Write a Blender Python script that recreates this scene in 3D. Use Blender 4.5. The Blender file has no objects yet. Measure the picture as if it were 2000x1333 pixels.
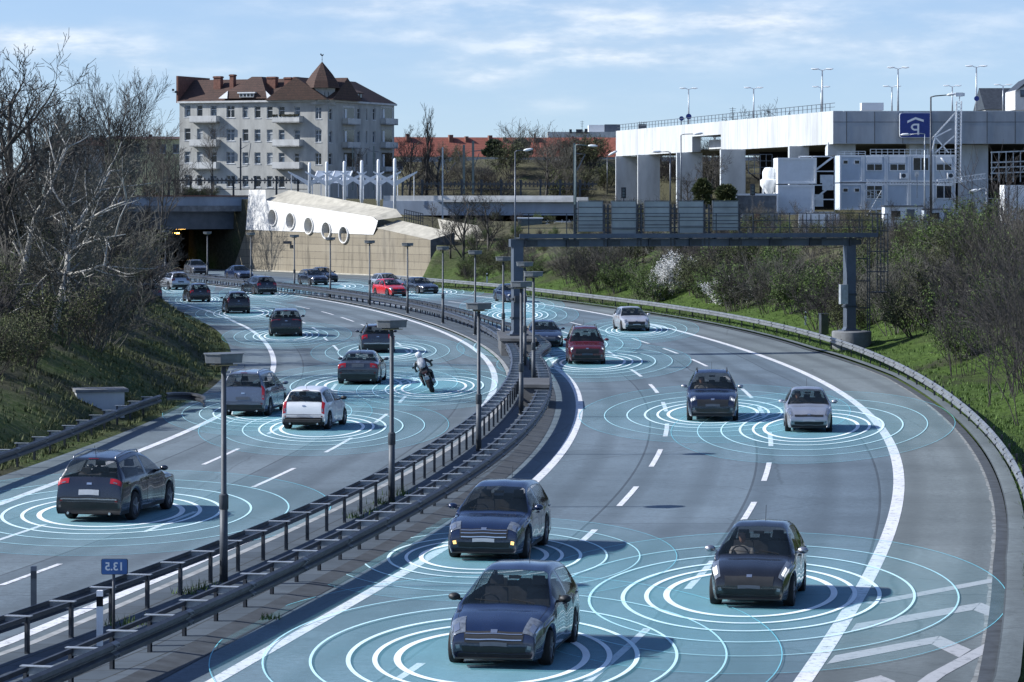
import bpy, bmesh, math, random
import numpy as np
from mathutils import Vector, Matrix
RND = random.Random(11)
C = bpy.context.scene.collection
# ---------------------------------------------------------------- photo geometry: focal length, eye height, horizon row
F, HC, HY, CX = 6000.0, 8.2, 386.0, 1000.0
def G(px, py, z=0.0):
    Y = F*(HC-z)/(py-HY); return Vector(((px-CX)*Y/F, Y, z))
def at(px, py, Y):
    return Vector(((px-CX)*Y/F, Y, HC-(py-HY)*Y/F))
# ---------------------------------------------------------------- objects and tags
ORG = {}
def tag(o, label=None, cat=None, group=None, kind=None):
    if label: o['label'] = label
    if cat: o['category'] = cat
    if group: o['group'] = group
    if kind: o['kind'] = kind
    return o
def thing(name, label, cat, loc=(0,0,0), rz=0.0, group=None, world=False):
    o = bpy.data.objects.new(name, None); C.objects.link(o)
    o.empty_display_size = .3
    o.location = loc; o.rotation_euler = (0,0,rz)
    if world: ORG[o.name] = Vector(loc)
    return tag(o, label, cat, group)
def copy_tree(o, parent=None):
    c = o.copy(); C.objects.link(c)
    if parent is not None:
        c.parent = parent
    for ch in list(o.children): copy_tree(ch, c)
    return c
class MB:
    def __init__(s): s.v=[]; s.f=[]; s.mi=[]; s.uv=None
    def add(s, vs, fs, m=0):
        b=len(s.v); s.v.extend([tuple(p) for p in vs])
        for f in fs: s.f.append([b+i for i in f]); s.mi.append(m)
    def quad(s, a,b,c,d, m=0): s.add([a,b,c,d],[[0,1,2,3]],m)
    def box(s, c, size, rz=0.0, m=0, top=1.0, rot=None):
        x,y,z=size[0]/2,size[1]/2,size[2]/2
        P=[Vector((i*x*(top if k>0 else 1),j*y*(top if k>0 else 1),k*z)) for k in (-1,1) for j in (-1,1) for i in (-1,1)]
        Rm = rot if rot is not None else Matrix.Rotation(rz,3,'Z')
        c=Vector(c); P=[Rm@p+c for p in P]
        s.add(P,[[0,2,3,1],[4,5,7,6],[0,1,5,4],[2,6,7,3],[0,4,6,2],[1,3,7,5]],m)
    def bar(s, a, b, w, h, m=0):
        a=Vector(a);b=Vector(b);d=b-a;L=d.length
        if L<1e-6: return
        d/=L; up=Vector((0,0,1))
        if abs(d.z)>.98: up=Vector((0,1,0))
        x=d.cross(up).normalized(); u=x.cross(d)
        P=[]
        for p in (a,b):
            for i,j in ((-1,-1),(1,-1),(1,1),(-1,1)): P.append(p+x*(i*w/2)+u*(j*h/2))
        s.add(P,[[3,2,1,0],[4,5,6,7],[0,1,5,4],[1,2,6,5],[2,3,7,6],[3,0,4,7]],m)
    def tube(s, pts, rad, n=6, m=0, caps=True):
        pts=[Vector(p) for p in pts]
        if not hasattr(rad,'__len__'): rad=[rad]*len(pts)
        b=len(s.v); fx=None
        for i,p in enumerate(pts):
            d=(pts[min(i+1,len(pts)-1)]-pts[max(i-1,0)])
            if d.length<1e-9: d=Vector((0,0,1))
            d.normalize()
            if fx is None:
                ref=Vector((1,0,0)) if abs(d.x)<.8 else Vector((0,1,0))
                fx=(ref-d*ref.dot(d)).normalized()
            else:
                fx=fx-d*fx.dot(d)
                fx = fx.normalized() if fx.length>1e-6 else Vector((1,0,0))
            fy=d.cross(fx)
            for k in range(n):
                a=2*math.pi*k/n
                s.v.append(tuple(p+fx*(math.cos(a)*rad[i])+fy*(math.sin(a)*rad[i])))
        for i in range(len(pts)-1):
            for k in range(n):
                k2=(k+1)%n
                s.f.append([b+i*n+k,b+i*n+k2,b+(i+1)*n+k2,b+(i+1)*n+k]); s.mi.append(m)
        if caps and n>2:
            s.f.append([b+k for k in reversed(range(n))]); s.mi.append(m)
            e=b+(len(pts)-1)*n
            s.f.append([e+k for k in range(n)]); s.mi.append(m)
    def prism(s, poly, vec, m=0):
        vec=Vector(vec); n=len(poly); P=[Vector(p) for p in poly]
        Q=[p+vec for p in P]
        s.add(P+Q,[list(reversed(range(n))),[n+i for i in range(n)]]+[[i,(i+1)%n,n+(i+1)%n,n+i] for i in range(n)],m)
    def lathe(s, prof, c=(0,0,0), axis='Z', n=16, m=0):
        b=len(s.v); c=Vector(c)
        for r,z in prof:
            for k in range(n):
                a=2*math.pi*k/n
                p={'Z':Vector((r*math.cos(a),r*math.sin(a),z)),'X':Vector((z,r*math.cos(a),r*math.sin(a))),'Y':Vector((r*math.cos(a),z,r*math.sin(a)))}[axis]
                s.v.append(tuple(p+c))
        for i in range(len(prof)-1):
            for k in range(n):
                k2=(k+1)%n; s.f.append([b+i*n+k,b+i*n+k2,b+(i+1)*n+k2,b+(i+1)*n+k]); s.mi.append(m)
    def build(s, name, mats, parent=None, smooth=False, org=None, fixn=False, auto=None):
        if not isinstance(mats,(list,tuple)): mats=[mats]
        o0=Vector((0,0,0))
        p=parent
        while p is not None:
            if p.name in ORG: o0=ORG[p.name]; break
            p=p.parent
        if org is not None: o0=Vector(org)
        me=bpy.data.meshes.new(name)
        me.from_pydata([(x-o0.x,y-o0.y,z-o0.z) for x,y,z in s.v],[],s.f)
        for mt in mats: me.materials.append(mt)
        me.polygons.foreach_set('material_index', s.mi)
        if s.uv is not None:
            ul=me.uv_layers.new(name='UVMap')
            for poly in me.polygons:
                for li in poly.loop_indices: ul.data[li].uv=s.uv[me.loops[li].vertex_index]
        if fixn:
            bm=bmesh.new(); bm.from_mesh(me); bmesh.ops.recalc_face_normals(bm,faces=bm.faces); bm.to_mesh(me); bm.free()
        if smooth: me.polygons.foreach_set('use_smooth',[True]*len(me.polygons))
        if auto: 
            me.polygons.foreach_set('use_smooth',[True]*len(me.polygons)); me.set_sharp_from_angle(angle=math.radians(auto))
        me.update()
        o=bpy.data.objects.new(name,me); C.objects.link(o)
        if parent is not None: o.parent=parent
        elif org is not None: o.location=org
        return o
# ---------------------------------------------------------------- materials
def newmat(name):
    m=bpy.data.materials.new(name); m.use_nodes=True
    return m, m.node_tree.nodes, m.node_tree.links, m.node_tree.nodes['Principled BSDF']
def setp(b, col=None, rough=None, metal=None, spec=None, coat=None, trans=None, emis=None, estr=None):
    if col is not None: b.inputs['Base Color'].default_value=(*col,1)
    if rough is not None: b.inputs['Roughness'].default_value=rough
    if metal is not None: b.inputs['Metallic'].default_value=metal
    if spec is not None: b.inputs['Specular IOR Level'].default_value=spec
    if coat is not None: b.inputs['Coat Weight'].default_value=coat; b.inputs['Coat Roughness'].default_value=.04
    if emis is not None: b.inputs['Emission Color'].default_value=(*emis,1); b.inputs['Emission Strength'].default_value=estr
def noise(N,Lk,vec,scale,detail=4,rough=.55):
    n=N.new('ShaderNodeTexNoise'); n.inputs['Scale'].default_value=scale; n.inputs['Detail'].default_value=detail; n.inputs['Roughness'].default_value=rough
    if vec is not None: Lk.new(vec,n.inputs['Vector'])
    return n.outputs['Fac']
def ramp(N,Lk,fac,stops):
    r=N.new('ShaderNodeValToRGB'); e=r.color_ramp.elements
    while len(e)<len(stops): e.new(.5)
    for i,(p,c) in enumerate(stops):
        e[i].position=p; e[i].color=(*c,1) if len(c)==3 else c
    Lk.new(fac,r.inputs['Fac']); return r.outputs['Color']
def mapr(N,Lk,fac,a,b,c,d):
    m=N.new('ShaderNodeMapRange'); m.inputs[1].default_value=a; m.inputs[2].default_value=b; m.inputs[3].default_value=c; m.inputs[4].default_value=d
    Lk.new(fac,m.inputs[0]); return m.outputs[0]
def mixc(N,Lk,fac,a,b,mode='MIX'):
    x=N.new('ShaderNodeMix'); x.data_type='RGBA'; x.blend_type=mode
    for sock,v in ((x.inputs[0],fac),(x.inputs[6],a),(x.inputs[7],b)):
        if hasattr(v,'is_linked'): Lk.new(v,sock)
        elif isinstance(v,(int,float)): sock.default_value=v
        else: sock.default_value=(*v,1)
    return x.outputs[2]
def M(name, col, rough=.6, metal=0, var=.25, scale=3.0, bump=0.0, spec=.5, coat=0, stretch=(1,1,1), coord='Object', emis=None, estr=0, dirt=0.0):
    m,N,Lk,b=newmat(name); setp(b,col,rough,metal,spec,coat,emis=emis,estr=estr)
    if var>0 or bump>0:
        tc=N.new('ShaderNodeTexCoord'); mp=N.new('ShaderNodeMapping'); mp.inputs['Scale'].default_value=stretch
        Lk.new(tc.outputs[coord],mp.inputs[0]); v=mp.outputs[0]
        f=noise(N,Lk,v,scale,6,.62)
        lo=tuple(c*(1-var) for c in col); hi=tuple(min(1,c*(1+var)) for c in col)
        c=ramp(N,Lk,f,[(.3,lo),(.7,hi)])
        if dirt>0:
            f2=noise(N,Lk,v,scale*.23,5,.7)
            c=mixc(N,Lk,mapr(N,Lk,f2,.52,.72,0,dirt),c,tuple(x*.35 for x in col))
        Lk.new(c,b.inputs['Base Color'])
        if bump>0:
            bp=N.new('ShaderNodeBump'); bp.inputs['Strength'].default_value=bump; bp.inputs['Distance'].default_value=.02
            Lk.new(noise(N,Lk,v,scale*4,5),bp.inputs['Height']); Lk.new(bp.outputs[0],b.inputs['Normal'])
    return m
MAT={}
# asphalt: UV holds metres along / across the carriageway
def asphalt(name, base, tint, joints=0.0, wear=.0):
    m,N,Lk,b=newmat(name)
    uv=N.new('ShaderNodeUVMap'); tc=N.new('ShaderNodeTexCoord'); P=tc.outputs['Object']
    fine=noise(N,Lk,P,6.0,5,.85); 
    mp=N.new('ShaderNodeMapping'); mp.inputs['Scale'].default_value=(.035,.55,1); Lk.new(uv.outputs[0],mp.inputs[0])
    streak=noise(N,Lk,mp.outputs[0],1.0,5,.6)
    patch=noise(N,Lk,P,.11,4,.6)
    c=ramp(N,Lk,streak,[(.3,tuple(x*.78 for x in base)),(.72,tint)])
    c=mixc(N,Lk,mapr(N,Lk,fine,.38,.62,.0,.85),c,tuple(x*1.65 for x in base))
    c=mixc(N,Lk,mapr(N,Lk,patch,.42,.62,0,.6),c,tuple(x*.72 for x in base))
    sx=N.new('ShaderNodeSeparateXYZ'); Lk.new(uv.outputs[0],sx.inputs[0])
    # wheel-track wear, two per lane
    w=N.new('ShaderNodeMath'); w.operation='SINE'; ww=N.new('ShaderNodeMath'); ww.operation='MULTIPLY'; ww.inputs[1].default_value=2*math.pi/1.78
    Lk.new(sx.outputs['Y'],ww.inputs[0]); Lk.new(ww.outputs[0],w.inputs[0])
    c=mixc(N,Lk,mapr(N,Lk,w.outputs[0],.0,1,0,.42),c,tuple(x*.62 for x in base))
    # repair patches: long rectangles of another age
    br=N.new('ShaderNodeTexBrick'); br.inputs['Scale'].default_value=1.0; br.inputs['Brick Width'].default_value=38; br.inputs['Row Height'].default_value=3.6; br.inputs['Mortar Size'].default_value=.035
    br.inputs['Color1'].default_value=(1,1,1,1); br.inputs['Color2'].default_value=(.66,.69,.74,1); br.inputs['Mortar'].default_value=(.42,.42,.44,1); br.offset=.37
    Lk.new(uv.outputs[0],br.inputs['Vector'])
    c=mixc(N,Lk,.85,c,br.outputs['Color'],'MULTIPLY')
    oil=noise(N,Lk,P,.9,5,.7); c=mixc(N,Lk,mapr(N,Lk,oil,.58,.72,0,.5),c,tuple(x*.5 for x in base))
    # cracks
    vo=N.new('ShaderNodeTexVoronoi'); vo.feature='DISTANCE_TO_EDGE'; vo.inputs['Scale'].default_value=.16
    dn=N.new('ShaderNodeTexNoise'); dn.inputs['Scale'].default_value=.9; Lk.new(P,dn.inputs['Vector'])
    dv=mixc(N,Lk,.25,P,dn.outputs['Color']); Lk.new(dv,vo.inputs['Vector'])
    c=mixc(N,Lk,mapr(N,Lk,vo.outputs['Distance'],.0,.006,.5,0),c,tuple(x*.45 for x in base))
    Lk.new(c,b.inputs['Base Color']); b.inputs['Roughness'].default_value=.82; b.inputs['Specular IOR Level'].default_value=.35
    bp=N.new('ShaderNodeBump'); bp.inputs['Strength'].default_value=.35; bp.inputs['Distance'].default_value=.01
    Lk.new(noise(N,Lk,P,30,3,.8),bp.inputs['Height']); Lk.new(bp.outputs[0],b.inputs['Normal'])
    return m
def paintmat(name, base=(.68,.69,.70)):
    m,N,Lk,b=newmat(name); tc=N.new('ShaderNodeTexCoord'); P=tc.outputs['Object']
    f=noise(N,Lk,P,5,6,.75); g=noise(N,Lk,P,.5,4)
    c=ramp(N,Lk,f,[(.36,(.20,.21,.22)),(.47,base)])
    c=mixc(N,Lk,mapr(N,Lk,g,.5,.7,0,.35),c,(.4,.41,.42)); Lk.new(c,b.inputs['Base Color']); b.inputs['Roughness'].default_value=.7
    return m
def slabs(name, c1, c2, mortar, bw, rh, rough=.85, ms=.02, dirt=.5, coord='UV', bump=.3, scale=1.0):
    m,N,Lk,b=newmat(name)
    tc=N.new('ShaderNodeTexCoord'); P=tc.outputs['Object']; V=tc.outputs[coord]
    br=N.new('ShaderNodeTexBrick'); br.inputs['Scale'].default_value=scale; br.inputs['Brick Width'].default_value=bw; br.inputs['Row Height'].default_value=rh; br.inputs['Mortar Size'].default_value=ms
    br.inputs['Color1'].default_value=(*c1,1); br.inputs['Color2'].default_value=(*c2,1); br.inputs['Mortar'].default_value=(*mortar,1)
    Lk.new(V,br.inputs['Vector'])
    f=noise(N,Lk,P,.8,6,.7); f2=noise(N,Lk,P,7,4,.7)
    c=mixc(N,Lk,mapr(N,Lk,f,.45,.7,0,dirt),br.outputs['Color'],tuple(x*.4 for x in c1))
    c=mixc(N,Lk,mapr(N,Lk,f2,.4,.7,0,.3),c,tuple(min(1,x*1.4) for x in c1))
    Lk.new(c,b.inputs['Base Color']); b.inputs['Roughness'].default_value=rough
    bp=N.new('ShaderNodeBump'); bp.inputs['Strength'].default_value=bump; bp.inputs['Distance'].default_value=.02
    Lk.new(br.outputs['Fac'],bp.inputs['Height']); bp.invert=True; Lk.new(bp.outputs[0],b.inputs['Normal'])
    return m
MAT['asphaltR']=asphalt('asphalt_blue_grey',(.104,.139,.165),(.154,.196,.224))
MAT['asphaltL']=asphalt('asphalt_grey',(.116,.147,.165),(.170,.206,.224))
MAT['shoulder']=asphalt('asphalt_shoulder',(.122,.143,.146),(.178,.202,.202))
MAT['mark']=paintmat('road_paint')
MAT['markold']=paintmat('road_paint_worn',(.36,.37,.38))
MAT['slab']=slabs('median_slabs',(.050,.068,.086),(.076,.098,.120),(.02,.022,.02),1.05,.55)
MAT['slabpale']=M('kerb_concrete',(.30,.31,.31),.85,var=.35,scale=2,bump=.3,dirt=.6)

MAT['gutter']=M('gutter_asphalt',(.048,.056,.064),.85,var=.4,scale=2)
MAT['pale_strip']=M('pale_concrete_strip',(.20,.21,.205),.9,var=.6,scale=3)
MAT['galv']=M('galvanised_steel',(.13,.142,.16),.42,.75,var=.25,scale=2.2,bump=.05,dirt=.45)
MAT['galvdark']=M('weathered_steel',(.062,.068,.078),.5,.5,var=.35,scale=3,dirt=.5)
MAT['galvmid']=M('guardrail_steel',(.25,.265,.275),.45,.5,var=.35,scale=2.5,dirt=.5)
MAT['galvbright']=M('bright_steel',(.42,.45,.47),.45,.5,var=.3,scale=3,dirt=.3)
MAT['lamp']=M('lamp_grey_metal',(.062,.072,.084),.55,.2,var=.3,scale=4,dirt=.3)
MAT['lamphead']=M('lamp_head_grey',(.13,.142,.15),.55,.15,var=.25,scale=5,dirt=.3)
MAT['lampglass']=M('lamp_amber_glass',(.30,.24,.12),.3,var=.2)
MAT['concrete']=M('grey_concrete',(.17,.178,.185),.88,var=.35,scale=1.6,bump=.35,dirt=.6)
MAT['concretedark']=M('dark_concrete',(.085,.09,.096),.88,var=.35,scale=1.6,bump=.35,dirt=.5)
MAT['gantry']=M('gantry_blue_grey',(.085,.105,.135),.5,.25,var=.2,scale=1.5,dirt=.35)
MAT['gantrydark']=M('gantry_dark_grey',(.05,.058,.068),.5,.3,var=.3,scale=2)
MAT['panelback']=M('sign_back_aluminium',(.33,.36,.35),.45,.25,var=.22,scale=.7,dirt=.3)
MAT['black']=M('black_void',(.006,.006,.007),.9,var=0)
MAT['white']=M('white_paint',(.78,.79,.79),.5,var=.08,scale=2,dirt=.15)
MAT['blue']=M('sign_blue',(.012,.035,.21),.4,var=.12,scale=4)
MAT['signblue']=M('sign_pale_blue',(.045,.13,.33),.4,var=.15,scale=6)
# ================================================================ ROAD
class Curve:
    def __init__(s, pts, z, ref=None):
        w=[G(p[0],p[1],z) for p in pts]; w.sort(key=lambda q:q.y)
        s.y0,s.y1=w[0].y,w[-1].y; s.ref=ref
        t=np.array([(q.y-180)/130 for q in w]); x=np.array([q.x for q in w])
        s.c=np.polyfit(t,x,5 if len(w)>11 else 3)
    def raw(s,Y): return float(np.polyval(s.c,(Y-180)/130))
    def __call__(s,Y):
        if s.y0<=Y<=s.y1: return s.raw(Y)
        e=s.y0 if Y<s.y0 else s.y1
        if s.ref is not None: return s.raw(e)+s.ref(Y)-s.ref(e)
        sl=(s.raw(e+ (1 if Y<s.y0 else -1)*4)-s.raw(e))/((1 if Y<s.y0 else -1)*4)
        return s.raw(e)+sl*(Y-e)
railL=Curve([(0,1210),(60,1191),(168,1146),(300,1096),(435,1050),(507,1020),(840,863),(883,839),(936,801),(993,753),(1005,733),(1005,705),(996,676),(977,669),(955,645),(892,617),(808,594),(724,579),(640,565),(590,560),(497,551),(373,538),(280,527)],.75)
def mk(pts,z=0): return Curve(pts,z,railL)
LL=mk([(0,984),(114,945),(242,891),(313.6,862.5),(410,825),(520,745),(530,730),(535,710),(530,690),(520,670),(494,648),(460,630)])
LA=mk([(396,908),(467,877),(646,760),(659,750),(668,700),(661,685),(650,675),(636,663)])
LB=mk([(0,1144),(120,1102),(490,952),(577,915),(635,884),(690,856),(730,826),(760,809),(777,787),(792,772),(814,722),(808,710),(785,676),(773,668),(724,642),(706,634),(690,628),(665,620),(640,612)])
LR=mk([(0,1260),(120,1209),(270,1146),(390,1098),(525,1041),(610,1005),(905,822),(931,801),(955,773),(967,752),(972,731),(965,712),(944,689),(902,668),(850,647),(797,626),(724,605),(667,592.6),(577,578.7)])
railR=mk([(45,1329),(90,1308),(195,1264),(300,1221),(450,1152),(600,1084),(675,1049),(756,1007),(870,962),(944,900),(972,873),(1008,842),(1044,813),(1070,786),(1076,762),(1066,719),(1049,688)],.75)
RL=mk([(425,1333),(545,1251),(626,1212),(707,1166),(788,1121),(847,1085),(1050,939),(1068,920),(1085,892),(1104,868),(1123,832),(1134,805),(1135,796),(1132,776),(1126,767),(1116,745),(1104,738),(1092,722)])
RC=mk([(823,1296),(780,1326),(1133,1058),(1167,1035),(1210,989),(1240,951),(1272,912),(1293,878),(1300,840),(1298,795),(1287,768),(1266,751),(1254,736),(1232,722)])
RD=mk([(1150,1330),(1266,1228),(1346,1151),(1386,1096),(1444,1025),(1479,981),(1490,940),(1503,905),(1508,872),(1501,844),(1469,778),(1447,760),(1425,740),(1380,716),(1349,702),(1325,691),(1294,681),(1266,671),(1235,661),(1138,637),(1116,630)])
RR=mk([(1567,1332),(1593,1289),(1633,1237),(1671,1180),(1711,1105),(1734,1048),(1750,1007),(1752,950),(1749,920),(1746,884),(1725,839),(1690,800),(1620,757),(1550,720),(1459,684),(1315,645),(1201,619),(1099,600),(1047,593),(976,584)])
railX=mk([(980,556),(1061,563),(1210,583),(1331,600),(1420,612),(1480,622),(1516,628),(1594,650),(1652,670),(1710,693),(1794,729),(1850,764),(1906,807),(1944,841),(1977,890),(2000,950)],.75)
_kerb=mk([(1944,1094),(1938,1007),(1932,950),(1917,909),(1887,860),(1850,819),(1775,766),(1700,721)])
def kerb(Y):
    if Y<140: return _kerb(Y) if Y>69 else _kerb(69)+(RR(Y)-RR(69))+ (69-Y)*.02
    k=min(1,(Y-140)/25); return (1-k)*_kerb(min(Y,147))+(k)*(railX(Y)-1.15) if Y<165 else railX(Y)-1.15
# tunnel wing wall plane
W0=G(455,527.5); W1=G(841,543)
def onwall(px,py,off=0.0):
    d=(W1-W0); n=Vector((d.y,-d.x,0)).normalized()
    if n.y>0: n=-n
    r=(px-CX)/F; o=W0+n*off
    # point (r*Y, Y) on the line o + t*d
    t=(o.x-r*o.y)/(r*d.y-d.x); Y=o.y+t*d.y
    return at(px,py,Y)
wd=(W1-W0).normalized(); wn=Vector((wd.y,-wd.x,0)); wn=wn if wn.y<0 else -wn     # wall normal towards the road
def wallx(Y):
    t=(Y-W0.y)/(W1.y-W0.y); return W0.x+t*(W1.x-W0.x)
def verge(Y): return LL(Y)-2.1
def edgeR(Y):
    e=kerb(Y)
    if Y>262:
        k=min(1,(Y-262)/50); e=(1-k)*e+k*(W1.x-.4 if Y<W1.y else wallx(Y)-.4)
    return e
def tang(f,Y): return (f(Y+1)-f(Y-1))/2
def ribbon(fa,fb,Y0,Y1,step,z,name,mat,nx=1,zb=None):
    mb=MB(); mb.uv=[]; Ys=np.arange(Y0,Y1+step*.5,step); s=0; prev=None
    for Y in Ys:
        a,b=fa(Y),fb(Y)
        if prev is not None: s+=math.hypot(Y-prev[1],(a+b)/2-prev[0])
        prev=((a+b)/2,Y)
        ct=1/math.sqrt(1+tang(railL,Y)**2)
        for i in range(nx+1):
            u=i/nx; mb.v.append((a+(b-a)*u,Y,z if zb is None else z+(zb-z)*u)); mb.uv.append((s,(b-a)*u*ct))
    n=nx+1
    for i in range(len(Ys)-1):
        for k in range(nx): mb.f.append([i*n+k,i*n+k+1,(i+1)*n+k+1,(i+1)*n+k]); mb.mi.append(0)
    o=mb.build(name,mat); tag(o,kind='structure'); return o
Y0,Y1=40,372
ribbon(lambda Y:verge(Y)-.05,lambda Y:LR(Y)+.55,Y0,Y1,2,0,'carriageway_outbound',MAT['asphaltL'],4)
ribbon(lambda Y:RL(Y)-.95,lambda Y:RR(Y)-.02,Y0,Y1,2,0,'carriageway_inbound',MAT['asphaltR'],4)
ribbon(lambda Y:RR(Y)-.02,lambda Y:edgeR(Y),Y0,Y1,2,0,'hard_shoulder_road',MAT['shoulder'],3)
# median: dark gutter next to the inbound side, slabs, pale kerb next to the outbound side
ribbon(lambda Y:LR(Y)+.55,lambda Y:LR(Y)+.75,Y0,Y1,2,.07,'median_kerb_outbound',MAT['slabpale'])
ribbon(lambda Y:LR(Y)+.75,lambda Y:RL(Y)-1.5,Y0,Y1,2,.08,'median_pavement',MAT['slab'],3)
ribbon(lambda Y:RL(Y)-1.5,lambda Y:RL(Y)-.95,Y0,Y1,2,.08,'median_gutter_inbound',MAT['gutter'],1,.006)
# right side: pale joint, dark gutter, pavement strip
ribbon(lambda Y:kerb(Y)-.06-.06*RND.random()**2,lambda Y:kerb(Y)+.02,Y0,150,.7,.004,'kerb_joint_road',MAT['pale_strip'])
ribbon(lambda Y:kerb(Y)+.0,lambda Y:kerb(Y)+.28,Y0,262,2,.02,'gutter_road',MAT['gutter'])
ribbon(lambda Y:kerb(Y)+.28,lambda Y:kerb(Y)+.72-.10*min(1,max(0,(Y-100)/70)),Y0,262,1,.11,'verge_pavement',MAT['shoulder'])
# markings
def solid(f,w,Y0,Y1,name,mat=None,z=.006):
    ribbon(lambda Y:f(Y)-w/2,lambda Y:f(Y)+w/2,Y0,Y1,1.5,z,name,mat or MAT['mark'])
solid(LL,.26,Y0,330,'edge_line_marking'); solid(LR,.28,Y0,330,'edge_line_marking')
solid(RL,.28,Y0,330,'edge_line_marking'); solid(RR,.32,Y0,310,'edge_line_marking')
def dashes(f,list_,name,w=.14):
    mb=MB(); mb.uv=[]
    for a,b in list_:
        Ys=np.linspace(a,b,4)
        base=len(mb.v)
        for Y in Ys:
            mb.v.append((f(Y)-w/2,Y,.006)); mb.v.append((f(Y)+w/2,Y,.006)); mb.uv+= [(0,0),(0,0)]
        for i in range(3): mb.f.append([base+2*i,base+2*i+1,base+2*i+3,base+2*i+2]); mb.mi.append(0)
    tag(mb.build(name,MAT['mark']),kind='structure')
def yy(py): return F*HC/(py-HY)
dashes(RC,[(yy(1330),yy(1296)),(yy(1190),yy(1145)),(yy(1058),yy(1035)),(yy(989),yy(951)),(yy(912),yy(878)),(yy(853),yy(828)),(yy(804),yy(786)),(yy(768),yy(751)),(yy(736),yy(722)),(158,164)]+[(y,y+6) for y in range(170,300,12)],'lane_line_marking',.16)
dashes(RD,[(yy(1332),yy(1228)),(yy(1151),yy(1096)),(yy(1025),yy(981)),(yy(940),yy(904)),(yy(872),yy(844)),(yy(815),yy(796)),(yy(778),yy(760)),(yy(743),yy(735)),(yy(716),yy(702)),(yy(691),yy(681)),(yy(671.7),yy(661.5)),(yy(651),yy(644)),(yy(637),yy(630))]+[(y,y+6) for y in range(212,300,12)],'lane_line_marking',.16)
dashes(LB,[(yy(1185),yy(1144)) if 0 else (54,58.5),(yy(1144),yy(1102)),(yy(1040),yy(1000)),(yy(952),yy(915)),(yy(884),yy(856)),(yy(826),yy(809)),(yy(787),yy(772)),(yy(750),yy(738)),(yy(722.6),yy(710)),(yy(692),yy(684)),(yy(676),yy(668)),(yy(657),yy(650)),(yy(642),yy(634)),(yy(628.5),yy(620)),(yy(615.5),yy(609))]+[(y,y+6) for y in range(226,310,12)],'lane_line_marking')
dashes(LA,[(71,77),(83,89),(yy(908),yy(877)),(106.5,112),(118,124),(yy(768),yy(750)),(yy(729),yy(716)),(yy(704),yy(696)),(yy(685),yy(675)),(yy(666),yy(659)),(188,194)]+[(y,y+6) for y in range(200,310,12)],'lane_line_marking')
# hatched chevrons beyond the edge line
mb=MB()
def stripe(pts,w):
    P=[G(*p) for p in pts]
    for a,b in zip(P[:-1],P[1:]):
        d=(b-a).normalized(); n=Vector((-d.y,d.x,0))*w/2
        mb.quad(*[p+Vector((0,0,.006)) for p in (a-n,b-n,b+n,a+n)])
stripe([(1697,1180),(1962,1130)],.36)
def poly(pts): mb.add([G(*p)+Vector((0,0,.006)) for p in pts],[list(range(len(pts)))])
poly([(1660,1235),(1902,1192),(1914,1178),(1672,1219)][::-1]); poly([(1899.5,1192),(1977,1221),(1998,1211),(1916,1178)])
poly([(1615,1298),(1822,1258),(1834,1243),(1631,1281)][::-1]); poly([(1819,1259),(1873,1285),(1897,1270),(1836,1243)])
poly([(1660,1335),(1720,1320),(1750,1332),(1720,1345)])
stripe([(1760,1370),(1830,1318),(1990,1232),(2060,1196)],.30)
stripe([(1990,1132),(2040,1150)],.3)
tag(mb.build('chevron_marking',MAT['markold']),kind='structure')

# ================================================================ TERRAIN
def sm(a,b,x):
    t=max(0,min(1,(x-a)/(b-a))); return t*t*(3-2*t)
def hsh(x,y):
    return (math.sin(x*.31+y*.17)+math.sin(x*.13-y*.23+1.3)+.5*math.sin(x*.71+y*.53)+.3*math.sin(x*1.3-y*.9))*.18
def terrain(X,Y):
    dl=verge(Y)-X; dr=X-edgeR(Y)
    if Y>W0.y+8 : 
        return 8.0 if X<-5 else 8.0-1.4*sm(-5,15,X)
    if dl>0:
        w=sm(.6,3,dl)
        z=6.4*(1-math.exp(-max(0,dl-.9)/10.5)) + hsh(X,Y)*w*1.2
        return max(.02 if dl>.02 else 0,z)
    if dr>0:
        if Y>300:
            k=sm(300,W1.y,Y)
        else: k=0
        lim=4.7
        base=lim*sm(0.6,17,max(0,dr-1.3))**.85 + hsh(X,Y)*sm(1.5,4,dr)*1.1
        base=max(.03,base)
        if dr<.60: base=-.05
        tw=dr-.6
        near=3.2+4.8*sm(W1.y-4,W0.y,Y); s_=sm(6,22,dr); hi=near*(1-s_)+5.6*s_
        if tw<.5: hi=.03
        return base*(1-k)+hi*k if Y<=W1.y else hi
    return -.08
rows=[30,36]+list(np.arange(40,356,2.0))+[356.2,357,370,400,450,520,700,1000,1800,4000,9000]
loff=[0,.25,.6,1,1.5,2,2.6,3.3,4,5,6,7.2,8.6,10,12,14,17,21,26,34,45,60,90,150,300,800,2500,6000]
roff=[0,.3,.59,.60,.9,1.3,1.8,2.3,3,3.7,4.5,5.4,6.4,7.5,8.7,10,11.4,13,15,17,20,24,30,40,55,80,140,300,800,2500,6000]
mb=MB(); ncol=len(loff)+len(roff)
for Y in rows:
    Yc=min(Y,356)
    vl,vr=verge(Yc),edgeR(Yc)
    for o in reversed(loff):
        X=vl-o-(0.001 if o else 0); mb.v.append((X,Y,terrain(X,Y) if o>0 else -.06))
    for o in roff:
        X=vr+o; mb.v.append((X,Y,terrain(X,Y) if o>0 else -.06))
for i in range(len(rows)-1):
    for k in range(ncol-1):
        mb.f.append([i*ncol+k,i*ncol+k+1,(i+1)*ncol+k+1,(i+1)*ncol+k]); mb.mi.append(0)
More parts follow.
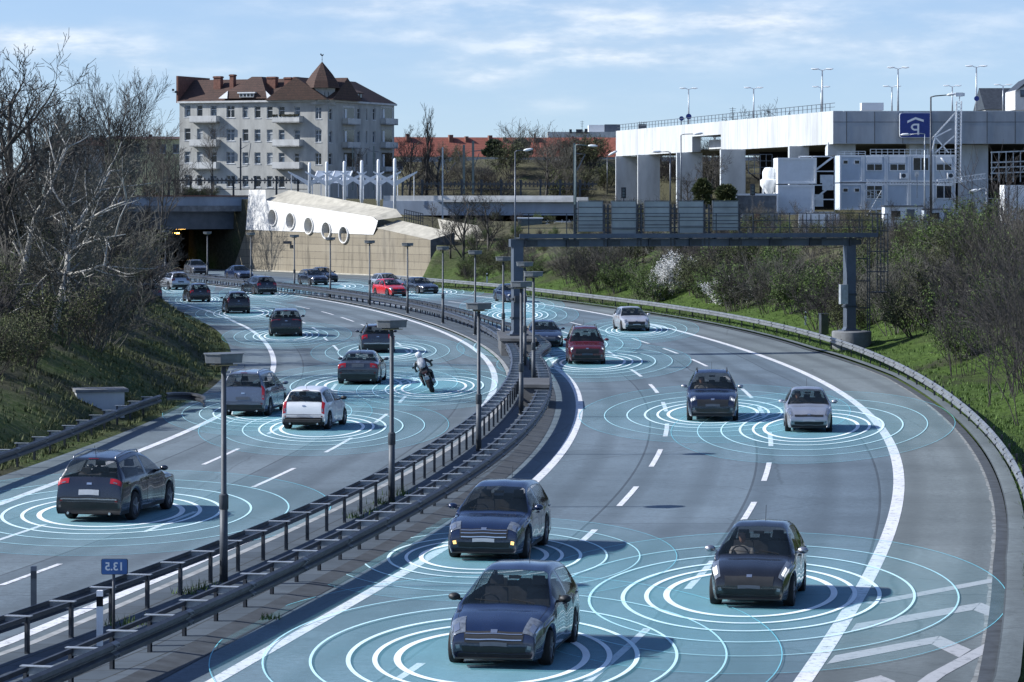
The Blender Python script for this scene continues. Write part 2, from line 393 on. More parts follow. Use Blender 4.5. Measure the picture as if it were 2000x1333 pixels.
def grassmat():
    m,N,Lk,b=newmat('grassy_ground'); tc=N.new('ShaderNodeTexCoord'); P=tc.outputs['Object']
    f=noise(N,Lk,P,.28,6,.65); g=noise(N,Lk,P,2.6,5,.7); h=noise(N,Lk,P,.09,4,.6); q=noise(N,Lk,P,11,3,.8)
    c=ramp(N,Lk,g,[(.28,(.024,.036,.010)),(.5,(.052,.090,.018)),(.72,(.095,.145,.032))])
    dry=ramp(N,Lk,q,[(.3,(.05,.045,.03)),(.7,(.15,.14,.09))])
    soil=ramp(N,Lk,q,[(.3,(.018,.017,.012)),(.7,(.06,.055,.04))])
    geo=N.new('ShaderNodeSeparateXYZ'); Lk.new(P,geo.inputs[0])
    # rougher, drier and barer under the bushes (higher up the banks); on the left bank lighter dry litter paints in sunlight
    hi=mapr(N,Lk,geo.outputs['Z'],1.2,4.2,0,.8)
    k=N.new('ShaderNodeMath'); k.operation='ADD'; Lk.new(f,k.inputs[0]); Lk.new(mapr(N,Lk,geo.outputs['Z'],.4,5,-.18,.22),k.inputs[1])
    c=mixc(N,Lk,mapr(N,Lk,k.outputs[0],.47,.62,0,.9),c,dry)
    c=mixc(N,Lk,mapr(N,Lk,h,.5,.62,0,.8),c,soil)
    lf=mapr(N,Lk,geo.outputs['X'],-2,-9,0,.45); 
    k2=N.new('ShaderNodeMath'); k2.operation='MULTIPLY'; Lk.new(lf,k2.inputs[0]); Lk.new(mapr(N,Lk,g,.4,.6,0,1.3),k2.inputs[1])
    c=mixc(N,Lk,k2.outputs[0],c,dry)
    Lk.new(c,b.inputs['Base Color']); b.inputs['Roughness'].default_value=.95; b.inputs['Specular IOR Level'].default_value=.15
    bp=N.new('ShaderNodeBump'); bp.inputs['Strength'].default_value=.8; bp.inputs['Distance'].default_value=.12; Lk.new(noise(N,Lk,P,5,5,.8),bp.inputs['Height']); Lk.new(bp.outputs[0],b.inputs['Normal'])
    return m
MAT['ground']=grassmat()
tag(mb.build('ground',MAT['ground'],smooth=True),kind='structure')
def on_terrain(px,py,ymin=60,ymax=420):
    Y=ymin
    while Y<ymax:
        p=at(px,py,Y)
        if p.z<=terrain(p.x,p.y)+.02: return p
        Y+=.5
    return at(px,py,ymax)

# ================================================================ GUARD RAILS
WPROF=[(0,.44),(.075,.475),(.08,.545),(.015,.585),(.015,.61),(.08,.65),(.075,.72),(.0,.755),(-.012,.75),(.06,.715),(.065,.655),(-.0,.612),(-.0,.583),(.065,.54),(.06,.48),(-.012,.445)]
def railbeam(f,side,Y0,Y1,step,prof=WPROF,zf=None):
    mb=MB(); Ys=list(np.arange(Y0,Y1+.01,step)); n=len(prof)
    for Y in Ys:
        t=tang(f,Y); d=Vector((t,1,0)).normalized(); nr=Vector((d.y,-d.x,0))*side
        for o,z in prof:
            p=Vector((f(Y),Y,0))+nr*o; mb.v.append((p.x,p.y,z+(zf(Y) if zf else 0)))
    for i in range(len(Ys)-1):
        for k in range(n):
            k2=(k+1)%n; q=[i*n+k,i*n+k2,(i+1)*n+k2,(i+1)*n+k]
            mb.f.append(q if side>0 else q[::-1]); mb.mi.append(0)
    mb.f.append(list(range(n))); mb.mi.append(0); mb.f.append([(len(Ys)-1)*n+k for k in range(n)]); mb.mi.append(0)
    return mb
def dirs(f,Y):
    t=tang(f,Y); d=Vector((t,1,0)).normalized(); return d,Vector((d.y,-d.x,0))
def guardrail(name,label,f,side,Y0,Y1,postoff,spacing,beammat,group=None,bracket=True,step=2.0,ground=0.0,second=False):
    """side: +1 traffic face towards +X; posts stand postoff behind the beam"""
    o0=Vector((f(Y0),Y0,0)); t=thing(name,label,'guardrail',o0,0,group,world=True)
    bm_=railbeam(f,side,Y0,Y1,step)
    for Yj in np.arange(Y0+1.5,min(Y1,190),4.0):      # overlap joints with their bolt heads
        d,nr=dirs(f,Yj); nr=nr*side; p=Vector((f(Yj),Yj,0)); b_=len(bm_.v); P_=WPROF[:8]
        for s_ in (-.14,.14):
            for o,z in P_: q=p+d*s_+nr*(o+.006); bm_.v.append((q.x,q.y,z))
        for k in range(7):
            qd=[b_+k,b_+k+1,b_+8+k+1,b_+8+k]; bm_.f.append(qd if side>0 else qd[::-1]); bm_.mi.append(1)
        for z in (.51,.685):
            for s_ in (-.09,.09): bm_.box(p+d*s_+nr*.095+Vector((0,0,z)),(.03,.03,.03),0,1)
    bm_.build('rail_beam',[beammat,MAT['galvdark'] if beammat is not MAT['galvdark'] else MAT['galv']],t,auto=40)
    if second:
        pf=[(-.03,.66),(.03,.66),(.03,.74),(-.03,.74)]
        railbeam(lambda Y:f(Y)-side*postoff*.93,side,Y0,Y1,step,pf).build('back_rail',MAT['galvdark'],t)
    Ys=list(np.arange(Y0+.8,Y1,spacing)); rest_p=MB(); rest_b=MB()
    def post(mb,p,d,nr):
        rz=math.atan2(d.y,d.x)
        mb.box(p+Vector((0,0,ground+.35)),(.10,.012,.76),rz); 
        for s in (-1,1): mb.box(p+d*(s*.05)+nr*.028+Vector((0,0,ground+.35)),(.012,.055,.75),rz)
    def brk(mb,p,d,nr):
        a=p+Vector((0,0,.745)); b=p+nr*(postoff-.02)+Vector((0,0,.745))
        mb.bar(a-nr*.06,b,.13,.014); mb.bar(a+Vector((0,0,-.09)),b+Vector((0,0,-.05)),.02,.10)
    for i,Y in enumerate(Ys):
        d,nr=dirs(f,Y); nr=nr*side; p=Vector((f(Y),Y,0))-nr*postoff
        far = i>=100
        mb=rest_p if far else MB(); post(mb,p,d,nr)
        if not far: mb.build('post',MAT['galvdark'],t)
        if bracket:
            b=rest_b if far else MB(); brk(b,p,d,nr)
            if not far: b.build('bracket',MAT['galvbright'],t)
    if rest_p.f: tag(rest_p.build('post',MAT['galvdark'],t),kind='stuff')
    if rest_b.f: tag(rest_b.build('bracket',MAT['galvbright'],t),kind='stuff')
    return t
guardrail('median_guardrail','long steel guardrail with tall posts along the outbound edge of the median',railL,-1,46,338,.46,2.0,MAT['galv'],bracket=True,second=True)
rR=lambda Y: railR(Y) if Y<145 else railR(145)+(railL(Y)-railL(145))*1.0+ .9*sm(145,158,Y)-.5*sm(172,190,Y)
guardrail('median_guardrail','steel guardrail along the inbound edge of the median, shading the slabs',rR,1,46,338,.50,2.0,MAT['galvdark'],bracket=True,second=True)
guardrail('roadside_guardrail','bright steel guardrail at the foot of the green embankment beyond the hard shoulder',railX,-1,78,300,.22,3.6,MAT['galvmid'],bracket=False,ground=.0)
# left roadside rail with a curled end
lrail=Curve([(0,886),(60,864),(130,838),(200,812),(260,789),(310,770),(345,763)],.75)
def lr_f(Y): return lrail(Y) if Y<117 else lrail(117)+(Y-117)*.05
t=guardrail('roadside_guardrail','short dark guardrail with curled end below the wooded bank',lr_f,1,66,117,.40,2.4,MAT['galvdark'])
mb=MB(); e=Vector((lr_f(117),117,0)); pts=[]
for k in range(13):
    a=math.pi*k/12; pts.append(e+Vector((.75-.75*math.cos(a),2.2*math.sin(a),-.25*k/12)))
n=len(WPROF)
for i,p in enumerate(pts):
    d=(pts[min(i+1,len(pts)-1)]-pts[max(0,i-1)]); d.z=0; d.normalize(); nr=Vector((d.y,-d.x,0))
    for o,z in WPROF: q=p+nr*o; mb.v.append((q.x,q.y,z+p.z))
for i in range(len(pts)-1):
    for k in range(n): mb.f.append([i*n+k,i*n+(k+1)%n,(i+1)*n+(k+1)%n,(i+1)*n+k]); mb.mi.append(0)
mb.build('rail_end',MAT['galvdark'],t,auto=40)

# ================================================================ MEDIAN LAMPS
def make_lamp(i,px,pyt,Y,k):
    top=at(px,pyt,Y); hz=top.z
    lab=['tall grey median lamp nearest the blue kilometre sign','grey median lamp beside the white hatchback, second from the kilometre sign','grey median lamp to the right of the motorcycle, in front of the median plinth','grey median lamp standing against the front of the concrete plinth',
     'grey median lamp between the two concrete plinths, left of the red van','grey median lamp just in front of the gantry post','grey median lamp standing left of the gantry post, amber under its head',
     'thin median lamp between the gantry post and the dark saloon by the wall','thin median lamp level with the right end of the stone wall','thin median lamp in front of the red hatchback','thin median lamp in front of the stone wall, left of the red hatchback',
     'thin median lamp in front of the rightmost porthole of the white wall','thin median lamp in front of the middle of the stone wall with small camera arm','thin median lamp at the shaded left end of the stone wall','pale thin median lamp inside the dark tunnel mouth','pale thin median lamp farthest into the tunnel mouth, by the bushes'][i]
    t=thing('median_lamp',lab,'street lamp',(top.x,Y,.08),0,'lamps along the median')
    h=hz-.08; a=math.radians(38)
    m=MB(); m.tube([(0,0,0),(0,0,h*.34)],[.088,.085],10); m.tube([(0,0,h*.34),(0,0,h*.35),(0,0,h-.24)],[.085,.062,.052],10); m.build('pole',MAT['lamp'],t,smooth=True)
    m=MB(); m.tube([(0,0,h*.32),(0,0,h*.325),(0,0,h*.385),(0,0,h*.39)],[.08,.1,.1,.07],10); m.tube([(0,0,0),(0,0,.04)],[.16,.14],10); m.build('sleeve',MAT['lamp'],t,auto=40)
    m=MB(); Rm=Matrix.Rotation(a,3,'Z')
    def hexa(w,l,z0,z1,f):
        P=[(-l/2,0),(-l*.3,-w/2),(l*.3,-w/2),(l/2,0),(l*.3,w/2),(-l*.3,w/2)]
        lo=[Rm@Vector((x*f,y*f,z0)) for x,y in P]; hi=[Rm@Vector((x,y,z1)) for x,y in P]
        m.add(lo+hi,[[5,4,3,2,1,0],[6,7,8,9,10,11]]+[[q,(q+1)%6,6+(q+1)%6,6+q] for q in range(6)])
    hexa(.62,.92,h-.2,h-.02,.96); hexa(.66,.97,h-.02,h,1); m.box((0,0,h-.22),(.30,.25,.06),a)
    hd=m.build('lamp_head',MAT['lamphead'],t)
    m=MB(); m.box(Rm@Vector((.0,.0,h-.252)),(.5,.3,.02),a); m.build('lamp_glass',MAT['lampglass'],hd)
lamps=[(437,690),(765,625),(935,592),(1018,550),(1042,531),(1025,512),(983,502),(928,490),(865,482),(796,475),(722,470),(645,464),(575,459),(490,455),(405,453),(323,450)]
for i,(px,py) in enumerate(lamps): make_lamp(i,px,py,64.6+16.7*i,i)

# ================================================================ GANTRY AND PLINTHS
t=thing('concrete_plinth','low concrete block ending the widened median, in front of a lamp','concrete block',(.9,119,0),0,world=True)
m=MB()
m.prism([(.42,119.3,0),(1.40,119.0,0),(1.45,123.5,0),(.35,123.5,0)],(0,0,.82)); m.build('block',MAT['concretedark'],t)
m=MB(); m.prism([(.38,119.2,.822),(1.45,118.92,.822),(1.5,123.6,.822),(.3,123.6,.822)],(0,0,.12)); m.build('coping',MAT['concretedark'],t)
t=thing('concrete_plinth','concrete median block carrying the left post of the sign gantry','concrete block',(.3,160.5,0),0,world=True)
m=MB(); m.prism([(-.55,157.4,0),(1.2,156.8,0),(.9,166,0),(-.75,166,0)],(0,0,.84)); m.build('block',MAT['concretedark'],t)
m=MB(); m.prism([(-.62,157.3,.842),(1.27,156.7,.842),(.97,166.1,.842),(-.82,166.1,.842)],(0,0,.14)); m.build('coping',MAT['concretedark'],t)
GA=Vector((.27,160.6,0)); GB=Vector((18.15,165.2,0)); gd=(GB-GA).normalized(); gn=Vector((gd.y,-gd.x,0))  # gn faces the camera
t=thing('concrete_plinth','round concrete base of the right gantry post behind the guardrail','concrete block',GB,0,world=True)
m=MB(); m.lathe([(0,1.02),(1.02,1.02),(1.07,.97),(1.07,-.3)],GB+gd*.12,n=24); m.build('block',MAT['concrete'],t,auto=40)
gt=thing('sign_gantry','blue-grey steel gantry spanning the inbound lanes, backs of five sign panels on it','gantry',GA,0,world=True)
def gp(u,off=0,z=0): return GA+gd*u+gn*off+Vector((0,0,z))
span=(GB-GA).length; rz=math.atan2(gd.y,gd.x)
for nm,u in (('post',0),('post',span)):
    m=MB(); b=gp(u); m.box(b+Vector((0,0,1.03)),(1.0,.9,.08),rz); m.box(b+Vector((0,0,1.15)),(.72,.62,.2),rz,top=.7)
    m.prism([b+gd*(-.26)+gn*.28+Vector((0,0,1.0)),b+gd*.26+gn*.28+Vector((0,0,1.0)),b+gd*.26-gn*.28+Vector((0,0,1.0)),b-gd*.26-gn*.28+Vector((0,0,1.0))],(0,0,4.62))
    p=m.build(nm,MAT['gantry'],gt)
    m=MB()
    for z in ((1.9,2.9,3.5) if u==0 else (2.35,3.0)): m.box(b+Vector((0,0,z)),(.66,.62,.10),rz)
    m.build('collar',MAT['gantrydark'],p)
m=MB(); m.bar(gp(-.4,0,5.82),gp(span+.3,0,5.82),.46,.40); m.build('main_beam',MAT['gantry'],gt)
for k in range(9):
    m=MB(); u=.4+k*2.25; m.box(gp(u,.30,5.84),(.12,.14,.46),rz); m.box(gp(u+.35,.235,5.80),(.58,.03,.30),rz); m.build('beam_stiffener',MAT['gantrydark'],gt)
m=MB(); m.bar(gp(-.1,.85,6.19),gp(span+1.3,.85,6.19),.06,.22); m.bar(gp(-.1,.45,6.08),gp(span+1.3,.45,6.08),.85,.03); m.build('walkway',MAT['gantry'],gt)
m=MB()
for k in range(10):
    u=.4+k*2.05; m.bar(gp(u,.85,6.2),gp(u,.85,7.38),.05,.05); m.bar(gp(u,.2,6.05),gp(u,.85,6.05),.06,.12)
for z in (6.6,6.98,7.36): m.bar(gp(0,.85,z),gp(span+1.3,.85,z),.035,.035)
m.bar(gp(span+1.3,.85,6.2),gp(span+1.3,.85,7.38),.05,.05); m.bar(gp(span+1.3,.05,6.2),gp(span+1.3,.05,7.38),.05,.05)
for z in (6.6,6.98,7.36): m.bar(gp(span+1.3,.05,z),gp(span+1.3,.85,z),.035,.035)
for z in (6.6,6.98,7.36): m.bar(gp(13,.05,z),gp(span+1.3,.05,z),.035,.035)
for k in range(5): m.bar(gp(13+k*1.5,.05,6.05),gp(13+k*1.5,.05,7.36),.045,.045)
m.build('railing',MAT['gantrydark'],gt)
def gu(px):   # distance along the gantry of a photo column
    r=(px-CX)/F; s=(GA.x-r*GA.y)/(r*gd.y-gd.x); return s
for x0,x1,yb in ((1126,1173,452),(1191,1238,460),(1255,1303,452),(1321,1369,455),(1388,1437,450)):
    u0,u1=gu(x0),gu(x1); z1=HC-(394-HY)*.0272; z0=HC-(yb-HY)*.0272
    m=MB(); m.bar(gp(u0,.35,(z0+z1)/2),gp(u1,.35,(z0+z1)/2),.07,z1-z0)
    p=m.build('sign_panel',MAT['panelback'],gt)
    m=MB()
    for z in (z0+.35,(z0+z1)/2,z1-.3): m.bar(gp(u0+.02,.40,z),gp(u1-.02,.40,z),.03,.05)
    m.bar(gp(u0-.03,.36,(z0+z1)/2),gp(u0,.36,(z0+z1)/2),.11,z1-z0+.04); m.bar(gp(u1,.36,(z0+z1)/2),gp(u1+.03,.36,(z0+z1)/2),.11,z1-z0+.04); m.bar(gp(u0-.03,.36,z1+.03),gp(u1+.03,.36,z1+.03),.11,.04)
    m.build('panel_frame',MAT['galv'],p)
    m=MB()
    for u in (u0-.16,u1+.14):
        m.bar(gp(u,.2,5.65),gp(u,.2,z1-.15),.10,.10)
        for q in range(6): m.box(gp(u+.06,.22,6.35+q*.25),(.14,.1,.07),rz)
    m.build('panel_support',MAT['galvdark'],gt)
m=MB()  # ladder with safety cage at the right end
LX=span+1.05
for u in (LX,LX+.12): m.bar(gp(u,-.05,1.0),gp(u,-.05,6.2),.05,.05)
for z in (2.25,3.7,4.9): m.bar(gp(span,0,z),gp(LX+.1,0,z),.05,.06)
for u in (LX+.55,LX+.95): 
    m.bar(gp(u,-.05,3.1),gp(u,-.05,7.3),.05,.05); m.bar(gp(u,.5,3.1),gp(u,.5,7.3),.05,.05)
for z in (3.1,4.2,5.3,6.4,7.3):
    m.bar(gp(LX,-.05,z),gp(LX+.95,-.05,z),.04,.05); m.bar(gp(LX,.5,z),gp(LX+.95,.5,z),.04,.05); m.bar(gp(LX+.95,-.05,z),gp(LX+.95,.5,z),.04,.05)
m.box(gp(LX+.6,.2,3.1),(.8,.6,.05),rz)
for k in range(18): m.bar(gp(LX+.55,-.05,3.3+k*.22),gp(LX+.95,-.05,3.3+k*.22),.025,.025)
m.build('ladder',MAT['galvdark'],gt)
m=MB(); m.box(gp(span-.42,.2,3.0),(.42,.3,1.05),rz); m.build('control_box',MAT['galvbright'],gt)
m=MB(); m.box(gp(.0,.40,2.9),(.5,.25,.32),rz); m.build('junction_box',MAT['galvdark'],gt)

# cabinets, delineators, kilometre sign
c=on_terrain(1609,655); 
t=thing('roadside_cabinet','grey metal switch cabinet behind the guardrail beside the gantry post','cabinet',c,math.radians(14))
m=MB(); m.box((0,0,.6),(.46,.42,1.25)); m.build('cabinet_body',MAT['galv'],t); m=MB(); m.box((0,0,1.245),(.52,.48,.05)); m.build('cabinet_lid',MAT['galv'],t)
m=MB(); m.box((0,-.216,.6),(.38,.012,1.0)); m.build('cabinet_door',MAT['galv'],t)
def delineator(p,label,dark=False,h=1.0):
    t=thing('delineator_post',label,'marker post',p,.1)
    m=MB(); P=[(-.06,-.05),(.06,-.05),(.04,.06),(-.04,.06)]
    m.prism([(x,y,0) for x,y in P],(0,0,h*.72)); m.build('post',MAT['white'] if not dark else MAT['galv'],t)
    m=MB(); m.prism([(x*1.01,y*1.01,h*.721) for x,y in P],(0,0,h*.18)); b=m.build('black_band',MAT['black'] if not dark else MAT['galvdark'],t)
    m=MB(); m.prism([(x,y,h*.902) for x,y in P],(0,.02,h*.1)); m.build('cap',MAT['white'] if not dark else MAT['galv'],t)
delineator(on_terrain(1573,640),'white delineator post with black band in grass left of the roadside cabinet')
delineator(on_terrain(951,556),'small white delineator post on the green bank behind the far guardrail')
delineator(G(195,1262,.08),'white and black delineator post in the median below the kilometre sign')
delineator(G(66,1190,0.0),'short grey marker post outside the median rail, left of the kilometre sign',True,.85)
p=G(222,1252,.08); t=thing('kilometre_sign','small blue kilometre sign reading 13.5 on a thin pole','sign',p,0)
m=MB(); m.tube([(0,0,0),(0,0,1.5)],.028,8); m.build('pole',MAT['galvdark'],t,smooth=True)
def rrect(w,h,r,n=5):
    P=[]
    for cx,cy,a0 in ((w/2-r,h/2-r,0),(-w/2+r,h/2-r,90),(-w/2+r,-h/2+r,180),(w/2-r,-h/2+r,270)):
        for k in range(n+1):
            a=math.radians(a0+90*k/n); P.append((cx+r*math.cos(a),cy+r*math.sin(a)))
    return P
def plate(mb,P,y,dz,th,dx=0):
    mb.prism([(x+dx,y,z+dz) for x,z in P],(0,th,0))
m=MB(); plate(m,rrect(.47,.27,.03),-.05,1.36,.02,.02); pl=m.build('sign_plate',MAT['signblue'],t)
m=MB(); plate(m,rrect(.49,.29,.035),-.028,1.36,.012,.02); m.build('sign_edge',MAT['galvdark'],pl)
def text(txt,size,loc,rot,mat,parent,name='lettering',mirror=False,extr=.003,bold=0):
    cu=bpy.data.curves.new(name,'FONT'); cu.body=txt; cu.size=size; cu.align_x='CENTER'; cu.align_y='CENTER'; cu.extrude=extr; cu.offset=bold
    o=bpy.data.objects.new(name,cu); C.objects.link(o); dg=bpy.context.evaluated_depsgraph_get()
    me=bpy.data.meshes.new_from_object(o.evaluated_get(dg)); bpy.data.objects.remove(o)
    if mirror:
        for v in me.vertices: v.co.x=-v.co.x
        me.flip_normals()
    me.materials.clear(); me.materials.append(mat)
    o=bpy.data.objects.new(name,me); C.objects.link(o); o.parent=parent; o.location=loc; o.rotation_euler=rot; return o
text('13.5',.205,(.02,-.056,1.36),(math.radians(90),0,0),MAT['white'],pl,'lettering',True,.002,.004)
# ================================================================ VEHICLES
def carpaint(name,col,metal=.08,rough=.22):
    m,N,Lk,b=newmat(name); setp(b,col,rough,metal,.5,.8)
    tc=N.new('ShaderNodeTexCoord'); f=noise(N,Lk,tc.outputs['Object'],2.5,5,.7)
    sx=N.new('ShaderNodeSeparateXYZ'); Lk.new(tc.outputs['Object'],sx.inputs[0])
    k=N.new('ShaderNodeMath'); k.operation='MULTIPLY'; Lk.new(mapr(N,Lk,sx.outputs['Z'],.2,.7,.55,.04),k.inputs[0]); Lk.new(mapr(N,Lk,f,.3,.7,.4,1),k.inputs[1])
    Lk.new(mixc(N,Lk,k.outputs[0],col,(.09,.088,.082)),b.inputs['Base Color'])   # road dust on the sills
    Lk.new(mapr(N,Lk,f,.3,.75,rough*.75,rough*1.5),b.inputs['Roughness'])
    return m
PAINT=dict(navy=carpaint('paint_navy',(.005,.011,.036)),black=carpaint('paint_black',(.008,.009,.012)),blueblack=carpaint('paint_blue_black',(.010,.014,.026)),
  midnight=carpaint('paint_midnight',(.006,.016,.052)),greyblue=carpaint('paint_grey_blue',(.10,.125,.18)),white=carpaint('paint_white',(.72,.73,.74),0,.3),
  silver=carpaint('paint_silver',(.42,.44,.48),.6,.3),palesilver=carpaint('paint_pale_silver',(.56,.56,.58),.5,.3),red=carpaint('paint_red',(.50,.012,.016),.0),
  wine=carpaint('paint_wine',(.095,.008,.014),.2),grey=carpaint('paint_grey',(.16,.17,.19),.5),steel=carpaint('paint_steel',(.055,.062,.082),.5),darkgrey=carpaint('paint_dark_grey',(.025,.027,.034),.4))
def glassmat(name,col,rough=.06):
    m,N,Lk,b=newmat(name); setp(b,col,rough,0,.35,.0)
    tc=N.new('ShaderNodeTexCoord'); f=noise(N,Lk,tc.outputs['Object'],2.2,3,.5)
    Lk.new(ramp(N,Lk,f,[(.42,tuple(c*.35 for c in col)),(.6,col)]),b.inputs['Base Color']); return m
def carglass(name,col,a):
    m,N,Lk,b=newmat(name); setp(b,col,.04,0,.5); b.inputs['Alpha'].default_value=a
    tc=N.new('ShaderNodeTexCoord'); f=noise(N,Lk,tc.outputs['Object'],2.0,3,.5); Lk.new(mapr(N,Lk,f,.35,.65,a*.8,min(1,a*1.15)),b.inputs['Alpha']); return m
MAT['glass']=carglass('car_glass_dark',(.010,.016,.020),.52)
MAT['glassclear']=carglass('car_glass_blue',(.02,.032,.04),.38)
MAT['visor_glass']=glassmat('visor_dark',(.012,.018,.024))
MAT['cabin']=M('cabin_plastic',(.018,.019,.021),.8,var=.3,scale=6); MAT['seat']=M('seat_fabric',(.055,.058,.064),.9,var=.35,scale=8)
MAT['skin']=M('skin',(.42,.25,.18),.6,var=.12,scale=6); MAT['hair']=M('dark_hair',(.03,.02,.014),.7,var=.4,scale=12); MAT['shirt']=M('pale_shirt',(.38,.36,.33),.85,var=.2,scale=6); MAT['shirtdark']=M('dark_shirt',(.05,.055,.07),.85,var=.3,scale=6)
MAT['trim']=M('black_trim',(.014,.015,.017),.55,var=.3,scale=5)
MAT['tyre']=M('tyre_rubber',(.012,.012,.013),.85,var=.4,scale=8)
MAT['rim']=M('alloy_rim',(.36,.37,.40),.35,.8,var=.25,scale=6)
MAT['rimdark']=M('dark_alloy_rim',(.10,.105,.115),.4,.7,var=.25,scale=6)
MAT['chrome']=M('chrome_trim',(.6,.62,.64),.2,.9,var=.1)
MAT['tail']=M('tail_lamp_red',(.34,.008,.012),.2,var=.35,scale=9,coat=.6)
MAT['taildark']=M('tail_lamp_dark_red',(.12,.006,.010),.2,var=.35,scale=9,coat=.6)
MAT['head']=M('head_lamp_clear',(.17,.19,.215),.12,.3,var=.45,scale=11,coat=.8)
MAT['headon']=M('head_lamp_lit',(.8,.8,.78),.2,0,var=.1,emis=(1,.98,.92),estr=.35)
MAT['fogon']=M('fog_lamp_lit',(.8,.5,.2),.3,0,var=.1,emis=(1,.62,.2),estr=1.2)
MAT['plate']=M('blank_plate',(.40,.42,.45),.5,var=.08,scale=8)
MAT['platedark']=M('dark_blank_plate',(.07,.085,.11),.5,var=.1,scale=8)
# stations: distance behind the nose, height of the silhouette, width factor.  L-, H- scaled later
HATCH=[(.06,.28,.72),(0,.42,.77),(.02,.57,.80),(.10,.68,.83),(.30,.79,.90),(.65,.88,.97),(1.02,.95,1),(1.42,1.16,1),(1.80,1.36,.99),(2.08,1.45,.985),(2.4,1.50,1),(2.9,1.49,1),(3.35,1.45,.99),(3.58,1.39,.98),(3.71,1.20,.965),(3.82,.98,.95),(3.88,.84,.94),(3.91,.66,.94),(3.92,.48,.93),(3.87,.32,.92)]
SEDAN=[(.07,.28,.72),(0,.42,.77),(.02,.56,.80),(.11,.67,.83),(.42,.77,.91),(.9,.87,.99),(1.45,.94,1),(1.85,1.14,1),(2.2,1.32,1),(2.5,1.41,1),(2.95,1.46,1),(3.35,1.44,1),(3.65,1.38,.99),(3.95,1.24,.985),(4.3,1.06,.98),(4.55,1.02,.97),(4.80,.99,.95),(4.87,.80,.94),(4.88,.52,.93),(4.83,.32,.92)]
ESTATE=[(.07,.28,.74),(0,.42,.79),(.02,.58,.82),(.08,.70,.87),(.35,.80,.93),(.85,.90,.99),(1.3,.97,1),(1.68,1.16,1),(2.0,1.34,1),(2.3,1.44,1),(2.8,1.49,1),(3.5,1.49,1),(4.15,1.46,.99),(4.4,1.41,.98),(4.55,1.2,.965),(4.65,1.0,.95),(4.71,.85,.94),(4.74,.66,.94),(4.75,.48,.93),(4.70,.32,.92)]
SUV=[(.06,.34,.76),(0,.50,.81),(.02,.70,.84),(.09,.83,.87),(.32,.94,.93),(.75,1.02,.98),(1.25,1.08,1),(1.62,1.31,1),(1.98,1.53,.99),(2.28,1.63,.985),(2.7,1.70,1),(3.3,1.69,1),(3.95,1.64,.99),(4.2,1.58,.98),(4.36,1.36,.965),(4.48,1.12,.95),(4.54,.96,.94),(4.58,.74,.94),(4.59,.54,.93),(4.53,.38,.92)]
VAN=[(.04,.32,.82),(0,.50,.85),(.01,.72,.87),(.06,.84,.89),(.25,.94,.94),(.65,1.03,.99),(1.05,1.10,1),(1.3,1.34,1),(1.55,1.58,1),(1.8,1.72,1),(2.3,1.80,1),(3.0,1.81,1),(3.85,1.79,1),(4.15,1.74,.99),(4.24,1.50,.98),(4.31,1.14,.97),(4.34,.92,.965),(4.36,.72,.96),(4.37,.52,.95),(4.32,.36,.94)]
KIND=dict(hatch=(HATCH,3.92,1.50,.93,.31,(.72,3.22)),sedan=(SEDAN,4.88,1.46,.92,.33,(.90,3.80)),estate=(ESTATE,4.75,1.49,.93,.33,(.88,3.62)),suv=(SUV,4.59,1.70,1.06,.36,(.86,3.60)),van=(VAN,4.37,1.81,1.08,.32,(.80,3.50)))
def cr(p0,p1,p2,p3,t):
    return .5*((2*p1)+(-p0+p2)*t+(2*p0-5*p1+4*p2-p3)*t*t+(-p0+3*p1-3*p2+p3)*t*t*t)
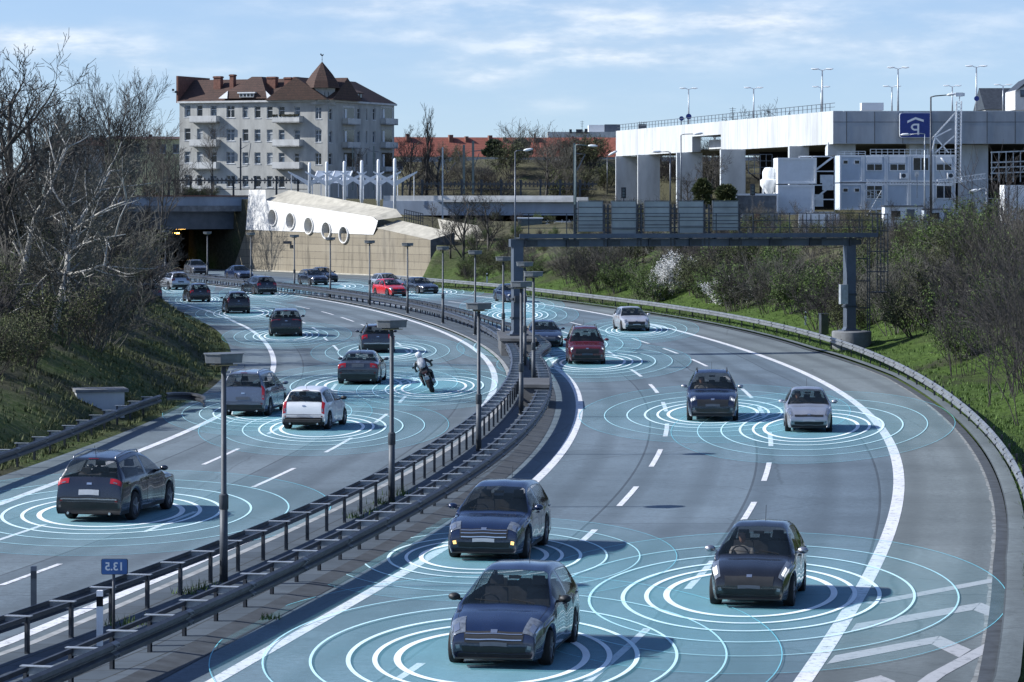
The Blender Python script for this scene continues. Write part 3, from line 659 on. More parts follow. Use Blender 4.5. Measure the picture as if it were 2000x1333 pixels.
class Car:
    def __init__(s,kind,L,W,H,tumble=.31,belt=None):
        st,l0,h0,b0,wr,wy=KIND[kind]
        s.st=[(y*L/l0,z*H/h0,w) for y,z,w in st]; s.L=L;s.W=W/2;s.H=H;s.belt=(belt or b0*H/h0); s.wr=wr; s.wy=[q*L/l0 for q in wy]; s.tum=tumble; s.n=len(st)-1
        s.base=.19*H/1.5
    def sta(s,u):
        u=max(0,min(s.n-1e-6,u)); i=int(u); t=u-i; P=s.st
        a,b,c,d=P[max(0,i-1)],P[i],P[i+1],P[min(s.n,i+2)]
        return tuple(cr(a[k],b[k],c[k],d[k],t) for k in range(3))
    def section(s,u):
        y,zt,w=s.sta(u); W=s.W*w; zl=s.base
        if u<1.5: zl=s.base+.03
        for yc in s.wy:
            R=s.wr+.055
            if abs(y-yc)<R: zl=max(zl,s.wr+math.sqrt(R*R-(y-yc)**2)-.0)
        zl=min(zl,zt-.06); zb=min(s.belt,zl+(zt-zl)*.86) if zl<=s.base+.05 else min(s.belt, s.base+(zt-s.base)*.86)
        zb=max(zb,zl+.02)
        k=max(0,min(1,(zt-zb)/max(.1,(s.H-s.belt))))
        wr=W*(.955-s.tum*k); e=min(.075,.5*(zt-zb))
        return y,[(W*.955,zl),(W*1.0,zl+.32*(zb-zl)),(W*.995,zl+.72*(zb-zl)),(W*.962,zb),(wr,zt-e),(wr-.10 if k>.5 else wr*.80,zt-e*.30),(wr*.42,zt-.012),(0,zt)]
    def S(s,u,t):
        sg=1
        if t>7: t=14-t; sg=-1
        y,P=s.section(u); i=min(6,int(t)); f=t-i
        a,b,c,d=P[max(0,i-1)],P[i],P[min(7,i+1)],P[min(7,i+2)] if i<6 else (-P[6][0],P[6][1])
        if i==3: x=b[0]+(c[0]-b[0])*f+ .018*math.sin(math.pi*f); z=b[1]+(c[1]-b[1])*f
        elif i<3:
            if i==2: d=(2*c[0]-b[0],2*c[1]-b[1])
            x=cr(a[0],b[0],c[0],d[0],f); z=cr(a[1],b[1],c[1],d[1],f)
        else:
            if i==4: a=(2*b[0]-c[0]+.02,b[1]-.05)
            x=cr(a[0],b[0],c[0],d[0],f); z=cr(a[1],b[1],c[1],d[1],f)
        return Vector((sg*x, s.L/2-y, z))      # nose towards +y
    def N(s,u,t):
        h=.04; a=s.S(min(s.n-.001,u+h),t)-s.S(max(0,u-h),t); b=s.S(u,t+h)-s.S(u,t-h); n=a.cross(b)
        if n.length<1e-9: return Vector((0,0,1))
        n.normalize(); p=s.S(u,t)
        c=Vector((0,max(-s.L*.3,min(s.L*.3,p.y)),.6))
        return n if n.dot(p-c)>0 else -n
    def patch(s,mb,u0,u1,t0,t1,off,nu=6,nt=6,slant=0,m=0,thick=True):
        b=len(mb.v)
        for i in range(nu+1):
            for j in range(nt+1):
                t=t0+(t1-t0)*j/nt; u=u0+(u1-u0)*i/nu+slant*(j/nt-.5)
                mb.v.append(tuple(s.S(u,t)+s.N(u,t)*off))
        for i in range(nu):
            for j in range(nt):
                q=[b+i*(nt+1)+j,b+(i+1)*(nt+1)+j,b+(i+1)*(nt+1)+j+1,b+i*(nt+1)+j+1]
                mb.f.append(q); mb.mi.append(m)
    def both(s,mb,u0,u1,t0,t1,off,**k):
        s.patch(mb,u0,u1,t0,t1,off,**k); s.patch(mb,u0,u1,14-t0,14-t1,off,**k)
def make_car(name,label,kind,dims,paint,loc,heading,front,cat='car',group=None,opt={}):
    L,W,H=dims; c=Car(kind,L,W,H,opt.get('tumble',.31),opt.get('belt'))
    t=thing(name,label,cat,loc,heading,group); pm=PAINT[paint]; n=c.n
    r0,r1={'sedan':(12.3,14.0),'hatch':(13.08,14.85),'estate':(13.08,14.85),'suv':(13.08,14.85),'van':(13.12,14.8)}[kind]
    rt=(4.25,9.75) if kind!='sedan' else (4.1,9.9)
    s1={'sedan':(7.0,9.75,9.95,12.55),'hatch':(7.0,10.0,10.2,13.0),'estate':(7.0,9.9,10.1,13.2),'suv':(7.0,9.9,10.1,13.1),'van':(7.0,9.95,10.15,13.2)}[kind]
    openings=[(6.2,8.77,4.2,9.8),(r0+.08,r1-.08,rt[0]+.1,rt[1]-.1)]+[(s1[q]+.1,s1[q+1]-.06,ta,tb_) for q in (0,2) for ta,tb_ in ((3.12,3.88),(10.12,10.88))]
    # shell, open at the windows
    mb=MB(); us=[]; u=0.0
    while u<n: us.append(u); u+=.13 if c.sta(u)[0]<c.L*.35 or c.sta(u)[0]>c.L*.6 else .17
    us=sorted(set([round(q,3) for q in us]+[round(q,3) for o in openings for q in o[:2]])); us=[q for i,q in enumerate(us) if i==0 or q-us[i-1]>.012]+[n-1e-5]
    ts=[k/3 for k in range(9)]+[2.7,3.0,3.12,3.37,3.63,3.88,4.0,4.1,4.2,4.4,4.65]+[5+k/3 for k in range(7)]
    ts=ts+[14-q for q in reversed(ts[:-1])]
    for u in us:
        for tt in ts: mb.v.append(tuple(c.S(u,tt)))
    nt=len(ts)
    for i in range(len(us)-1):
        um=(us[i]+us[i+1])/2
        for k in range(nt-1):
            tm=(ts[k]+ts[k+1])/2
            if any(o[0]-.02<um<o[1]+.02 and o[2]<tm<o[3] for o in openings): continue
            mb.f.append([i*nt+k,i*nt+k+1,(i+1)*nt+k+1,(i+1)*nt+k]); mb.mi.append(0)
        mb.f.append([i*nt+nt-1,i*nt,(i+1)*nt,(i+1)*nt+nt-1]); mb.mi.append(1)
    mb.f.append(list(range(nt))); mb.mi.append(1); mb.f.append([(len(us)-1)*nt+k for k in reversed(range(nt))]); mb.mi.append(1)
    body=mb.build('body',[pm,MAT['trim']],t,fixn=True,auto=48)
    gl=MAT['glass']
    def part(nm,mat,fn,parent=t,auto=60):
        m=MB(); fn(m); return m.build(nm,mat,parent,auto=auto,fixn=False)
    part('windscreen',gl,lambda m:c.patch(m,6.12,8.85,4.12,9.88,.006,8,14))
    part('rear_window',MAT['glassclear'] if opt.get('clear') else gl,lambda m:c.patch(m,r0,r1,4.25 if kind!='sedan' else 4.1,9.75 if kind!='sedan' else 9.9,.006,6,14))
    for a,b in ((3.07,3.93),(14-3.07,14-3.93)):
        part('side_window',gl,lambda m:c.patch(m,s1[0],s1[1],a,b,.006,10,3)); part('side_window',gl,lambda m:c.patch(m,s1[2],s1[3],a,b,.006,10,3))
    # cabin: dashboard, seats with head restraints, steering wheel
    yc_=c.L/2-c.sta(6.1)[0]; bz=c.belt; hz=c.H
    m=MB(); m.box((0,yc_-.42,bz-.16),(c.W*1.72,.55,.22)); m.box((0,yc_-1.6,.36),(c.W*1.6,2.6,.10)); m.tube([(c.W*.42+.17*math.cos(a_*.5236),yc_-.62+.05*math.sin(a_*.5236),bz-.02+.16*math.sin(a_*.5236)) for a_ in range(13)],.016,5); m.build('interior',MAT['cabin'],t)
    seats=[(-.42,yc_-1.22),(.42,yc_-1.22)]
    for fx,sy in seats:
        m=MB(); X_=fx*c.W; R_=Matrix.Rotation(math.radians(14),3,'X')
        m.box((X_,sy,bz-.18),(.46,.14,.72),top=.86,rot=R_); m.box((X_,sy+.26,bz-.48),(.48,.52,.16)); m.box((X_,sy-.10,min(hz-.2,bz+.31)),(.25,.09,.17),top=.85,rot=R_); m.build('seat',MAT['seat'],t)
    m=MB(); sy=yc_-2.05; m.box((0,sy,bz-.22),(c.W*1.45,.16,.62),rot=Matrix.Rotation(math.radians(16),3,'X'))
    for fx in (-.5,0,.5): m.box((fx*c.W,sy-.09,min(hz-.24,bz+.17)),(.22,.08,.13))
    m.build('rear_seat',MAT['seat'],t)
    m=MB(); p_=c.S(8.45,7); m.box(p_+Vector((0,-.06,-.10)),(.22,.03,.06)); m.build('rear_view_mirror',MAT['trim'],t)
    if opt.get('driver'):
        h_=heading; dx_=.42*c.W; R3=Matrix.Rotation(h_,3,'Z'); off=R3@Vector((dx_,yc_-1.02,bz-.52))
        pr=thing('person',opt['driver'],'person',Vector(loc)+off,h_); k_=min(1,(hz-.14-(bz-.52))/.98)
        J_=[((0,-.02,.08),.15,.13),((0,-.08,.34),.15,.11),((0,-.10,.54),.17,.10),((0,-.07,.64),.055),((.20,-.07,.54),.07),((.24,.14,.34),.05),((.12,.36,.44),.04),((-.20,-.07,.54),.07),((-.24,.14,.34),.05),((-.12,.36,.44),.04),((.10,.22,.05),.085),((-.10,.22,.05),.085)]
        skin_body('body',[((q[0][0],q[0][1],q[0][2]*k_),*q[1:]) for q in J_],[(0,1),(1,2),(2,3),(2,4),(4,5),(5,6),(2,7),(7,8),(8,9),(0,10),(0,11)],MAT[opt.get('shirt','shirt')],pr,sub=1)
        m=MB(); m.lathe([(0,-.125),(.045,-.11),(.066,-.05),(.075,.02),(.068,.075),(.04,.108),(0,.115)],(0,-.045,.80*k_),'Z',14); m.prism([(-.012,.028,.80*k_),(.012,.028,.80*k_),(.006,.05,.775*k_),(-.006,.05,.775*k_)],(0,0,-.02)); hd_=m.build('head',MAT['skin'],pr,smooth=True)
        m=MB(); m.lathe([(.079,.0),(.082,.05),(.06,.105),(0,.13)],(0,-.06,.80*k_),'Z',14); m.build('hair',MAT['hair'],hd_,smooth=True)
        for sx in (-1,1):
            m=MB(); q=Vector((sx*.12,.37,.44*k_)); m.tube([q-Vector((0,.05,0)),q,q+Vector((0,.045,.01))],[.026,.036,.028],7)
            for f_ in range(4): e0=q+Vector((-.03+.02*f_,.04,.015)); m.tube([e0,e0+Vector((0,.04,.0)),e0+Vector((0,.03,-.03))],[.010,.0095,.007],5)
            m.tube([q+Vector((-sx*.03,.0,.01)),q+Vector((-sx*.05,.04,.015))],[.011,.008],5); m.build('hand',MAT['skin'],pr,smooth=True)
    # seams and trims
    def seams(m):
        for uu in (6.9,(s1[1]+s1[2])/2,s1[3]-.25): 
            for q in (0,1):
                a,b=(.55,3.0) if q==0 else (13.45,11.0); c.patch(m,uu-.012*(20/ n),uu+.012*(20/n),a,b,.003,1,6)
    part('door_seam',MAT['trim'],seams)
    def lower(m):
        c.both(m,4.9,15.2,.02,.42 if kind in('suv','van') else .22,.006,nu=40,nt=2)
    part('sill_trim',MAT['trim'],lower)
    hs=MB()
    for sx in (-1,1):
        for uu in (s1[1]-.35,s1[3]-.75):
            p=c.S(uu,2.62 if sx>0 else 11.38); hs.box(p+Vector((sx*.016,0,0)),(.03,.17,.032))
    hs.build('door_handle',pm if kind!='van' else MAT['trim'],t)
    # wheels
    for yc in c.wy:
        for sx in (-1,1):
            cen=Vector((sx*(c.W-.115),c.L/2-yc,c.wr)); R=c.wr; w=.105
            m=MB(); m.lathe([(R*.62,-w),(R*.93,-w),(R,-w*.7),(R,w*.7),(R*.93,w),(R*.62,w)],cen,'X',22); ty=m.build('wheel',MAT['tyre'],t,auto=40)
            m=MB(); f=sx
            m.lathe([(R*.63,f*w*.86),(R*.60,f*w*.55),(R*.2,f*w*.50),(0,f*w*.5)],cen,'X',22)
            for k in range(5):
                a=2*math.pi*k/5+.3; d=Vector((0,math.cos(a),math.sin(a)))
                m.bar(cen+Vector((f*w*.78,0,0))+d*R*.06,cen+Vector((f*w*.84,0,0))+d*R*.62,R*.17,.02)
            m.lathe([(R*.64,f*w*.9),(R*.60,f*w*.9)],cen,'X',22); m.lathe([(R*.13,f*w*.7),(R*.13,f*w*.86),(0,f*w*.88)],cen,'X',10)
            m.build('rim',MAT[opt.get('rim','rim')],ty,auto=40)
    # mirrors
    for sx in (-1,1):
        p=c.S(7.15,3.25 if sx>0 else 10.75); m=MB()
        q=p+Vector((sx*.15,.02,.05))
        m.lathe([(0,-.07),(.06,-.06),(.085,-.01),(.07,.05),(0,.07)],q,'Y',10); 
        for v in range(len(m.v)): x,y,z=m.v[v]; m.v[v]=(q.x+(x-q.x)*1.35,y,q.z+(z-q.z)*.85)
        m.bar(p-Vector((sx*.03,0,.0)),q-Vector((0,0,.03)),.05,.04); m.build('mirror',MAT[opt['mirror']] if 'mirror' in opt else pm,t,auto=60)
    hl=MAT[opt.get('lights','head')]
    if front:
        gm=opt.get('grille','trim')
        ug,tg=opt.get('grillebox',((1.35,2.75),(5.1,8.9)))
        g=part('grille',MAT[gm],lambda m:c.patch(m,ug[0],ug[1],tg[0],tg[1],.008,4,8))
        if opt.get('chrome'):
            def cb(m):
                for k in range(opt['chrome']): 
                    a=ug[0]+(ug[1]-ug[0])*(k+.5)/opt['chrome']; c.patch(m,a-.06,a+.06,tg[0]+.1,tg[1]-.1,.016,1,8)
            part('grille_bar',MAT['chrome'],cb,g)
        part('lower_intake',MAT['trim'],lambda m:c.patch(m,.25,.95,4.75,9.25,.008,3,10))
        h=opt.get('headbox',((2.5,4.2),(2.55,5.0)))
        for q in (0,1):
            a,b=h[1] if q==0 else (14-h[1][0],14-h[1][1])
            l=part('headlight',MAT['head'],lambda m:c.patch(m,h[0][0],h[0][1],a,b,.010,6,6,slant=(.5 if q==0 else .5)))
            du=h[0][1]-h[0][0]; on=hl is MAT['headon']
            for fa,fb in ((.22,.48),(.56,.82)):
                aa,bb=a+(b-a)*fa,a+(b-a)*fb
                part('lamp_reflector',MAT['headon'] if on else MAT['chrome'],lambda m:c.patch(m,h[0][0]+du*.25,h[0][1]-du*.3,aa,bb,.016,3,3,slant=.25),l)
        fm=MAT['fogon'] if opt.get('fog') else MAT['head']
        for a,b in ((3.9,4.55),(10.1,9.45)): part('fog_light',fm,lambda m:c.patch(m,.7,1.15,a,b,.012,3,3))
        part('number_plate',MAT[opt.get('plate','platedark')],lambda m:c.patch(m,*opt.get('platebox',(1.02,1.42)),6.15,7.85,.026,2,4))
        part('badge',MAT['chrome'],lambda m:c.patch(m,2.5,2.95,6.8,7.2,.012,2,2))
        m=MB()
        for sx in (-1,1):
            a=c.S(6.22,7.25+(0 if sx<0 else 1.3))+Vector((0,0,.012)); b=c.S(6.42,5.3+(0 if sx<0 else 2.0))+Vector((0,0,.014)); m.bar(a,b,.014,.012)
        m.build('wiper',MAT['trim'],t)
        part('bonnet_seam',MAT['trim'],lambda m:(c.patch(m,3.4,6.1,4.35,4.40,.003,6,1),c.patch(m,3.4,6.1,9.65,9.60,.003,6,1)))
    else:
        tb=opt.get('tailbox',((15.0,16.3),(3.15,5.3)))
        for q in (0,1):
            a,b=tb[1] if q==0 else (14-tb[1][0],14-tb[1][1])
            l=part('tail_light',MAT[opt.get('tail','tail')],lambda m:c.patch(m,tb[0][0],tb[0][1],a,b,.010,6,5))
            aa,bb=a+(b-a)*.55,a+(b-a)*.85
            part('reverse_lamp',MAT['head'],lambda m:c.patch(m,tb[0][0]+(tb[0][1]-tb[0][0])*.6,tb[0][0]+(tb[0][1]-tb[0][0])*.85,aa,bb,.016,2,2),l)
        pb=opt.get('platebox',(16.55,17.15)); part('number_plate',MAT[opt.get('plate','platedark')],lambda m:c.patch(m,pb[0],pb[1],6.2,7.8,.016,2,4))
        part('rear_bumper_trim',MAT[opt.get('bumper','trim')],lambda m:c.patch(m,18.1,18.9,4.3,9.7,.010,3,10))
        for a,b in ((4.2,4.7),(9.8,9.3)): part('reflector',MAT['taildark'],lambda m:c.patch(m,17.7,17.95,a,b,.012,1,3))
        part('tailgate_seam',MAT['trim'],lambda m:c.patch(m,17.45,17.51,4.3,9.7,.004,1,10))
        part('badge',MAT['chrome'],lambda m:c.patch(m,15.7,16.0,6.8,7.2,.013,2,2))
        if opt.get('chromebar'): part('chrome_strip',MAT['chrome'],lambda m:c.patch(m,17.55,17.72,4.35,9.65,.014,1,10))
        if kind!='sedan':
            part('third_brake_light',MAT['taildark'],lambda m:c.patch(m,12.92,13.03,6.5,7.5,.012,1,3))
            m=MB(); m.bar(c.S(14.75,7)+Vector((0,-.02,.01)),c.S(14.2,8.2)+Vector((0,-.02,.01)),.02,.012); m.build('wiper',MAT['trim'],t)
        m=MB()
        for sx in (-1,1): m.tube([(sx*c.W*.6,-c.L/2+.12,.24),(sx*c.W*.6,-c.L/2-.01,.24)],.035,8)
        m.build('exhaust_pipe',MAT['chrome'],t)
    if opt.get('rails'):
        for sx in (-1,1):
            m=MB(); m.tube([c.S(9.3,4.75 if sx>0 else 9.25)+Vector((0,0,.0)),c.S(9.6,4.75 if sx>0 else 9.25)+Vector((0,0,.06)),c.S(11,4.75 if sx>0 else 9.25)+Vector((0,0,.07)),c.S(12.5,4.75 if sx>0 else 9.25)+Vector((0,0,.06)),c.S(12.85,4.75 if sx>0 else 9.25)],.018,6)
            m.build('roof_rail',MAT[opt['rails']],t,smooth=True)
    p=c.S(12.2 if kind!='sedan' else 11.5,7); m=MB(); m.tube([p-Vector((0,0,.01)),p+Vector((0,-.12,.28))],.006,5); m.build('aerial',MAT['trim'],t)
    return t
def skin_body(name,joints,edges,mat,parent=None,loc=None,rot=None,sub=2,root=0):
    me=bpy.data.meshes.new(name); me.from_pydata([j[0] for j in joints],edges,[])
    o=bpy.data.objects.new(name,me); C.objects.link(o)
    o.modifiers.new('sk','SKIN'); sv=me.skin_vertices[0].data
    for i,j in enumerate(joints): sv[i].radius=(j[1],j[1] if len(j)<3 else j[2]); sv[i].use_root=(i==root)
    o.modifiers['sk'].use_smooth_shade=True
    s=o.modifiers.new('ss','SUBSURF'); s.levels=s.render_levels=sub
    dg=bpy.context.evaluated_depsgraph_get(); me2=bpy.data.meshes.new_from_object(o.evaluated_get(dg)); bpy.data.objects.remove(o)
    me2.materials.clear(); me2.materials.append(mat); me2.polygons.foreach_set('use_smooth',[True]*len(me2.polygons))
    o=bpy.data.objects.new(name,me2); C.objects.link(o)
    if parent: o.parent=parent
    return o
def place(px,py,f,front,L):
    """ground point of the nearer bumper -> car centre and heading along lane curve f"""
    g=G(px,py); th=math.atan2(-tang(f,g.y),1.0)      # rotation about z of +y
    d=Vector((-math.sin(th),math.cos(th),0)); cen=g+d*(L/2-.12)
    return cen,(th+math.pi if front else th)
CARS=[]
def car(name,label,kind,dims,paint,px,py,f,front,yaw=0,**opt):
    cen,h=place(px,py,f,front,dims[0]); CARS.append(make_car(name,label,kind,dims,paint,cen,h+math.radians(yaw),front,opt.pop('cat','car'),'cars on the inbound lanes' if front else 'cars on the outbound lanes',opt)); return CARS[-1]
# inbound, noses towards the camera
car('hatchback','dark blue hatchback nearest the camera, at the bottom edge between two lanes','hatch',(4.3,1.82,1.56),'midnight',966,1309,RL,True,headbox=((2.3,4.3),(2.2,5.2)),chrome=2,clear=True,mirror='trim')
car('estate_car','dark blue car with lit amber fog lamps hugging the median guardrail','suv',(4.5,1.82,1.60),'midnight',946,1098,RL,True,fog=True,plate='plate',chrome=3,headbox=((2.5,3.9),(2.4,5.2)))
car('small_hatchback','small black hatchback with tall lit headlamps on the outer lane beside the thick line','hatch',(3.75,1.70,1.53),'black',1464,1190,RD,True,driver='driver with pale top and dark hair in the small black hatchback',lights='headon',headbox=((2.4,5.1),(2.7,4.55)),mirror='rim')
car('small_hatchback','pale silver small hatchback in the outer lane to the right of the dark SUV','hatch',(3.82,1.66,1.48),'silver',1580,846,RR,True,driver='driver in dark top in the pale silver small hatchback',shirt='shirtdark',headbox=((2.4,4.6),(2.6,4.7)),grillebox=((2.1,2.75),(5.0,9.0)),plate='plate')
car('suv','navy SUV with white ring headlamps and roof rails in the middle lane','suv',(4.75,1.90,1.78),'navy',1392,825,RD,True,driver='driver in pale top in the navy SUV with ring headlamps',lights='headon',rails='trim',headbox=((2.35,3.5),(3.1,5.0)),platebox=(1.3,1.7),mirror='palesilver' if 0 else 'rim')
car('delivery_van','dark red tall van with lit headlamps passing the gantry post','van',(4.4,1.83,1.84),'wine',1147,714,RC,True,lights='headon',rails='trim',headbox=((2.4,3.6),(2.5,4.6)),cat='van')
car('saloon_car','dark blue low saloon with large grille left of the red van','sedan',(4.75,1.86,1.42),'navy',1068,680,lambda Y:RC(Y)-1.2,True,lights='headon',headbox=((2.4,3.3),(2.6,4.9)),grille='platedark',grillebox=((.9,2.6),(5.4,8.6)))
car('hatchback','pale silver hatchback with wide dark grille near the right guardrail','hatch',(4.35,1.80,1.46),'palesilver',1243,648,RR,True,grillebox=((1.1,2.6),(5.1,8.9)),plate='plate',headbox=((2.4,3.6),(2.6,4.9)))
car('saloon_car','dark blue car half hidden behind the left gantry post','sedan',(4.6,1.82,1.44),'midnight',1010,592,RR,True,lights='headon',headbox=((2.4,3.3),(2.6,4.9)))
car('coupe','dark coupe with silver wheels in the outer lane right of the red hatchback','sedan',(4.5,1.82,1.40),'blueblack',834,575,lambda Y:RR(Y),True,yaw=8,plate='plate')
car('hatchback','bright red hatchback in front of the silver car near the stone wall','hatch',(3.9,1.70,1.46),'red',773,580,lambda Y:RD(Y),True,yaw=8)
car('hatchback','silver car partly hidden behind the red hatchback','hatch',(4.3,1.80,1.50),'silver',770,568,lambda Y:RR(Y),True,yaw=6)
car('hatchback','dark blue car in front of the stone wall below the middle porthole','hatch',(4.2,1.78,1.5),'blueblack',623,558,lambda Y:RR(Y),True,yaw=4)
car('saloon_car','dark car partly behind the dark blue one in front of the stone wall','sedan',(4.6,1.8,1.45),'darkgrey',643,552,lambda Y:RR(Y),True,yaw=4)
car('saloon_car','dark blue car leaving the tunnel shadow, low behind the median rail','sedan',(4.6,1.82,1.46),'midnight',478,548,lambda Y:RR(Y),True,yaw=4)
car('estate_car','grey car in the shade of the tunnel mouth with a bright headlamp','suv',(4.6,1.85,1.62),'grey',391,538,lambda Y:RR(Y),True,lights='headon',headbox=((2.5,3.4),(2.6,4.6)))
car('hatchback','dark car deep in the tunnel mouth near the bushes','hatch',(4.2,1.8,1.5),'steel',318,534,lambda Y:RR(Y),True)
# outbound, tails towards the camera
car('suv','dark SUV with red tail lamps nearest the camera on the outbound lanes','suv',(4.52,1.84,1.70),'blueblack',186,1021,LA,False,yaw=-3.5,rails='galvbright' if 0 else 'rim',plate='plate',chromebar=True,tailbox=((14.95,15.75),(3.1,5.3)),clear=True)
car('people_carrier','grey-blue people carrier behind the nearest median lamp','van',(4.5,1.76,1.70),'greyblue',485,815,LA,False,yaw=-5,rails='rim',tailbox=((14.5,16.9),(3.2,4.4)),clear=True,plate='plate' if 0 else 'platedark',cat='car')
car('small_hatchback','white small hatchback with black rear window and upright tail lamps','hatch',(3.6,1.66,1.50),'white',604,841,LB,False,yaw=-6,tailbox=((14.6,17.2),(3.5,4.55)),plate='plate',mirror='trim',platebox=(17.55,18.05),bumper='trim')
car('saloon_car','dark steel-grey saloon with wide red tail lamps left of the motorcycle','sedan',(4.9,1.88,1.46),'steel',703,753,LB,False,yaw=-2,tailbox=((16.1,17.0),(3.1,5.4)),platebox=(16.3,17.0),chromebar=False)
car('estate_car','dark grey estate car with chrome bumper strip behind the dark saloon','estate',(4.75,1.84,1.52),'steel',738,691,LB,False,chromebar=True,rails='trim')
car('suv','dark SUV with slim light strip alone beside the bending edge line','suv',(4.7,1.94,1.66),'darkgrey',559,659,LA,False,tailbox=((15.1,15.55),(3.1,6.0)),tail='taildark',tumble=.26)
car('hatchback','black high-backed hatchback in the outer lane before the tunnel','hatch',(3.9,1.70,1.60),'black',466,614,LA,False,tail='taildark',tailbox=((14.2,16.2),(3.3,4.5)))
car('estate_car','dark estate with red lamps beside the median rail below the tunnel wall','suv',(4.7,1.84,1.62),'blueblack',516,577,LR,False,yaw=6,chromebar=True)
car('hatchback','black hatchback with glowing red tail lamps, left of the black high-backed one','hatch',(3.9,1.74,1.50),'black',391,591,LA,False)
car('suv','silver SUV farthest ahead on the outbound lanes near the bushes','suv',(4.4,1.8,1.62),'silver',348,567,LB,False,yaw=6,tail='taildark')
car('hatchback','dark car half hidden by the bushes at the outer edge','hatch',(4.1,1.76,1.52),'blueblack',296,592,LL,False)

# ---- motorcycle with rider, leaning into the bend
mp=G(846,768); bh=math.atan2(-tang(LR,mp.y),1.0)+math.radians(2); lean=math.radians(-22)   # lean to the left
bk=thing('motorcycle','dark motorcycle leaning left in the bend with a rider on it','motorcycle',mp,bh)
bk.rotation_euler=(0,lean,bh)
for nm,yc in (('wheel',-.0),('wheel',1.42)):
    w=.095 if yc<1 else .065
    m=MB(); prof=[(.20,-w*.7)]+[(.20+.11*math.sin(math.pi*k/10)**.7 if 0 else .235+.075*math.cos((k-4)*math.pi/9),-w+2*w*k/8) for k in range(9)]+[(.20,w*.7)]
    m.lathe(prof,(0,yc,.31),'X',24); ty=m.build('wheel',MAT['tyre'],bk,smooth=True)
    m=MB(); m.lathe([(.205,-.05),(.205,.05),(.17,.03),(.17,-.03),(.205,-.05)],(0,yc,.31),'X',20)
    for k in range(5):
        a=2*math.pi*k/5; m.bar((0,yc,.31),(0,yc+.19*math.cos(a),.31+.19*math.sin(a)),.03,.03)
    m.build('rim',MAT['rimdark'],ty,auto=40)
m=MB()
m.lathe([(0,.0),(.10,.05),(.14,.25),(.16,.5),(.13,.78),(.05,.95),(0,.97)],(0,.35,.78),'Y',12)
m.box((0,.62,.46),(.30,.50,.38)); m.bar((-.09,0,.31),(-.09,.55,.42),.05,.07); m.bar((.09,0,.31),(.09,.55,.42),.05,.07)
m.bar((-.09,1.42,.31),(-.09,1.16,.98),.05,.05); m.bar((.09,1.42,.31),(.09,1.16,.98),.05,.05)
m.build('frame',MAT['trim'],bk,auto=40)
m=MB(); m.prism([(-.16,1.0,.62),(-.16,1.45,.78),(-.14,1.32,1.12),(-.14,1.02,1.06)],(.32,0,0)); m.prism([(-.12,1.22,1.10),(-.12,1.34,1.12),(-.10,1.12,1.34)],(.24,0,0)); m.build('fairing',PAINT['blueblack'],bk)
m=MB(); m.prism([(-.12,-.28,.92),(-.12,.45,.80),(-.12,.50,.90),(-.12,-.22,1.02)],(.24,0,0)); m.build('seat',MAT['trim'],bk)
m=MB(); m.box((0,-.31,.93),(.20,.04,.07)); m.build('tail_light',MAT['taildark'],bk)
m=MB(); m.box((0,-.30,.70),(.19,.015,.17),rot=Matrix.Rotation(.4,3,'X')); m.bar((0,-.26,.9),(0,-.31,.7),.05,.03); m.build('number_plate',MAT['plate'],bk)
m=MB(); m.tube([(.2,.5,.35),(.22,.1,.42),(.23,-.22,.52)],[.04,.075,.075],10); m.build('exhaust_pipe',MAT['galvbright'],bk,smooth=True)
m=MB(); m.tube([(-.36,1.02,1.02),(-.18,1.1,1.06),(.18,1.1,1.06),(.36,1.02,1.02)],.016,6); m.build('handlebar',MAT['trim'],bk)
for sx in (-1,1):
    m=MB(); m.box((sx*.40,1.14,1.24),(.13,.04,.08)); m.bar((sx*.30,1.06,1.04),(sx*.39,1.13,1.22),.015,.015); m.build('mirror',MAT['trim'],bk)
MAT['leather']=M('black_leather',(.014,.015,.018),.5,var=.4,scale=5); MAT['jacket']=M('pale_grey_jacket',(.42,.44,.46),.7,var=.3,scale=5); MAT['helmet']=M('white_helmet',(.75,.76,.77),.15,var=.1,coat=.7)
rd=thing('person','rider in black leathers with white helmet and pale backpack on the leaning motorcycle','person',mp,bh); rd.rotation_euler=(0,lean,bh)
J=[((0,.12,1.0),.16,.13),((0,.30,1.20),.16,.12),((0,.48,1.40),.18,.12),((0,.58,1.50),.07),((0,.62,1.58),.06),
   ((.20,.50,1.42),.075),((.34,.74,1.22),.055),((.35,1.00,1.06),.042),((-.20,.50,1.42),.075),((-.34,.74,1.22),.055),((-.35,1.00,1.06),.042),
   ((.13,.16,.96),.11),((.24,.60,.86),.085),((.22,.36,.46),.055),((.22,.48,.40),.05),((-.13,.16,.96),.11),((-.24,.60,.86),.085),((-.22,.36,.46),.055),((-.22,.48,.40),.05)]
E_=[(0,1),(1,2),(2,3),(3,4),(2,5),(5,6),(6,7),(2,8),(8,9),(9,10),(0,11),(11,12),(12,13),(13,14),(0,15),(15,16),(16,17),(17,18)]
b=skin_body('body',J,E_,MAT['leather'],rd)
m=MB()
for sx in (-1,1):
    for k in range(4): m.tube([(sx*(.31+.025*k),1.01,1.075),(sx*(.31+.025*k),1.06,1.07),(sx*(.31+.025*k),1.06,1.035),(sx*(.31+.025*k),1.02,1.03)],[.013,.012,.011,.009],6)
    m.tube([(sx*.31,.99,1.05),(sx*.29,1.03,1.03),(sx*.30,1.05,1.02)],[.014,.012,.009],6)
m.build('glove_fingers',MAT['leather'],rd,smooth=True)
m=MB(); m.lathe([(0,-.16),(.08,-.14),(.13,-.06),(.14,.03),(.12,.10),(.07,.145),(0,.155)],(0,.70,1.66),'Z',16); m.build('helmet',MAT['helmet'],rd,smooth=True)
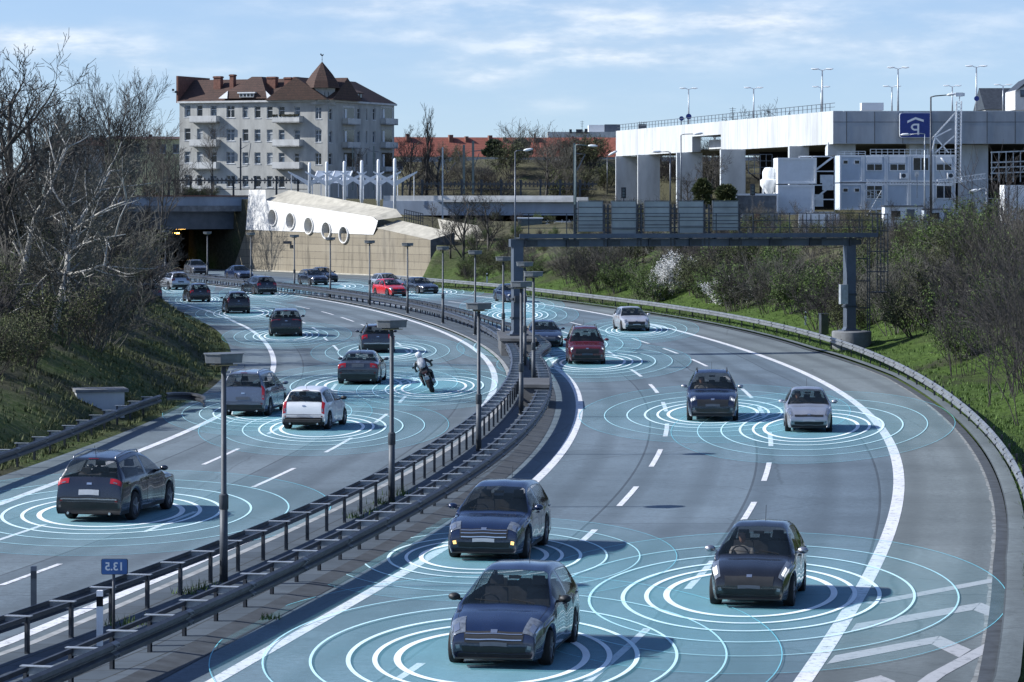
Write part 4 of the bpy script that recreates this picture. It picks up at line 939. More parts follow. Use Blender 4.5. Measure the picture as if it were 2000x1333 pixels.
m=MB(); m.lathe([(.142,-.03),(.143,.03),(.13,.05)],(0,.715,1.665),'Z',16); m.build('visor',MAT['visor_glass'],rd,smooth=True)
m=MB(); m.lathe([(0,-.30),(.12,-.26),(.17,-.1),(.17,.1),(.13,.22),(0,.26)],(0,0,0),'Z',12)
Rm=Matrix.Rotation(math.radians(-42),3,'X')
for v in range(len(m.v)): q=Vector(m.v[v]); q=Vector((q.x,q.y*.62,q.z)); q=Rm@q+Vector((0,.20,1.36)); m.v[v]=tuple(q)
m.build('backpack',MAT['jacket'],rd,smooth=True)

# ---- ring graphic round the vehicles, flat painted sheets, no light given off
def ringmat(name,col,a,rough=.6):
    m,N,Lk,b=newmat(name); setp(b,col,rough,0,.2); b.inputs['Alpha'].default_value=a
    tc=N.new('ShaderNodeTexCoord'); f=noise(N,Lk,tc.outputs['Object'],.6,4,.6); Lk.new(mapr(N,Lk,f,.3,.7,a*.86,min(1,a*1.1)),b.inputs['Alpha']); return m
RM=[ringmat('ring_white',(.90,.97,.98),.96),ringmat('ring_white_soft',(.86,.96,.98),.93),ringmat('ring_pale',(.75,.94,.97),.9),ringmat('ring_pale_cyan',(.62,.90,.95),.85),ringmat('ring_cyan_white',(.50,.85,.92),.8),ringmat('ring_cyan',(.20,.62,.74),.75)]
def tint_disc(name,a): return ringmat(name,(.30,.74,.85),a)
DM=[tint_disc('ring_fill_strong',.28),tint_disc('ring_fill_mid',.235),tint_disc('ring_fill_soft',.19),tint_disc('ring_fill_faint',.15),tint_disc('ring_fill_faintest',.11),tint_disc('ring_fill_edge',.07)]
RAT=[.33,.41,.505,.64,.81,1.0]; RWD=[.022,.016,.0145,.009,.006,.0033]
def rings(n,label,cx,cy,rx,ry,cyi=None,tilt=4,z0=.012):
    cyi=cy if cyi is None else cyi; z=z0+.0045*(n%9); ca,sa=math.cos(math.radians(tilt)),math.sin(math.radians(tilt))
    g0=G(cx,cy); t=thing('graphic_rings',label,'graphic rings',(g0.x,g0.y,0),0,'graphic rings round the vehicles',world=True)
    def pt(r,a,cyy,zz):
        x=rx*r*math.cos(a); y=ry*r*math.sin(a)*(1 if r>.9 else .97)
        return G(cx-rx*.02*(1-r)+x*ca+y*sa, cyy-x*sa*.6+y*ca, zz)
    K=96
    for i,r in enumerate(RAT):
        cyy=cyi+(cy-cyi)*(r-.33)/.67; m=MB()
        for k in range(K+1):
            a=2*math.pi*k/K; wv=RWD[i]*(.75+.4*abs(math.cos(a)))
            if 1:
                m.v.append(tuple(pt(r-wv*.5,a,cyy,z))); m.v.append(tuple(pt(r+wv*.5,a,cyy,z)))
        for k in range(K): m.f.append([2*k,2*k+1,2*k+3,2*k+2]); m.mi.append(0)
        m.build('ring',RM[i],t)
    m=MB(); P=[]
    prevr=0
    for i,r in enumerate(RAT):
        b=len(m.v); cyy=cyi+(cy-cyi)*(r-.33)/.67; cy0=cyi+(cy-cyi)*((RAT[i-1] if i else .33)-.33)/.67
        for k in range(K+1):
            a=2*math.pi*k/K; m.v.append(tuple(pt(prevr,a,cy0,z-.002))); m.v.append(tuple(pt(r,a,cyy,z-.002)))
        for k in range(K): m.f.append([b+2*k,b+2*k+1,b+2*k+3,b+2*k+2]); m.mi.append(i)
        prevr=r
    m.build('fill',DM,t)
RL_=[('around the nearest dark SUV on the outbound lanes',222,1002,425,82,None,3.5),('around the grey-blue people carrier',522,806,205,45,None,2),('around the white small hatchback',632,836,245,54,None,3),('around the dark steel-grey saloon',712,752,225,44,None,3),
 ('around the dark grey estate car',757,687,150,32,None,2),('around the leaning motorcycle',850,757,190,44,None,5),('around the dark SUV beside the bending edge line',560,656,127,26,None,3),('around the black high-backed hatchback',478,612,118,24,None,2),
 ('around the dark estate beside the median rail',518,573,90,21,None,2),('around the black hatchback with glowing tail lamps',391,586,75,19,None,2),('around the silver SUV farthest ahead',352,563,68,18,None,2),
 ('around the dark blue car before the stone wall',640,560,110,15,None,1),('around the bright red hatchback',770,573,80,15,None,1),('around the dark coupe',840,571,105,16,None,1),('around the half hidden car behind the gantry post',1000,598,102,23,None,1),
 ('behind the low saloon, with no car on them',1012,616,118,26,None,1),('around the dark blue low saloon',1072,675,180,36,None,2),('around the dark red van',1160,708,190,38,None,2),('around the pale silver hatchback by the right guardrail',1245,645,120,26,None,2),
 ('around the navy SUV with ring headlamps',1396,808,265,57,None,2),('around the pale silver small hatchback',1588,835,278,70,None,3.5),('around the small black hatchback with lit headlamps',1472,1178,497,138,1160,1.5),
 ('around the dark blue car with amber fog lamps',950,1092,372,82,1086,1.5),('around the dark blue hatchback at the bottom edge',968,1288,560,165,1284,2)]
for n,(lb,cx,cy,rx,ry,cyi,tl) in enumerate(RL_): rings(n,'white and cyan concentric graphic rings '+lb,cx,cy,rx,ry,cyi,tl)
# ================================================================ BUILDINGS BEHIND
def tiles(name,c1,c2,dirt=.5):
    m,N,Lk,b=newmat(name); tc=N.new('ShaderNodeTexCoord'); P=tc.outputs['Object']
    sx=N.new('ShaderNodeSeparateXYZ'); Lk.new(P,sx.inputs[0])
    w=N.new('ShaderNodeMath'); w.operation='MULTIPLY'; w.inputs[1].default_value=1/.36; Lk.new(sx.outputs['Z'],w.inputs[0])
    fr=N.new('ShaderNodeMath'); fr.operation='FRACT'; Lk.new(w.outputs[0],fr.inputs[0])
    f=noise(N,Lk,P,1.3,6,.75); g=noise(N,Lk,P,.25,4,.6); h=noise(N,Lk,P,6,2,.6)
    c=ramp(N,Lk,h,[(.35,c1),(.65,c2)])
    c=mixc(N,Lk,mapr(N,Lk,fr.outputs[0],0,.3,.75,0),c,tuple(x*.35 for x in c1))
    c=mixc(N,Lk,mapr(N,Lk,f,.45,.7,0,dirt),c,tuple(x*.4 for x in c1)); c=mixc(N,Lk,mapr(N,Lk,g,.5,.7,0,.3),c,tuple(x*1.3 for x in c2))
    Lk.new(c,b.inputs['Base Color']); b.inputs['Roughness'].default_value=.85
    return m
MAT['tile']=tiles('roof_tiles_brown',(.045,.028,.022),(.088,.046,.034)); MAT['tilered']=tiles('roof_tiles_red',(.20,.062,.042),(.30,.095,.065),.35)
MAT['brick']=M('chimney_brick',(.16,.075,.055),.9,var=.35,scale=3)
MAT['render']=M('facade_render_grey',(.385,.385,.36),.9,var=.22,scale=.8,dirt=.45,stretch=(1,1,.35))
MAT['balc']=M('balcony_white',(.50,.505,.49),.8,var=.15,scale=1.2,dirt=.3,stretch=(1,1,.4))
MAT['winf']=M('window_frame_white',(.6,.62,.63),.6,var=.1)
MAT['pane']=glassmat('window_pane',(.075,.11,.155),.08)
MAT['panedark']=glassmat('window_pane_dark',(.018,.022,.028),.08)
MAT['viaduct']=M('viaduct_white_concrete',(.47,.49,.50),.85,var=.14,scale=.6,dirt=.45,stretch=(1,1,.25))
MAT['viaductshade']=M('viaduct_shade_grey',(.34,.37,.40),.88,var=.2,scale=.5,dirt=.4,stretch=(1,1,.25))  # shade tone painted on the front fascia, also colours panel joints
MAT['pier']=M('pier_concrete',(.48,.51,.53),.88,var=.18,scale=.7,dirt=.35,stretch=(1,1,.3))
MAT['tunnelwhite']=M('portal_white_concrete',(.66,.65,.62),.88,var=.12,scale=.6,dirt=.28,bump=.2)
MAT['tunnelstone']=slabs('portal_stone_courses',(.235,.205,.15),(.195,.168,.122),(.10,.085,.065),90,.78,.9,.028,.0,'UV',.5)
_n=MAT['tunnelstone'].node_tree; _N=_n.nodes; _L=_n.links; _b=_N['Principled BSDF']; _old=_b.inputs['Base Color'].links[0].from_socket
_tc=_N.new('ShaderNodeTexCoord'); _mp=_N.new('ShaderNodeMapping'); _mp.inputs['Scale'].default_value=(1.1,.13,1); _L.new(_tc.outputs['UV'],_mp.inputs[0])
_f=noise(_N,_L,_mp.outputs[0],1.0,6,.7); _g=noise(_N,_L,_tc.outputs['UV'],.16,4,.6)
_c=mixc(_N,_L,mapr(_N,_L,_f,.50,.66,0,.75),_old,(.075,.065,.05)); _c=mixc(_N,_L,mapr(_N,_L,_g,.5,.7,0,.35),_c,(.33,.30,.24)); _L.new(_c,_b.inputs['Base Color'])
MAT['chamfer']=M('portal_weathered_chamfer',(.40,.375,.31),.9,var=.22,scale=1.1,dirt=.5,bump=.3)
MAT['bluepaint']=M('bridge_blue_grey_paint',(.26,.31,.38),.7,var=.2,scale=.5,dirt=.4,stretch=(1,1,.3))
MAT['whitesteel']=M('white_painted_steel',(.72,.74,.75),.5,var=.1,scale=2,dirt=.15)
MAT['contain']=M('container_pale_blue',(.50,.56,.62),.6,var=.1,scale=1,dirt=.2,stretch=(1,1,.3))
MAT['containw']=M('container_white',(.70,.72,.73),.6,var=.08,scale=1,dirt=.2)
MAT['yellow']=M('facade_pale_yellow',(.56,.52,.30),.9,var=.15,scale=.4,dirt=.3)
MAT['amber']=M('tunnel_lamp_amber',(.9,.6,.2),.5,var=0,emis=(1,.55,.12),estr=9)
MAT['tunnel']=M('tunnel_wall_dark',(.035,.037,.042),.9,var=.4,scale=.6)  # dark mottled grey tunnel lining
MAT['greenpole']=M('green_grey_pole',(.13,.17,.17),.6,.2,var=.2,scale=2)
class Plane:
    def __init__(s,A,B): s.A=Vector((A[0],A[1],0)); s.d=(Vector((B[0],B[1],0))-s.A); s.len=s.d.length; s.d/=s.len; n=Vector((s.d.y,-s.d.x,0)); s.n=n if n.y<0 else -n
    def hit(s,px,py):
        r=(px-CX)/F; t=(s.A.x-r*s.A.y)/(r*s.d.y-s.d.x); Y=s.A.y+t*s.d.y; return t,HC-(py-HY)*Y/F
    def p(s,u,z,off=0): q=s.A+s.d*u+s.n*off; return Vector((q.x,q.y,z))
    def rect(s,x0,y0,x1,y1):
        a=s.hit(x0,(y0+y1)/2)[0]; b=s.hit(x1,(y0+y1)/2)[0]; zt=s.hit((x0+x1)/2,y0)[1]; zb=s.hit((x0+x1)/2,y1)[1]; return min(a,b),max(a,b),zb,zt
def holewall(mb,pl,u0,u1,z0,z1,rects,depth=.18,m=0):
    us=sorted({u0,u1,*[max(u0,min(u1,r[k])) for r in rects for k in (0,1)]}); zs=sorted({z0,z1,*[max(z0,min(z1,r[k])) for r in rects for k in (2,3)]})
    for a,b in zip(us[:-1],us[1:]):
        for c,d in zip(zs[:-1],zs[1:]):
            cu,cz=(a+b)/2,(c+d)/2
            if any(r[0]<cu<r[1] and r[2]<cz<r[3] for r in rects): continue
            mb.quad(pl.p(a,c),pl.p(b,c),pl.p(b,d),pl.p(a,d),m)
    for a,b,c,d in rects:
        mb.quad(pl.p(a,c),pl.p(a,c,-depth),pl.p(a,d,-depth),pl.p(a,d),m); mb.quad(pl.p(b,c),pl.p(b,d),pl.p(b,d,-depth),pl.p(b,c,-depth),m)
        mb.quad(pl.p(a,d),pl.p(a,d,-depth),pl.p(b,d,-depth),pl.p(b,d),m); mb.quad(pl.p(a,c),pl.p(b,c),pl.p(b,c,-depth),pl.p(a,c,-depth),m)
def pbox(mb,pl,u0,u1,z0,z1,o0,o1,m=0):
    P=[pl.p(u,z,o) for o in (o0,o1) for z in (z0,z1) for u in (u0,u1)]
    mb.add(P,[[0,1,3,2],[4,6,7,5],[0,4,5,1],[2,3,7,6],[0,2,6,4],[1,5,7,3]],m)
MAT['curtain']=M('curtained_pane',(.26,.28,.29),.5,var=.4,scale=2.5)
_wc=[0]
def window(pl,r,parent,split=1,depth=.18,dark=False,cross=True,frame=None):
    a,b,c,d=r; m=MB(); f=.07; o0,o1=-depth-.05,-depth+.03
    for x0,x1,z0,z1 in ((a,a+f,c,d),(b-f,b,c,d),(a,b,c,c+f),(a,b,d-f,d)): pbox(m,pl,x0,x1,z0,z1,o0,o1)
    if cross:
        pbox(m,pl,a,b,c+(d-c)*.66-.03,c+(d-c)*.66+.03,o0,o1+.01)
        for k in range(split): u=a+(b-a)*(k+1)/(split+1); pbox(m,pl,u-.035,u+.035,c,d,o0,o1+.012)
    pbox(m,pl,a-.08,b+.08,c-.07,c,-.02,.07)
    w=m.build('window',frame or MAT['winf'],parent)
    _wc[0]+=1; m=MB(); m.quad(pl.p(a,c,-depth-.03),pl.p(b,c,-depth-.03),pl.p(b,d,-depth-.03),pl.p(a,d,-depth-.03))
    if _wc[0]%4==1:
        q=MB(); k_=a+(b-a)*(.3 if _wc[0]%8==1 else .7); pbox(q,pl,min(k_,a+.1 if _wc[0]%8==1 else b-.1),max(k_,a+.1 if _wc[0]%8==1 else b-.1),c+.1,d-.1,-depth-.025,-depth-.01); q.build('curtain',MAT['curtain'],w)
    m.build('pane',MAT['panedark'] if dark else MAT['curtain'] if _wc[0]%5==2 else MAT['pane'],w)
    return w
# ---- apartment house
A=Vector((-48.6,449,0)); B=Vector((-26.4,440,0)); Dd=Vector((-17.7,461.5,0)); GZ=8.0; EZ=22.0
ah=thing('apartment_house','large grey apartment house with brown tiled roof, white balconies and a corner tower','building',(-35,448,GZ),0,world=True)
pf=Plane(A,B); ps=Plane(B,Dd)
def cp(x,y): return 320+x/4, 90+y/4     # coordinates measured in an enlarged view
fw=[]
rowsY=[(463,556),(645,738),(825,915),(1008,1096)]
for r,(y0,y1) in enumerate(rowsY):
    for x0,x1,sp in ((161,208,0),(258,302,0),(364,412,0),(489,552,1),(614,660,0),(708,755,0),(804,850,0),(897,943,0),(1018,1064,0),(1183,1230,1)):
        if r==3 and x0 in (1018,1183): continue
        dy=(x0-161)/1000*14
        X0,Y0_=cp(x0,y0+dy); X1,Y1_=cp(x1,y1+dy)
        fw.append((pf.rect(X0,Y0_,X1,Y1_),sp,(r*7+x0)%3==0))
m=MB(); holewall(m,pf,0,pf.len,GZ-2,EZ,[w[0] for w in fw])
sw=[]
for r,(y0,y1) in enumerate([(480,570),(655,748),(830,920)]):
    for x0,x1 in ((1290,1316),(1513,1534),(1577,1589),(1633,1653)):
        X0,Y0_=cp(x0,y0+10); X1,Y1_=cp(x1,y1+10); sw.append((ps.rect(X0,Y0_,X1,Y1_),0,r!=1))
lg=[]
for r,(y0,y1) in enumerate([(470,580),(640,762),(822,945)]):
    for x0,x1 in ((1398,1490),(1695,1786)):
        X0,Y0_=cp(x0,y0); X1,Y1_=cp(x1,y1); lg.append(ps.rect(X0,Y0_,X1,Y1_))
holewall(m,ps,0,ps.len,GZ-2,EZ,[w[0] for w in sw]); holewall(m,ps,0,.01,GZ-2,GZ-1.9,[])
# back and far ends close the volume
n1=pf.n; bk1=A-n1*11; bk2=B-n1*11
m.quad(Vector((A.x,A.y,GZ-2)),Vector((bk1.x,bk1.y,GZ-2)),Vector((bk1.x,bk1.y,EZ)),Vector((A.x,A.y,EZ)))
e1=Dd-ps.n*11; m.quad(Vector((Dd.x,Dd.y,GZ-2)),Vector((e1.x,e1.y,GZ-2)),Vector((e1.x,e1.y,EZ)),Vector((Dd.x,Dd.y,EZ)))
m.build('wall',MAT['render'],ah)
for r,sp,dk in fw: window(pf,r,ah,sp,dark=dk)
for r,sp,dk in sw: window(ps,r,ah,0,dark=dk)
for i,(a,b,c,d) in enumerate(lg):   # loggias: framed dark recess, its shade a painted panel, with a window and door
    m=MB(); pbox(m,ps,a,b,c,d,-.02,.03); l=m.build('loggia',MAT['balc'] if i<2 else MAT['render'],ah)
    m=MB(); pbox(m,ps,a+.25,b-.2,c,d-.25,.02,.05); m.build('recess_shade',MAT['panedark'],l)
    m=MB(); pbox(m,ps,a+.5,a+1.2,c,d-.5,.04,.09); m.build('window_frame',MAT['winf'],l)
for x0,x1 in ((230,438),(876,1087)):
    for y0,y1 in ((548,602),(732,788),(908,964),(1092,1140)):
        if y0==1092 and x0>500: continue
        X0,Y0_=cp(x0,y0); X1,Y1_=cp(x1,y1); a,b,c,d=pf.rect(X0,Y0_,X1,Y1_); m=MB()
        pbox(m,pf,a,b,c,c+.16,0,1.25); pbox(m,pf,a,b,c,d,1.13,1.25); pbox(m,pf,a,a+.12,c,d,0,1.15); pbox(m,pf,b-.12,b,c,d,0,1.15)
        bb=m.build('balcony',MAT['balc'],ah)
        if x0>500 and y0==548:
            m=MB()
            for k in range(40): m.box(pf.p(a+RND.random()*(b-a),d+.05,1.2),(.22,.2,.18+.2*RND.random()),RND.random()*3)
            m.build('flower_box',M('balcony_plants',(.035,.035,.02),.9,var=.5),bb)
for x0,x1 in ((1395,1495),(1692,1788)):
    for y0,y1 in ((568,618),(752,802),(945,985)):
        X0,Y0_=cp(x0,y0); X1,Y1_=cp(x1,y1); a,b,c,d=ps.rect(X0,Y0_,X1,Y1_); m=MB()
        pbox(m,ps,a,b,c,c+.16,0,.9); pbox(m,ps,a,b,c,d,.78,.9); pbox(m,ps,a,a+.12,c,d,0,.8); pbox(m,ps,b-.12,b,c,d,0,.8); m.build('balcony',MAT['balc'],ah)
m=MB(); pbox(m,pf,-.15,pf.len+.2,EZ-.05,EZ+.22,-.5,.45); pbox(m,ps,-.2,ps.len+.2,EZ-.05,EZ+.22,-.5,.40); m.build('cornice',MAT['balc'],ah)
RZ=25.5
def roofslope(mb,pl,u0,u1,zb,zt,inset,o=.4,hip0=0,hip1=0):
    a,b=pl.p(u0,zb,o),pl.p(u1,zb,o); c,d=pl.p(u1-hip1,zt,-inset),pl.p(u0+hip0,zt,-inset); mb.quad(a,b,c,d)
    e,f=pl.p(u0,zb,-2*inset-o),pl.p(u1,zb,-2*inset-o); mb.quad(f,e,d,c); mb.add([a,d,e],[[0,1,2]]); mb.add([b,f,c],[[0,1,2]])
m=MB(); roofslope(m,pf,-.1,pf.len+1,EZ+.2,RZ,4.6); roofslope(m,ps,-1,ps.len+.3,EZ+.2,RZ,4.6,hip0=0,hip1=4.2)
rf=m.build('roof',MAT['tile'],ah)
# broad front gable with a row of small dormer windows
def gpt(x,y,o): X_,Y_=cp(x,y); u,z=pf.hit(X_,Y_); return pf.p(u,z,o)
m=MB(); z=.0
f=[gpt(470,412,.5),gpt(840,412,.5),gpt(800,355,.2),gpt(700,236,-2.6),gpt(625,236,-2.6),gpt(500,355,.2)]
b=[q-pf.n*5.5 for q in (f[0],f[1],f[2],f[3],f[4],f[5])]
m.add(f+b,[[0,1,2,5],[5,2,3,4],[0,5,11,6],[5,4,10,11],[1,7,8,2],[2,8,9,3],[3,9,10,4]])
gb=m.build('roof_gable',MAT['tile'],rf)
m=MB(); a,b,c,d=pf.rect(*cp(606,372),*cp(716,402)); pbox(m,pf,a,b,c,d,.2,.62); pbox(m,pf,a-.3,b+.3,d,d+.18,.0,.75); dm=m.build('dormer',MAT['winf'],rf)
m=MB()
for k in range(4): u=a+(b-a)*(k+.12)/4; pbox(m,pf,u,u+(b-a)*.19,c+.08,d-.08,.6,.64)
m.build('pane',MAT['panedark'],dm)
m=MB()
for x0,x1 in ((440,510),(815,870)): 
    q=[gpt(x0 if x0<600 else x1,412,.52),gpt(x1 if x0<600 else x0+5,412,.55),gpt(x1-3 if x0<600 else x0-12,352,.24)]; m.prism(q,pf.n*.06)
m.build('gable_flashing',MAT['winf'],rf)
for x0,x1,y0 in ((330,384,232),(456,486,218),(748,815,236),(884,936,240),(956,988,238)):
    X0,Y0_=cp(x0,y0); X1,Y1_=cp(x1,330); a,b,c,d=pf.rect(X0,Y0_,X1,Y1_); m=MB(); pbox(m,pf,a,b,RZ-1.6,d,-3.2,-2.3); pbox(m,pf,a-.08,b+.08,d-.25,d-.05,-3.3,-2.2); m.build('chimney',MAT['brick'],rf)
for x0,x1,y0 in ((1325,1388,243),(1395,1425,262)):
    X0,Y0_=cp(x0,y0); X1,Y1_=cp(x1,330); a,b,c,d=ps.rect(X0,Y0_,X1,Y1_); m=MB(); pbox(m,ps,a,b,RZ-1.6,d,-3.2,-2.3); m.build('chimney',MAT['render'],rf)
m=MB(); a,b,c,d=ps.rect(*cp(1500,370),*cp(1565,408)); pbox(m,ps,a,b,c,d,-1.9,-.3); m.prism([ps.p(a-.2,d,-.1),ps.p(b+.2,d,-.1),ps.p(b,d+1.1,-3),ps.p(a,d+1.1,-3)],(0,0,.1)); dm=m.build('dormer',MAT['tile'],rf)
m=MB()
for k in range(3): u=a+(b-a)*(k+.15)/3; pbox(m,ps,u,u+(b-a)*.2,c+.1,d-.1,-.3,-.26)
m.build('pane',MAT['pane'],dm)
m=MB(); pbox(m,pf,-.35,-.05,EZ,RZ+.45,-9.6,.35); m.build('firewall',MAT['brick'],ah)   # stepped gable wall at the end
# corner tower
tc_=B-pf.n*1.5-ps.n*1.6; n8=8
def octa(r,z): return [Vector((tc_.x+r*math.cos(2*math.pi*(k+.5)/8),tc_.y+r*math.sin(2*math.pi*(k+.5)/8),z)) for k in range(8)]
def loftrings(mb,rings_,cap=True):
    b=len(mb.v); n=len(rings_[0])
    for r in rings_: mb.v.extend([tuple(p) for p in r])
    for i in range(len(rings_)-1):
        for k in range(n): mb.f.append([b+i*n+k,b+i*n+(k+1)%n,b+(i+1)*n+(k+1)%n,b+(i+1)*n+k]); mb.mi.append(0)
m=MB(); loftrings(m,[octa(2.05,EZ-.5),octa(2.05,24.0)]); tw=m.build('tower',MAT['render'],ah)
m=MB()
for an in (-112,-67):
    a_=math.radians(an); nn=Vector((math.cos(a_),math.sin(a_),0)); sd_=Vector((-nn.y,nn.x,0)); cc=tc_+nn*1.9
    P=[Vector((cc.x,cc.y,23.0))+sd_*(.33*math.cos(2*math.pi*k/14))+Vector((0,0,.62*math.sin(2*math.pi*k/14))) for k in range(14)]; m.prism(P,nn*.06)
m.build('oval_window',MAT['panedark'],tw)
m=MB(); loftrings(m,[octa(2.75,23.9),octa(2.35,24.9),octa(1.55,26.0),octa(.05,27.7)]); m.add(octa(2.75,23.9),[list(range(8))]); tr=m.build('tower_roof',MAT['tile'],tw)
m=MB(); m.tube([tc_+Vector((0,0,27.5)),tc_+Vector((0,0,28.7))],.035,5); m.lathe([(0,-.09),(.09,0),(0,.09)],tc_+Vector((0,0,28.0)),n=6); m.prism([tc_+Vector((x,0,z)) for x,z in ((-.30,28.75),(-.1,28.55),(.12,28.55),(.26,28.82),(.1,28.78),(0,28.7),(-.18,28.95))],(0,.05,0)); m.build('weather_vane',MAT['gantrydark'],tr)
m=MB(); m.bar(Vector((A.x,A.y,24))+Vector((-.2,0,-.5)),Vector((A.x-1.0,A.y-.3,23.6)),.06,.06); m.box(Vector((A.x-.9,A.y-.3,23.9)),(.3,.3,.3)); m.box(Vector((A.x-.5,A.y-.3,23.6)),(.3,.3,.3)); m.build('flood_light',MAT['gantrydark'],ah)

# ---- simple long houses
def longhouse(name,label,px0,px1,ye,yr,Y0_,Y1_,roofmat,wallmat,chim,windows=0,eave=.4,inset=5.5,cat='building'):
    A_=at(px0,ye,Y0_); B_=at(px1,ye,Y1_); pl=Plane(A_,B_); ze=min(A_.z,B_.z); zr=HC-(yr-HY)*Y0_/F
    t=thing(name,label,cat,(A_.x,A_.y,7),0,world=True)
    m=MB(); rs=[]
    for k in range(windows):
        u=pl.len*(k+.5)/windows
        rs.append((u-.6,u+.6,ze-2.6,ze-.9))
    holewall(m,pl,0,pl.len,5.5,ze,rs); pbox(m,pl,0,pl.len,5.5,ze,-2*inset,-2*inset+.2); m.quad(pl.p(0,5.5),pl.p(0,5.5,-2*inset),pl.p(0,ze,-2*inset),pl.p(0,ze)); m.quad(pl.p(pl.len,5.5),pl.p(pl.len,ze),pl.p(pl.len,ze,-2*inset),pl.p(pl.len,5.5,-2*inset))
    m.build('wall',wallmat,t)
    for r in rs: window(pl,r,t,0,cross=False)
    m=MB(); roofslope(m,pl,-.2,pl.len+.2,ze,zr,inset,eave); r=m.build('roof',roofmat,t)
    for x0,x1,y0 in chim:
        a,b,c,d=pl.rect(x0,y0,x1,yr+10); m=MB(); pbox(m,pl,a,b,zr-2.2,d,-inset+.2,-inset+1.6); m.build('chimney',MAT['brick'],r)
    return t,pl
longhouse('terrace_house','long red-roofed row of houses just right of the apartment house',768,1024,306,267,600,605,MAT['tilered'],MAT['yellow'],[(800,806,261),(884,892,263),(916,922,266),(962,969,264),(990,996,268)],10)
longhouse('terrace_house','red-roofed row of houses with firewalls, left of the white viaduct',1022,1215,307,268,640,640,MAT['tilered'],MAT['render'],[(1043,1047,262),(1118,1122,266),(1160,1164,267)],8)
longhouse('yellow_house','pale yellow building seen through bare trees left of the apartment house',205,356,272,266,560,560,MAT['tile'],MAT['yellow'],[(222,227,264),(240,246,265),(285,291,262),(310,316,266)],6)
longhouse('terrace_house','far dark-roofed row of houses behind bare trees at the left',100,206,285,268,640,640,MAT['tile'],MAT['render'],[(130,135,262),(148,153,263),(172,178,263),(190,196,264)],0)
t=thing('flat_roof_block','white flat-roofed block with dark penthouse above the red roofs','building',at(1120,262,760),0,world=True)
m=MB(); a=at(1070,262,760); b=at(1215,262,760); z1=HC-(258-HY)*760/F; m.box(((a.x+b.x)/2,768,(7+z1)/2),(b.x-a.x,16,z1-7)); m.build('wall',MAT['balc'],t)
m=MB(); a=at(1150,244,762); b=at(1181,258,762); m.box(((a.x+b.x)/2,768,(a.z+b.z)/2),(b.x-a.x,8,a.z-b.z)); m.build('penthouse',MAT['containw'],t)
m=MB(); a=at(1181.5,243,762); b=at(1212,258,762); m.box(((a.x+b.x)/2,768,(a.z+b.z)/2),(b.x-a.x,8,a.z-b.z)); m.build('penthouse',MAT['gantry'],t)
m=MB(); 
for x0,x1,y0,y1 in ((1125,1138,253,260),(1112,1117,253,260),(1142,1148,252,260)): a=at(x0,y0,759.4); b=at(x1,y1,759.4); m.box(((a.x+b.x)/2,759.6,(a.z+b.z)/2),(b.x-a.x,.8,a.z-b.z))
m.build('roof_box',MAT['gantrydark'],t)
def aerial(x,y0,y1,Y,label):
    t=thing('roof_aerial',label,'aerial',at(x,y1,Y),0,world=True); a=at(x,y0,Y); b=at(x,y1,Y); m=MB(); m.tube([b,a],.05,4)
    for k in range(4): q=a+(b-a)*(.1+.14*k); w=.5-.06*k; m.bar(q-Vector((w,0,0)),q+Vector((w,0,0)),.05,.05)
    m.build('mast',MAT['gantrydark'],t)
aerial(1137,236,258,758,'thin roof aerial above the white block with dark penthouse'); aerial(1431,210,238,470,'thin aerial poking up behind the middle of the viaduct'); 
t=thing('roof_turret','small chimney block with aerials just behind the left end of the viaduct','chimney',at(1255,250,560),0,world=True)
m=MB(); a=at(1247,243,560); b=at(1263,258,560); m.box(((a.x+b.x)/2,560.5,(a.z+7)/2),(b.x-a.x,1.5,a.z-7)); m.build('stack',MAT['concrete'],t)
m=MB()
for x in (1249,1253,1258,1262): m.tube([at(x,243,560),at(x,238,560)],.05,4)
m.bar(at(1247,240,560),at(1265,240,560),.05,.05); m.build('aerials',MAT['gantrydark'],t)
t,pl=longhouse('gabled_house','dark steep-roofed house with chimneys at the far right skyline',1925,2040,214,170,470,470,MAT['gantrydark'],MAT['render'],[(1936,1942,190),(1952,1957,186)],0)
t=thing('white_gable_house','white house with dark gable cut by the right picture edge','building',at(1990,215,440),0,world=True)
m=MB(); a=at(1983,160,440); b=at(2060,215,440); m.prism([at(1983,215,440),at(2060,215,440),at(2060,140,440),at(2010,160,440),at(1983,178,440)],(0,9,0)); m.build('wall',MAT['balc'],t)
m=MB(); m.prism([at(1984,178,439.8),at(2010,155,439.8),at(2060,132,439.8),at(2060,140,439.8),at(2012,163,439.8)],(0,9.4,0)); m.build('roof',MAT['gantrydark'],t)
m=MB(); a=at(1993,176,439.9); b=at(2002,190,439.9); m.box(((a.x+b.x)/2,439.95,(a.z+b.z)/2),(b.x-a.x,.1,a.z-b.z)); m.build('window',MAT['pane'],t)

# ================================================================ TUNNEL PORTAL
wt=thing('portal_wing_wall','tunnel wing wall, white above with five portholes, brown stone courses below','wall',W0,0,world=True)
pw=Plane(W0,W1)
def wp(px,py,off=0): u,z=pw.hit(px,py); return pw.p(u,z,off)
# lower stone part (uv: metres along / up)
m=MB(); m.uv=[]
def uvq(pts,off):
    b=len(m.v)
    for px,py in pts: u,z=pw.hit(px,py); m.v.append(tuple(pw.p(u,z,off))); m.uv.append((u,z))
    m.f.append([b+i for i in range(len(pts))]); m.mi.append(0)
uvq([(455,529),(841,545),(841,469),(739,447),(731,459),(481,449)],0)
m.build('stone_wall',MAT['tunnelstone'],wt)
m=MB(); m.prism([wp(455,529,.25),wp(841,545,.25),wp(841,541,.25),wp(456,525,.25)],-pw.n*.3); m.build('plinth_strip',MAT['chamfer'],wt)
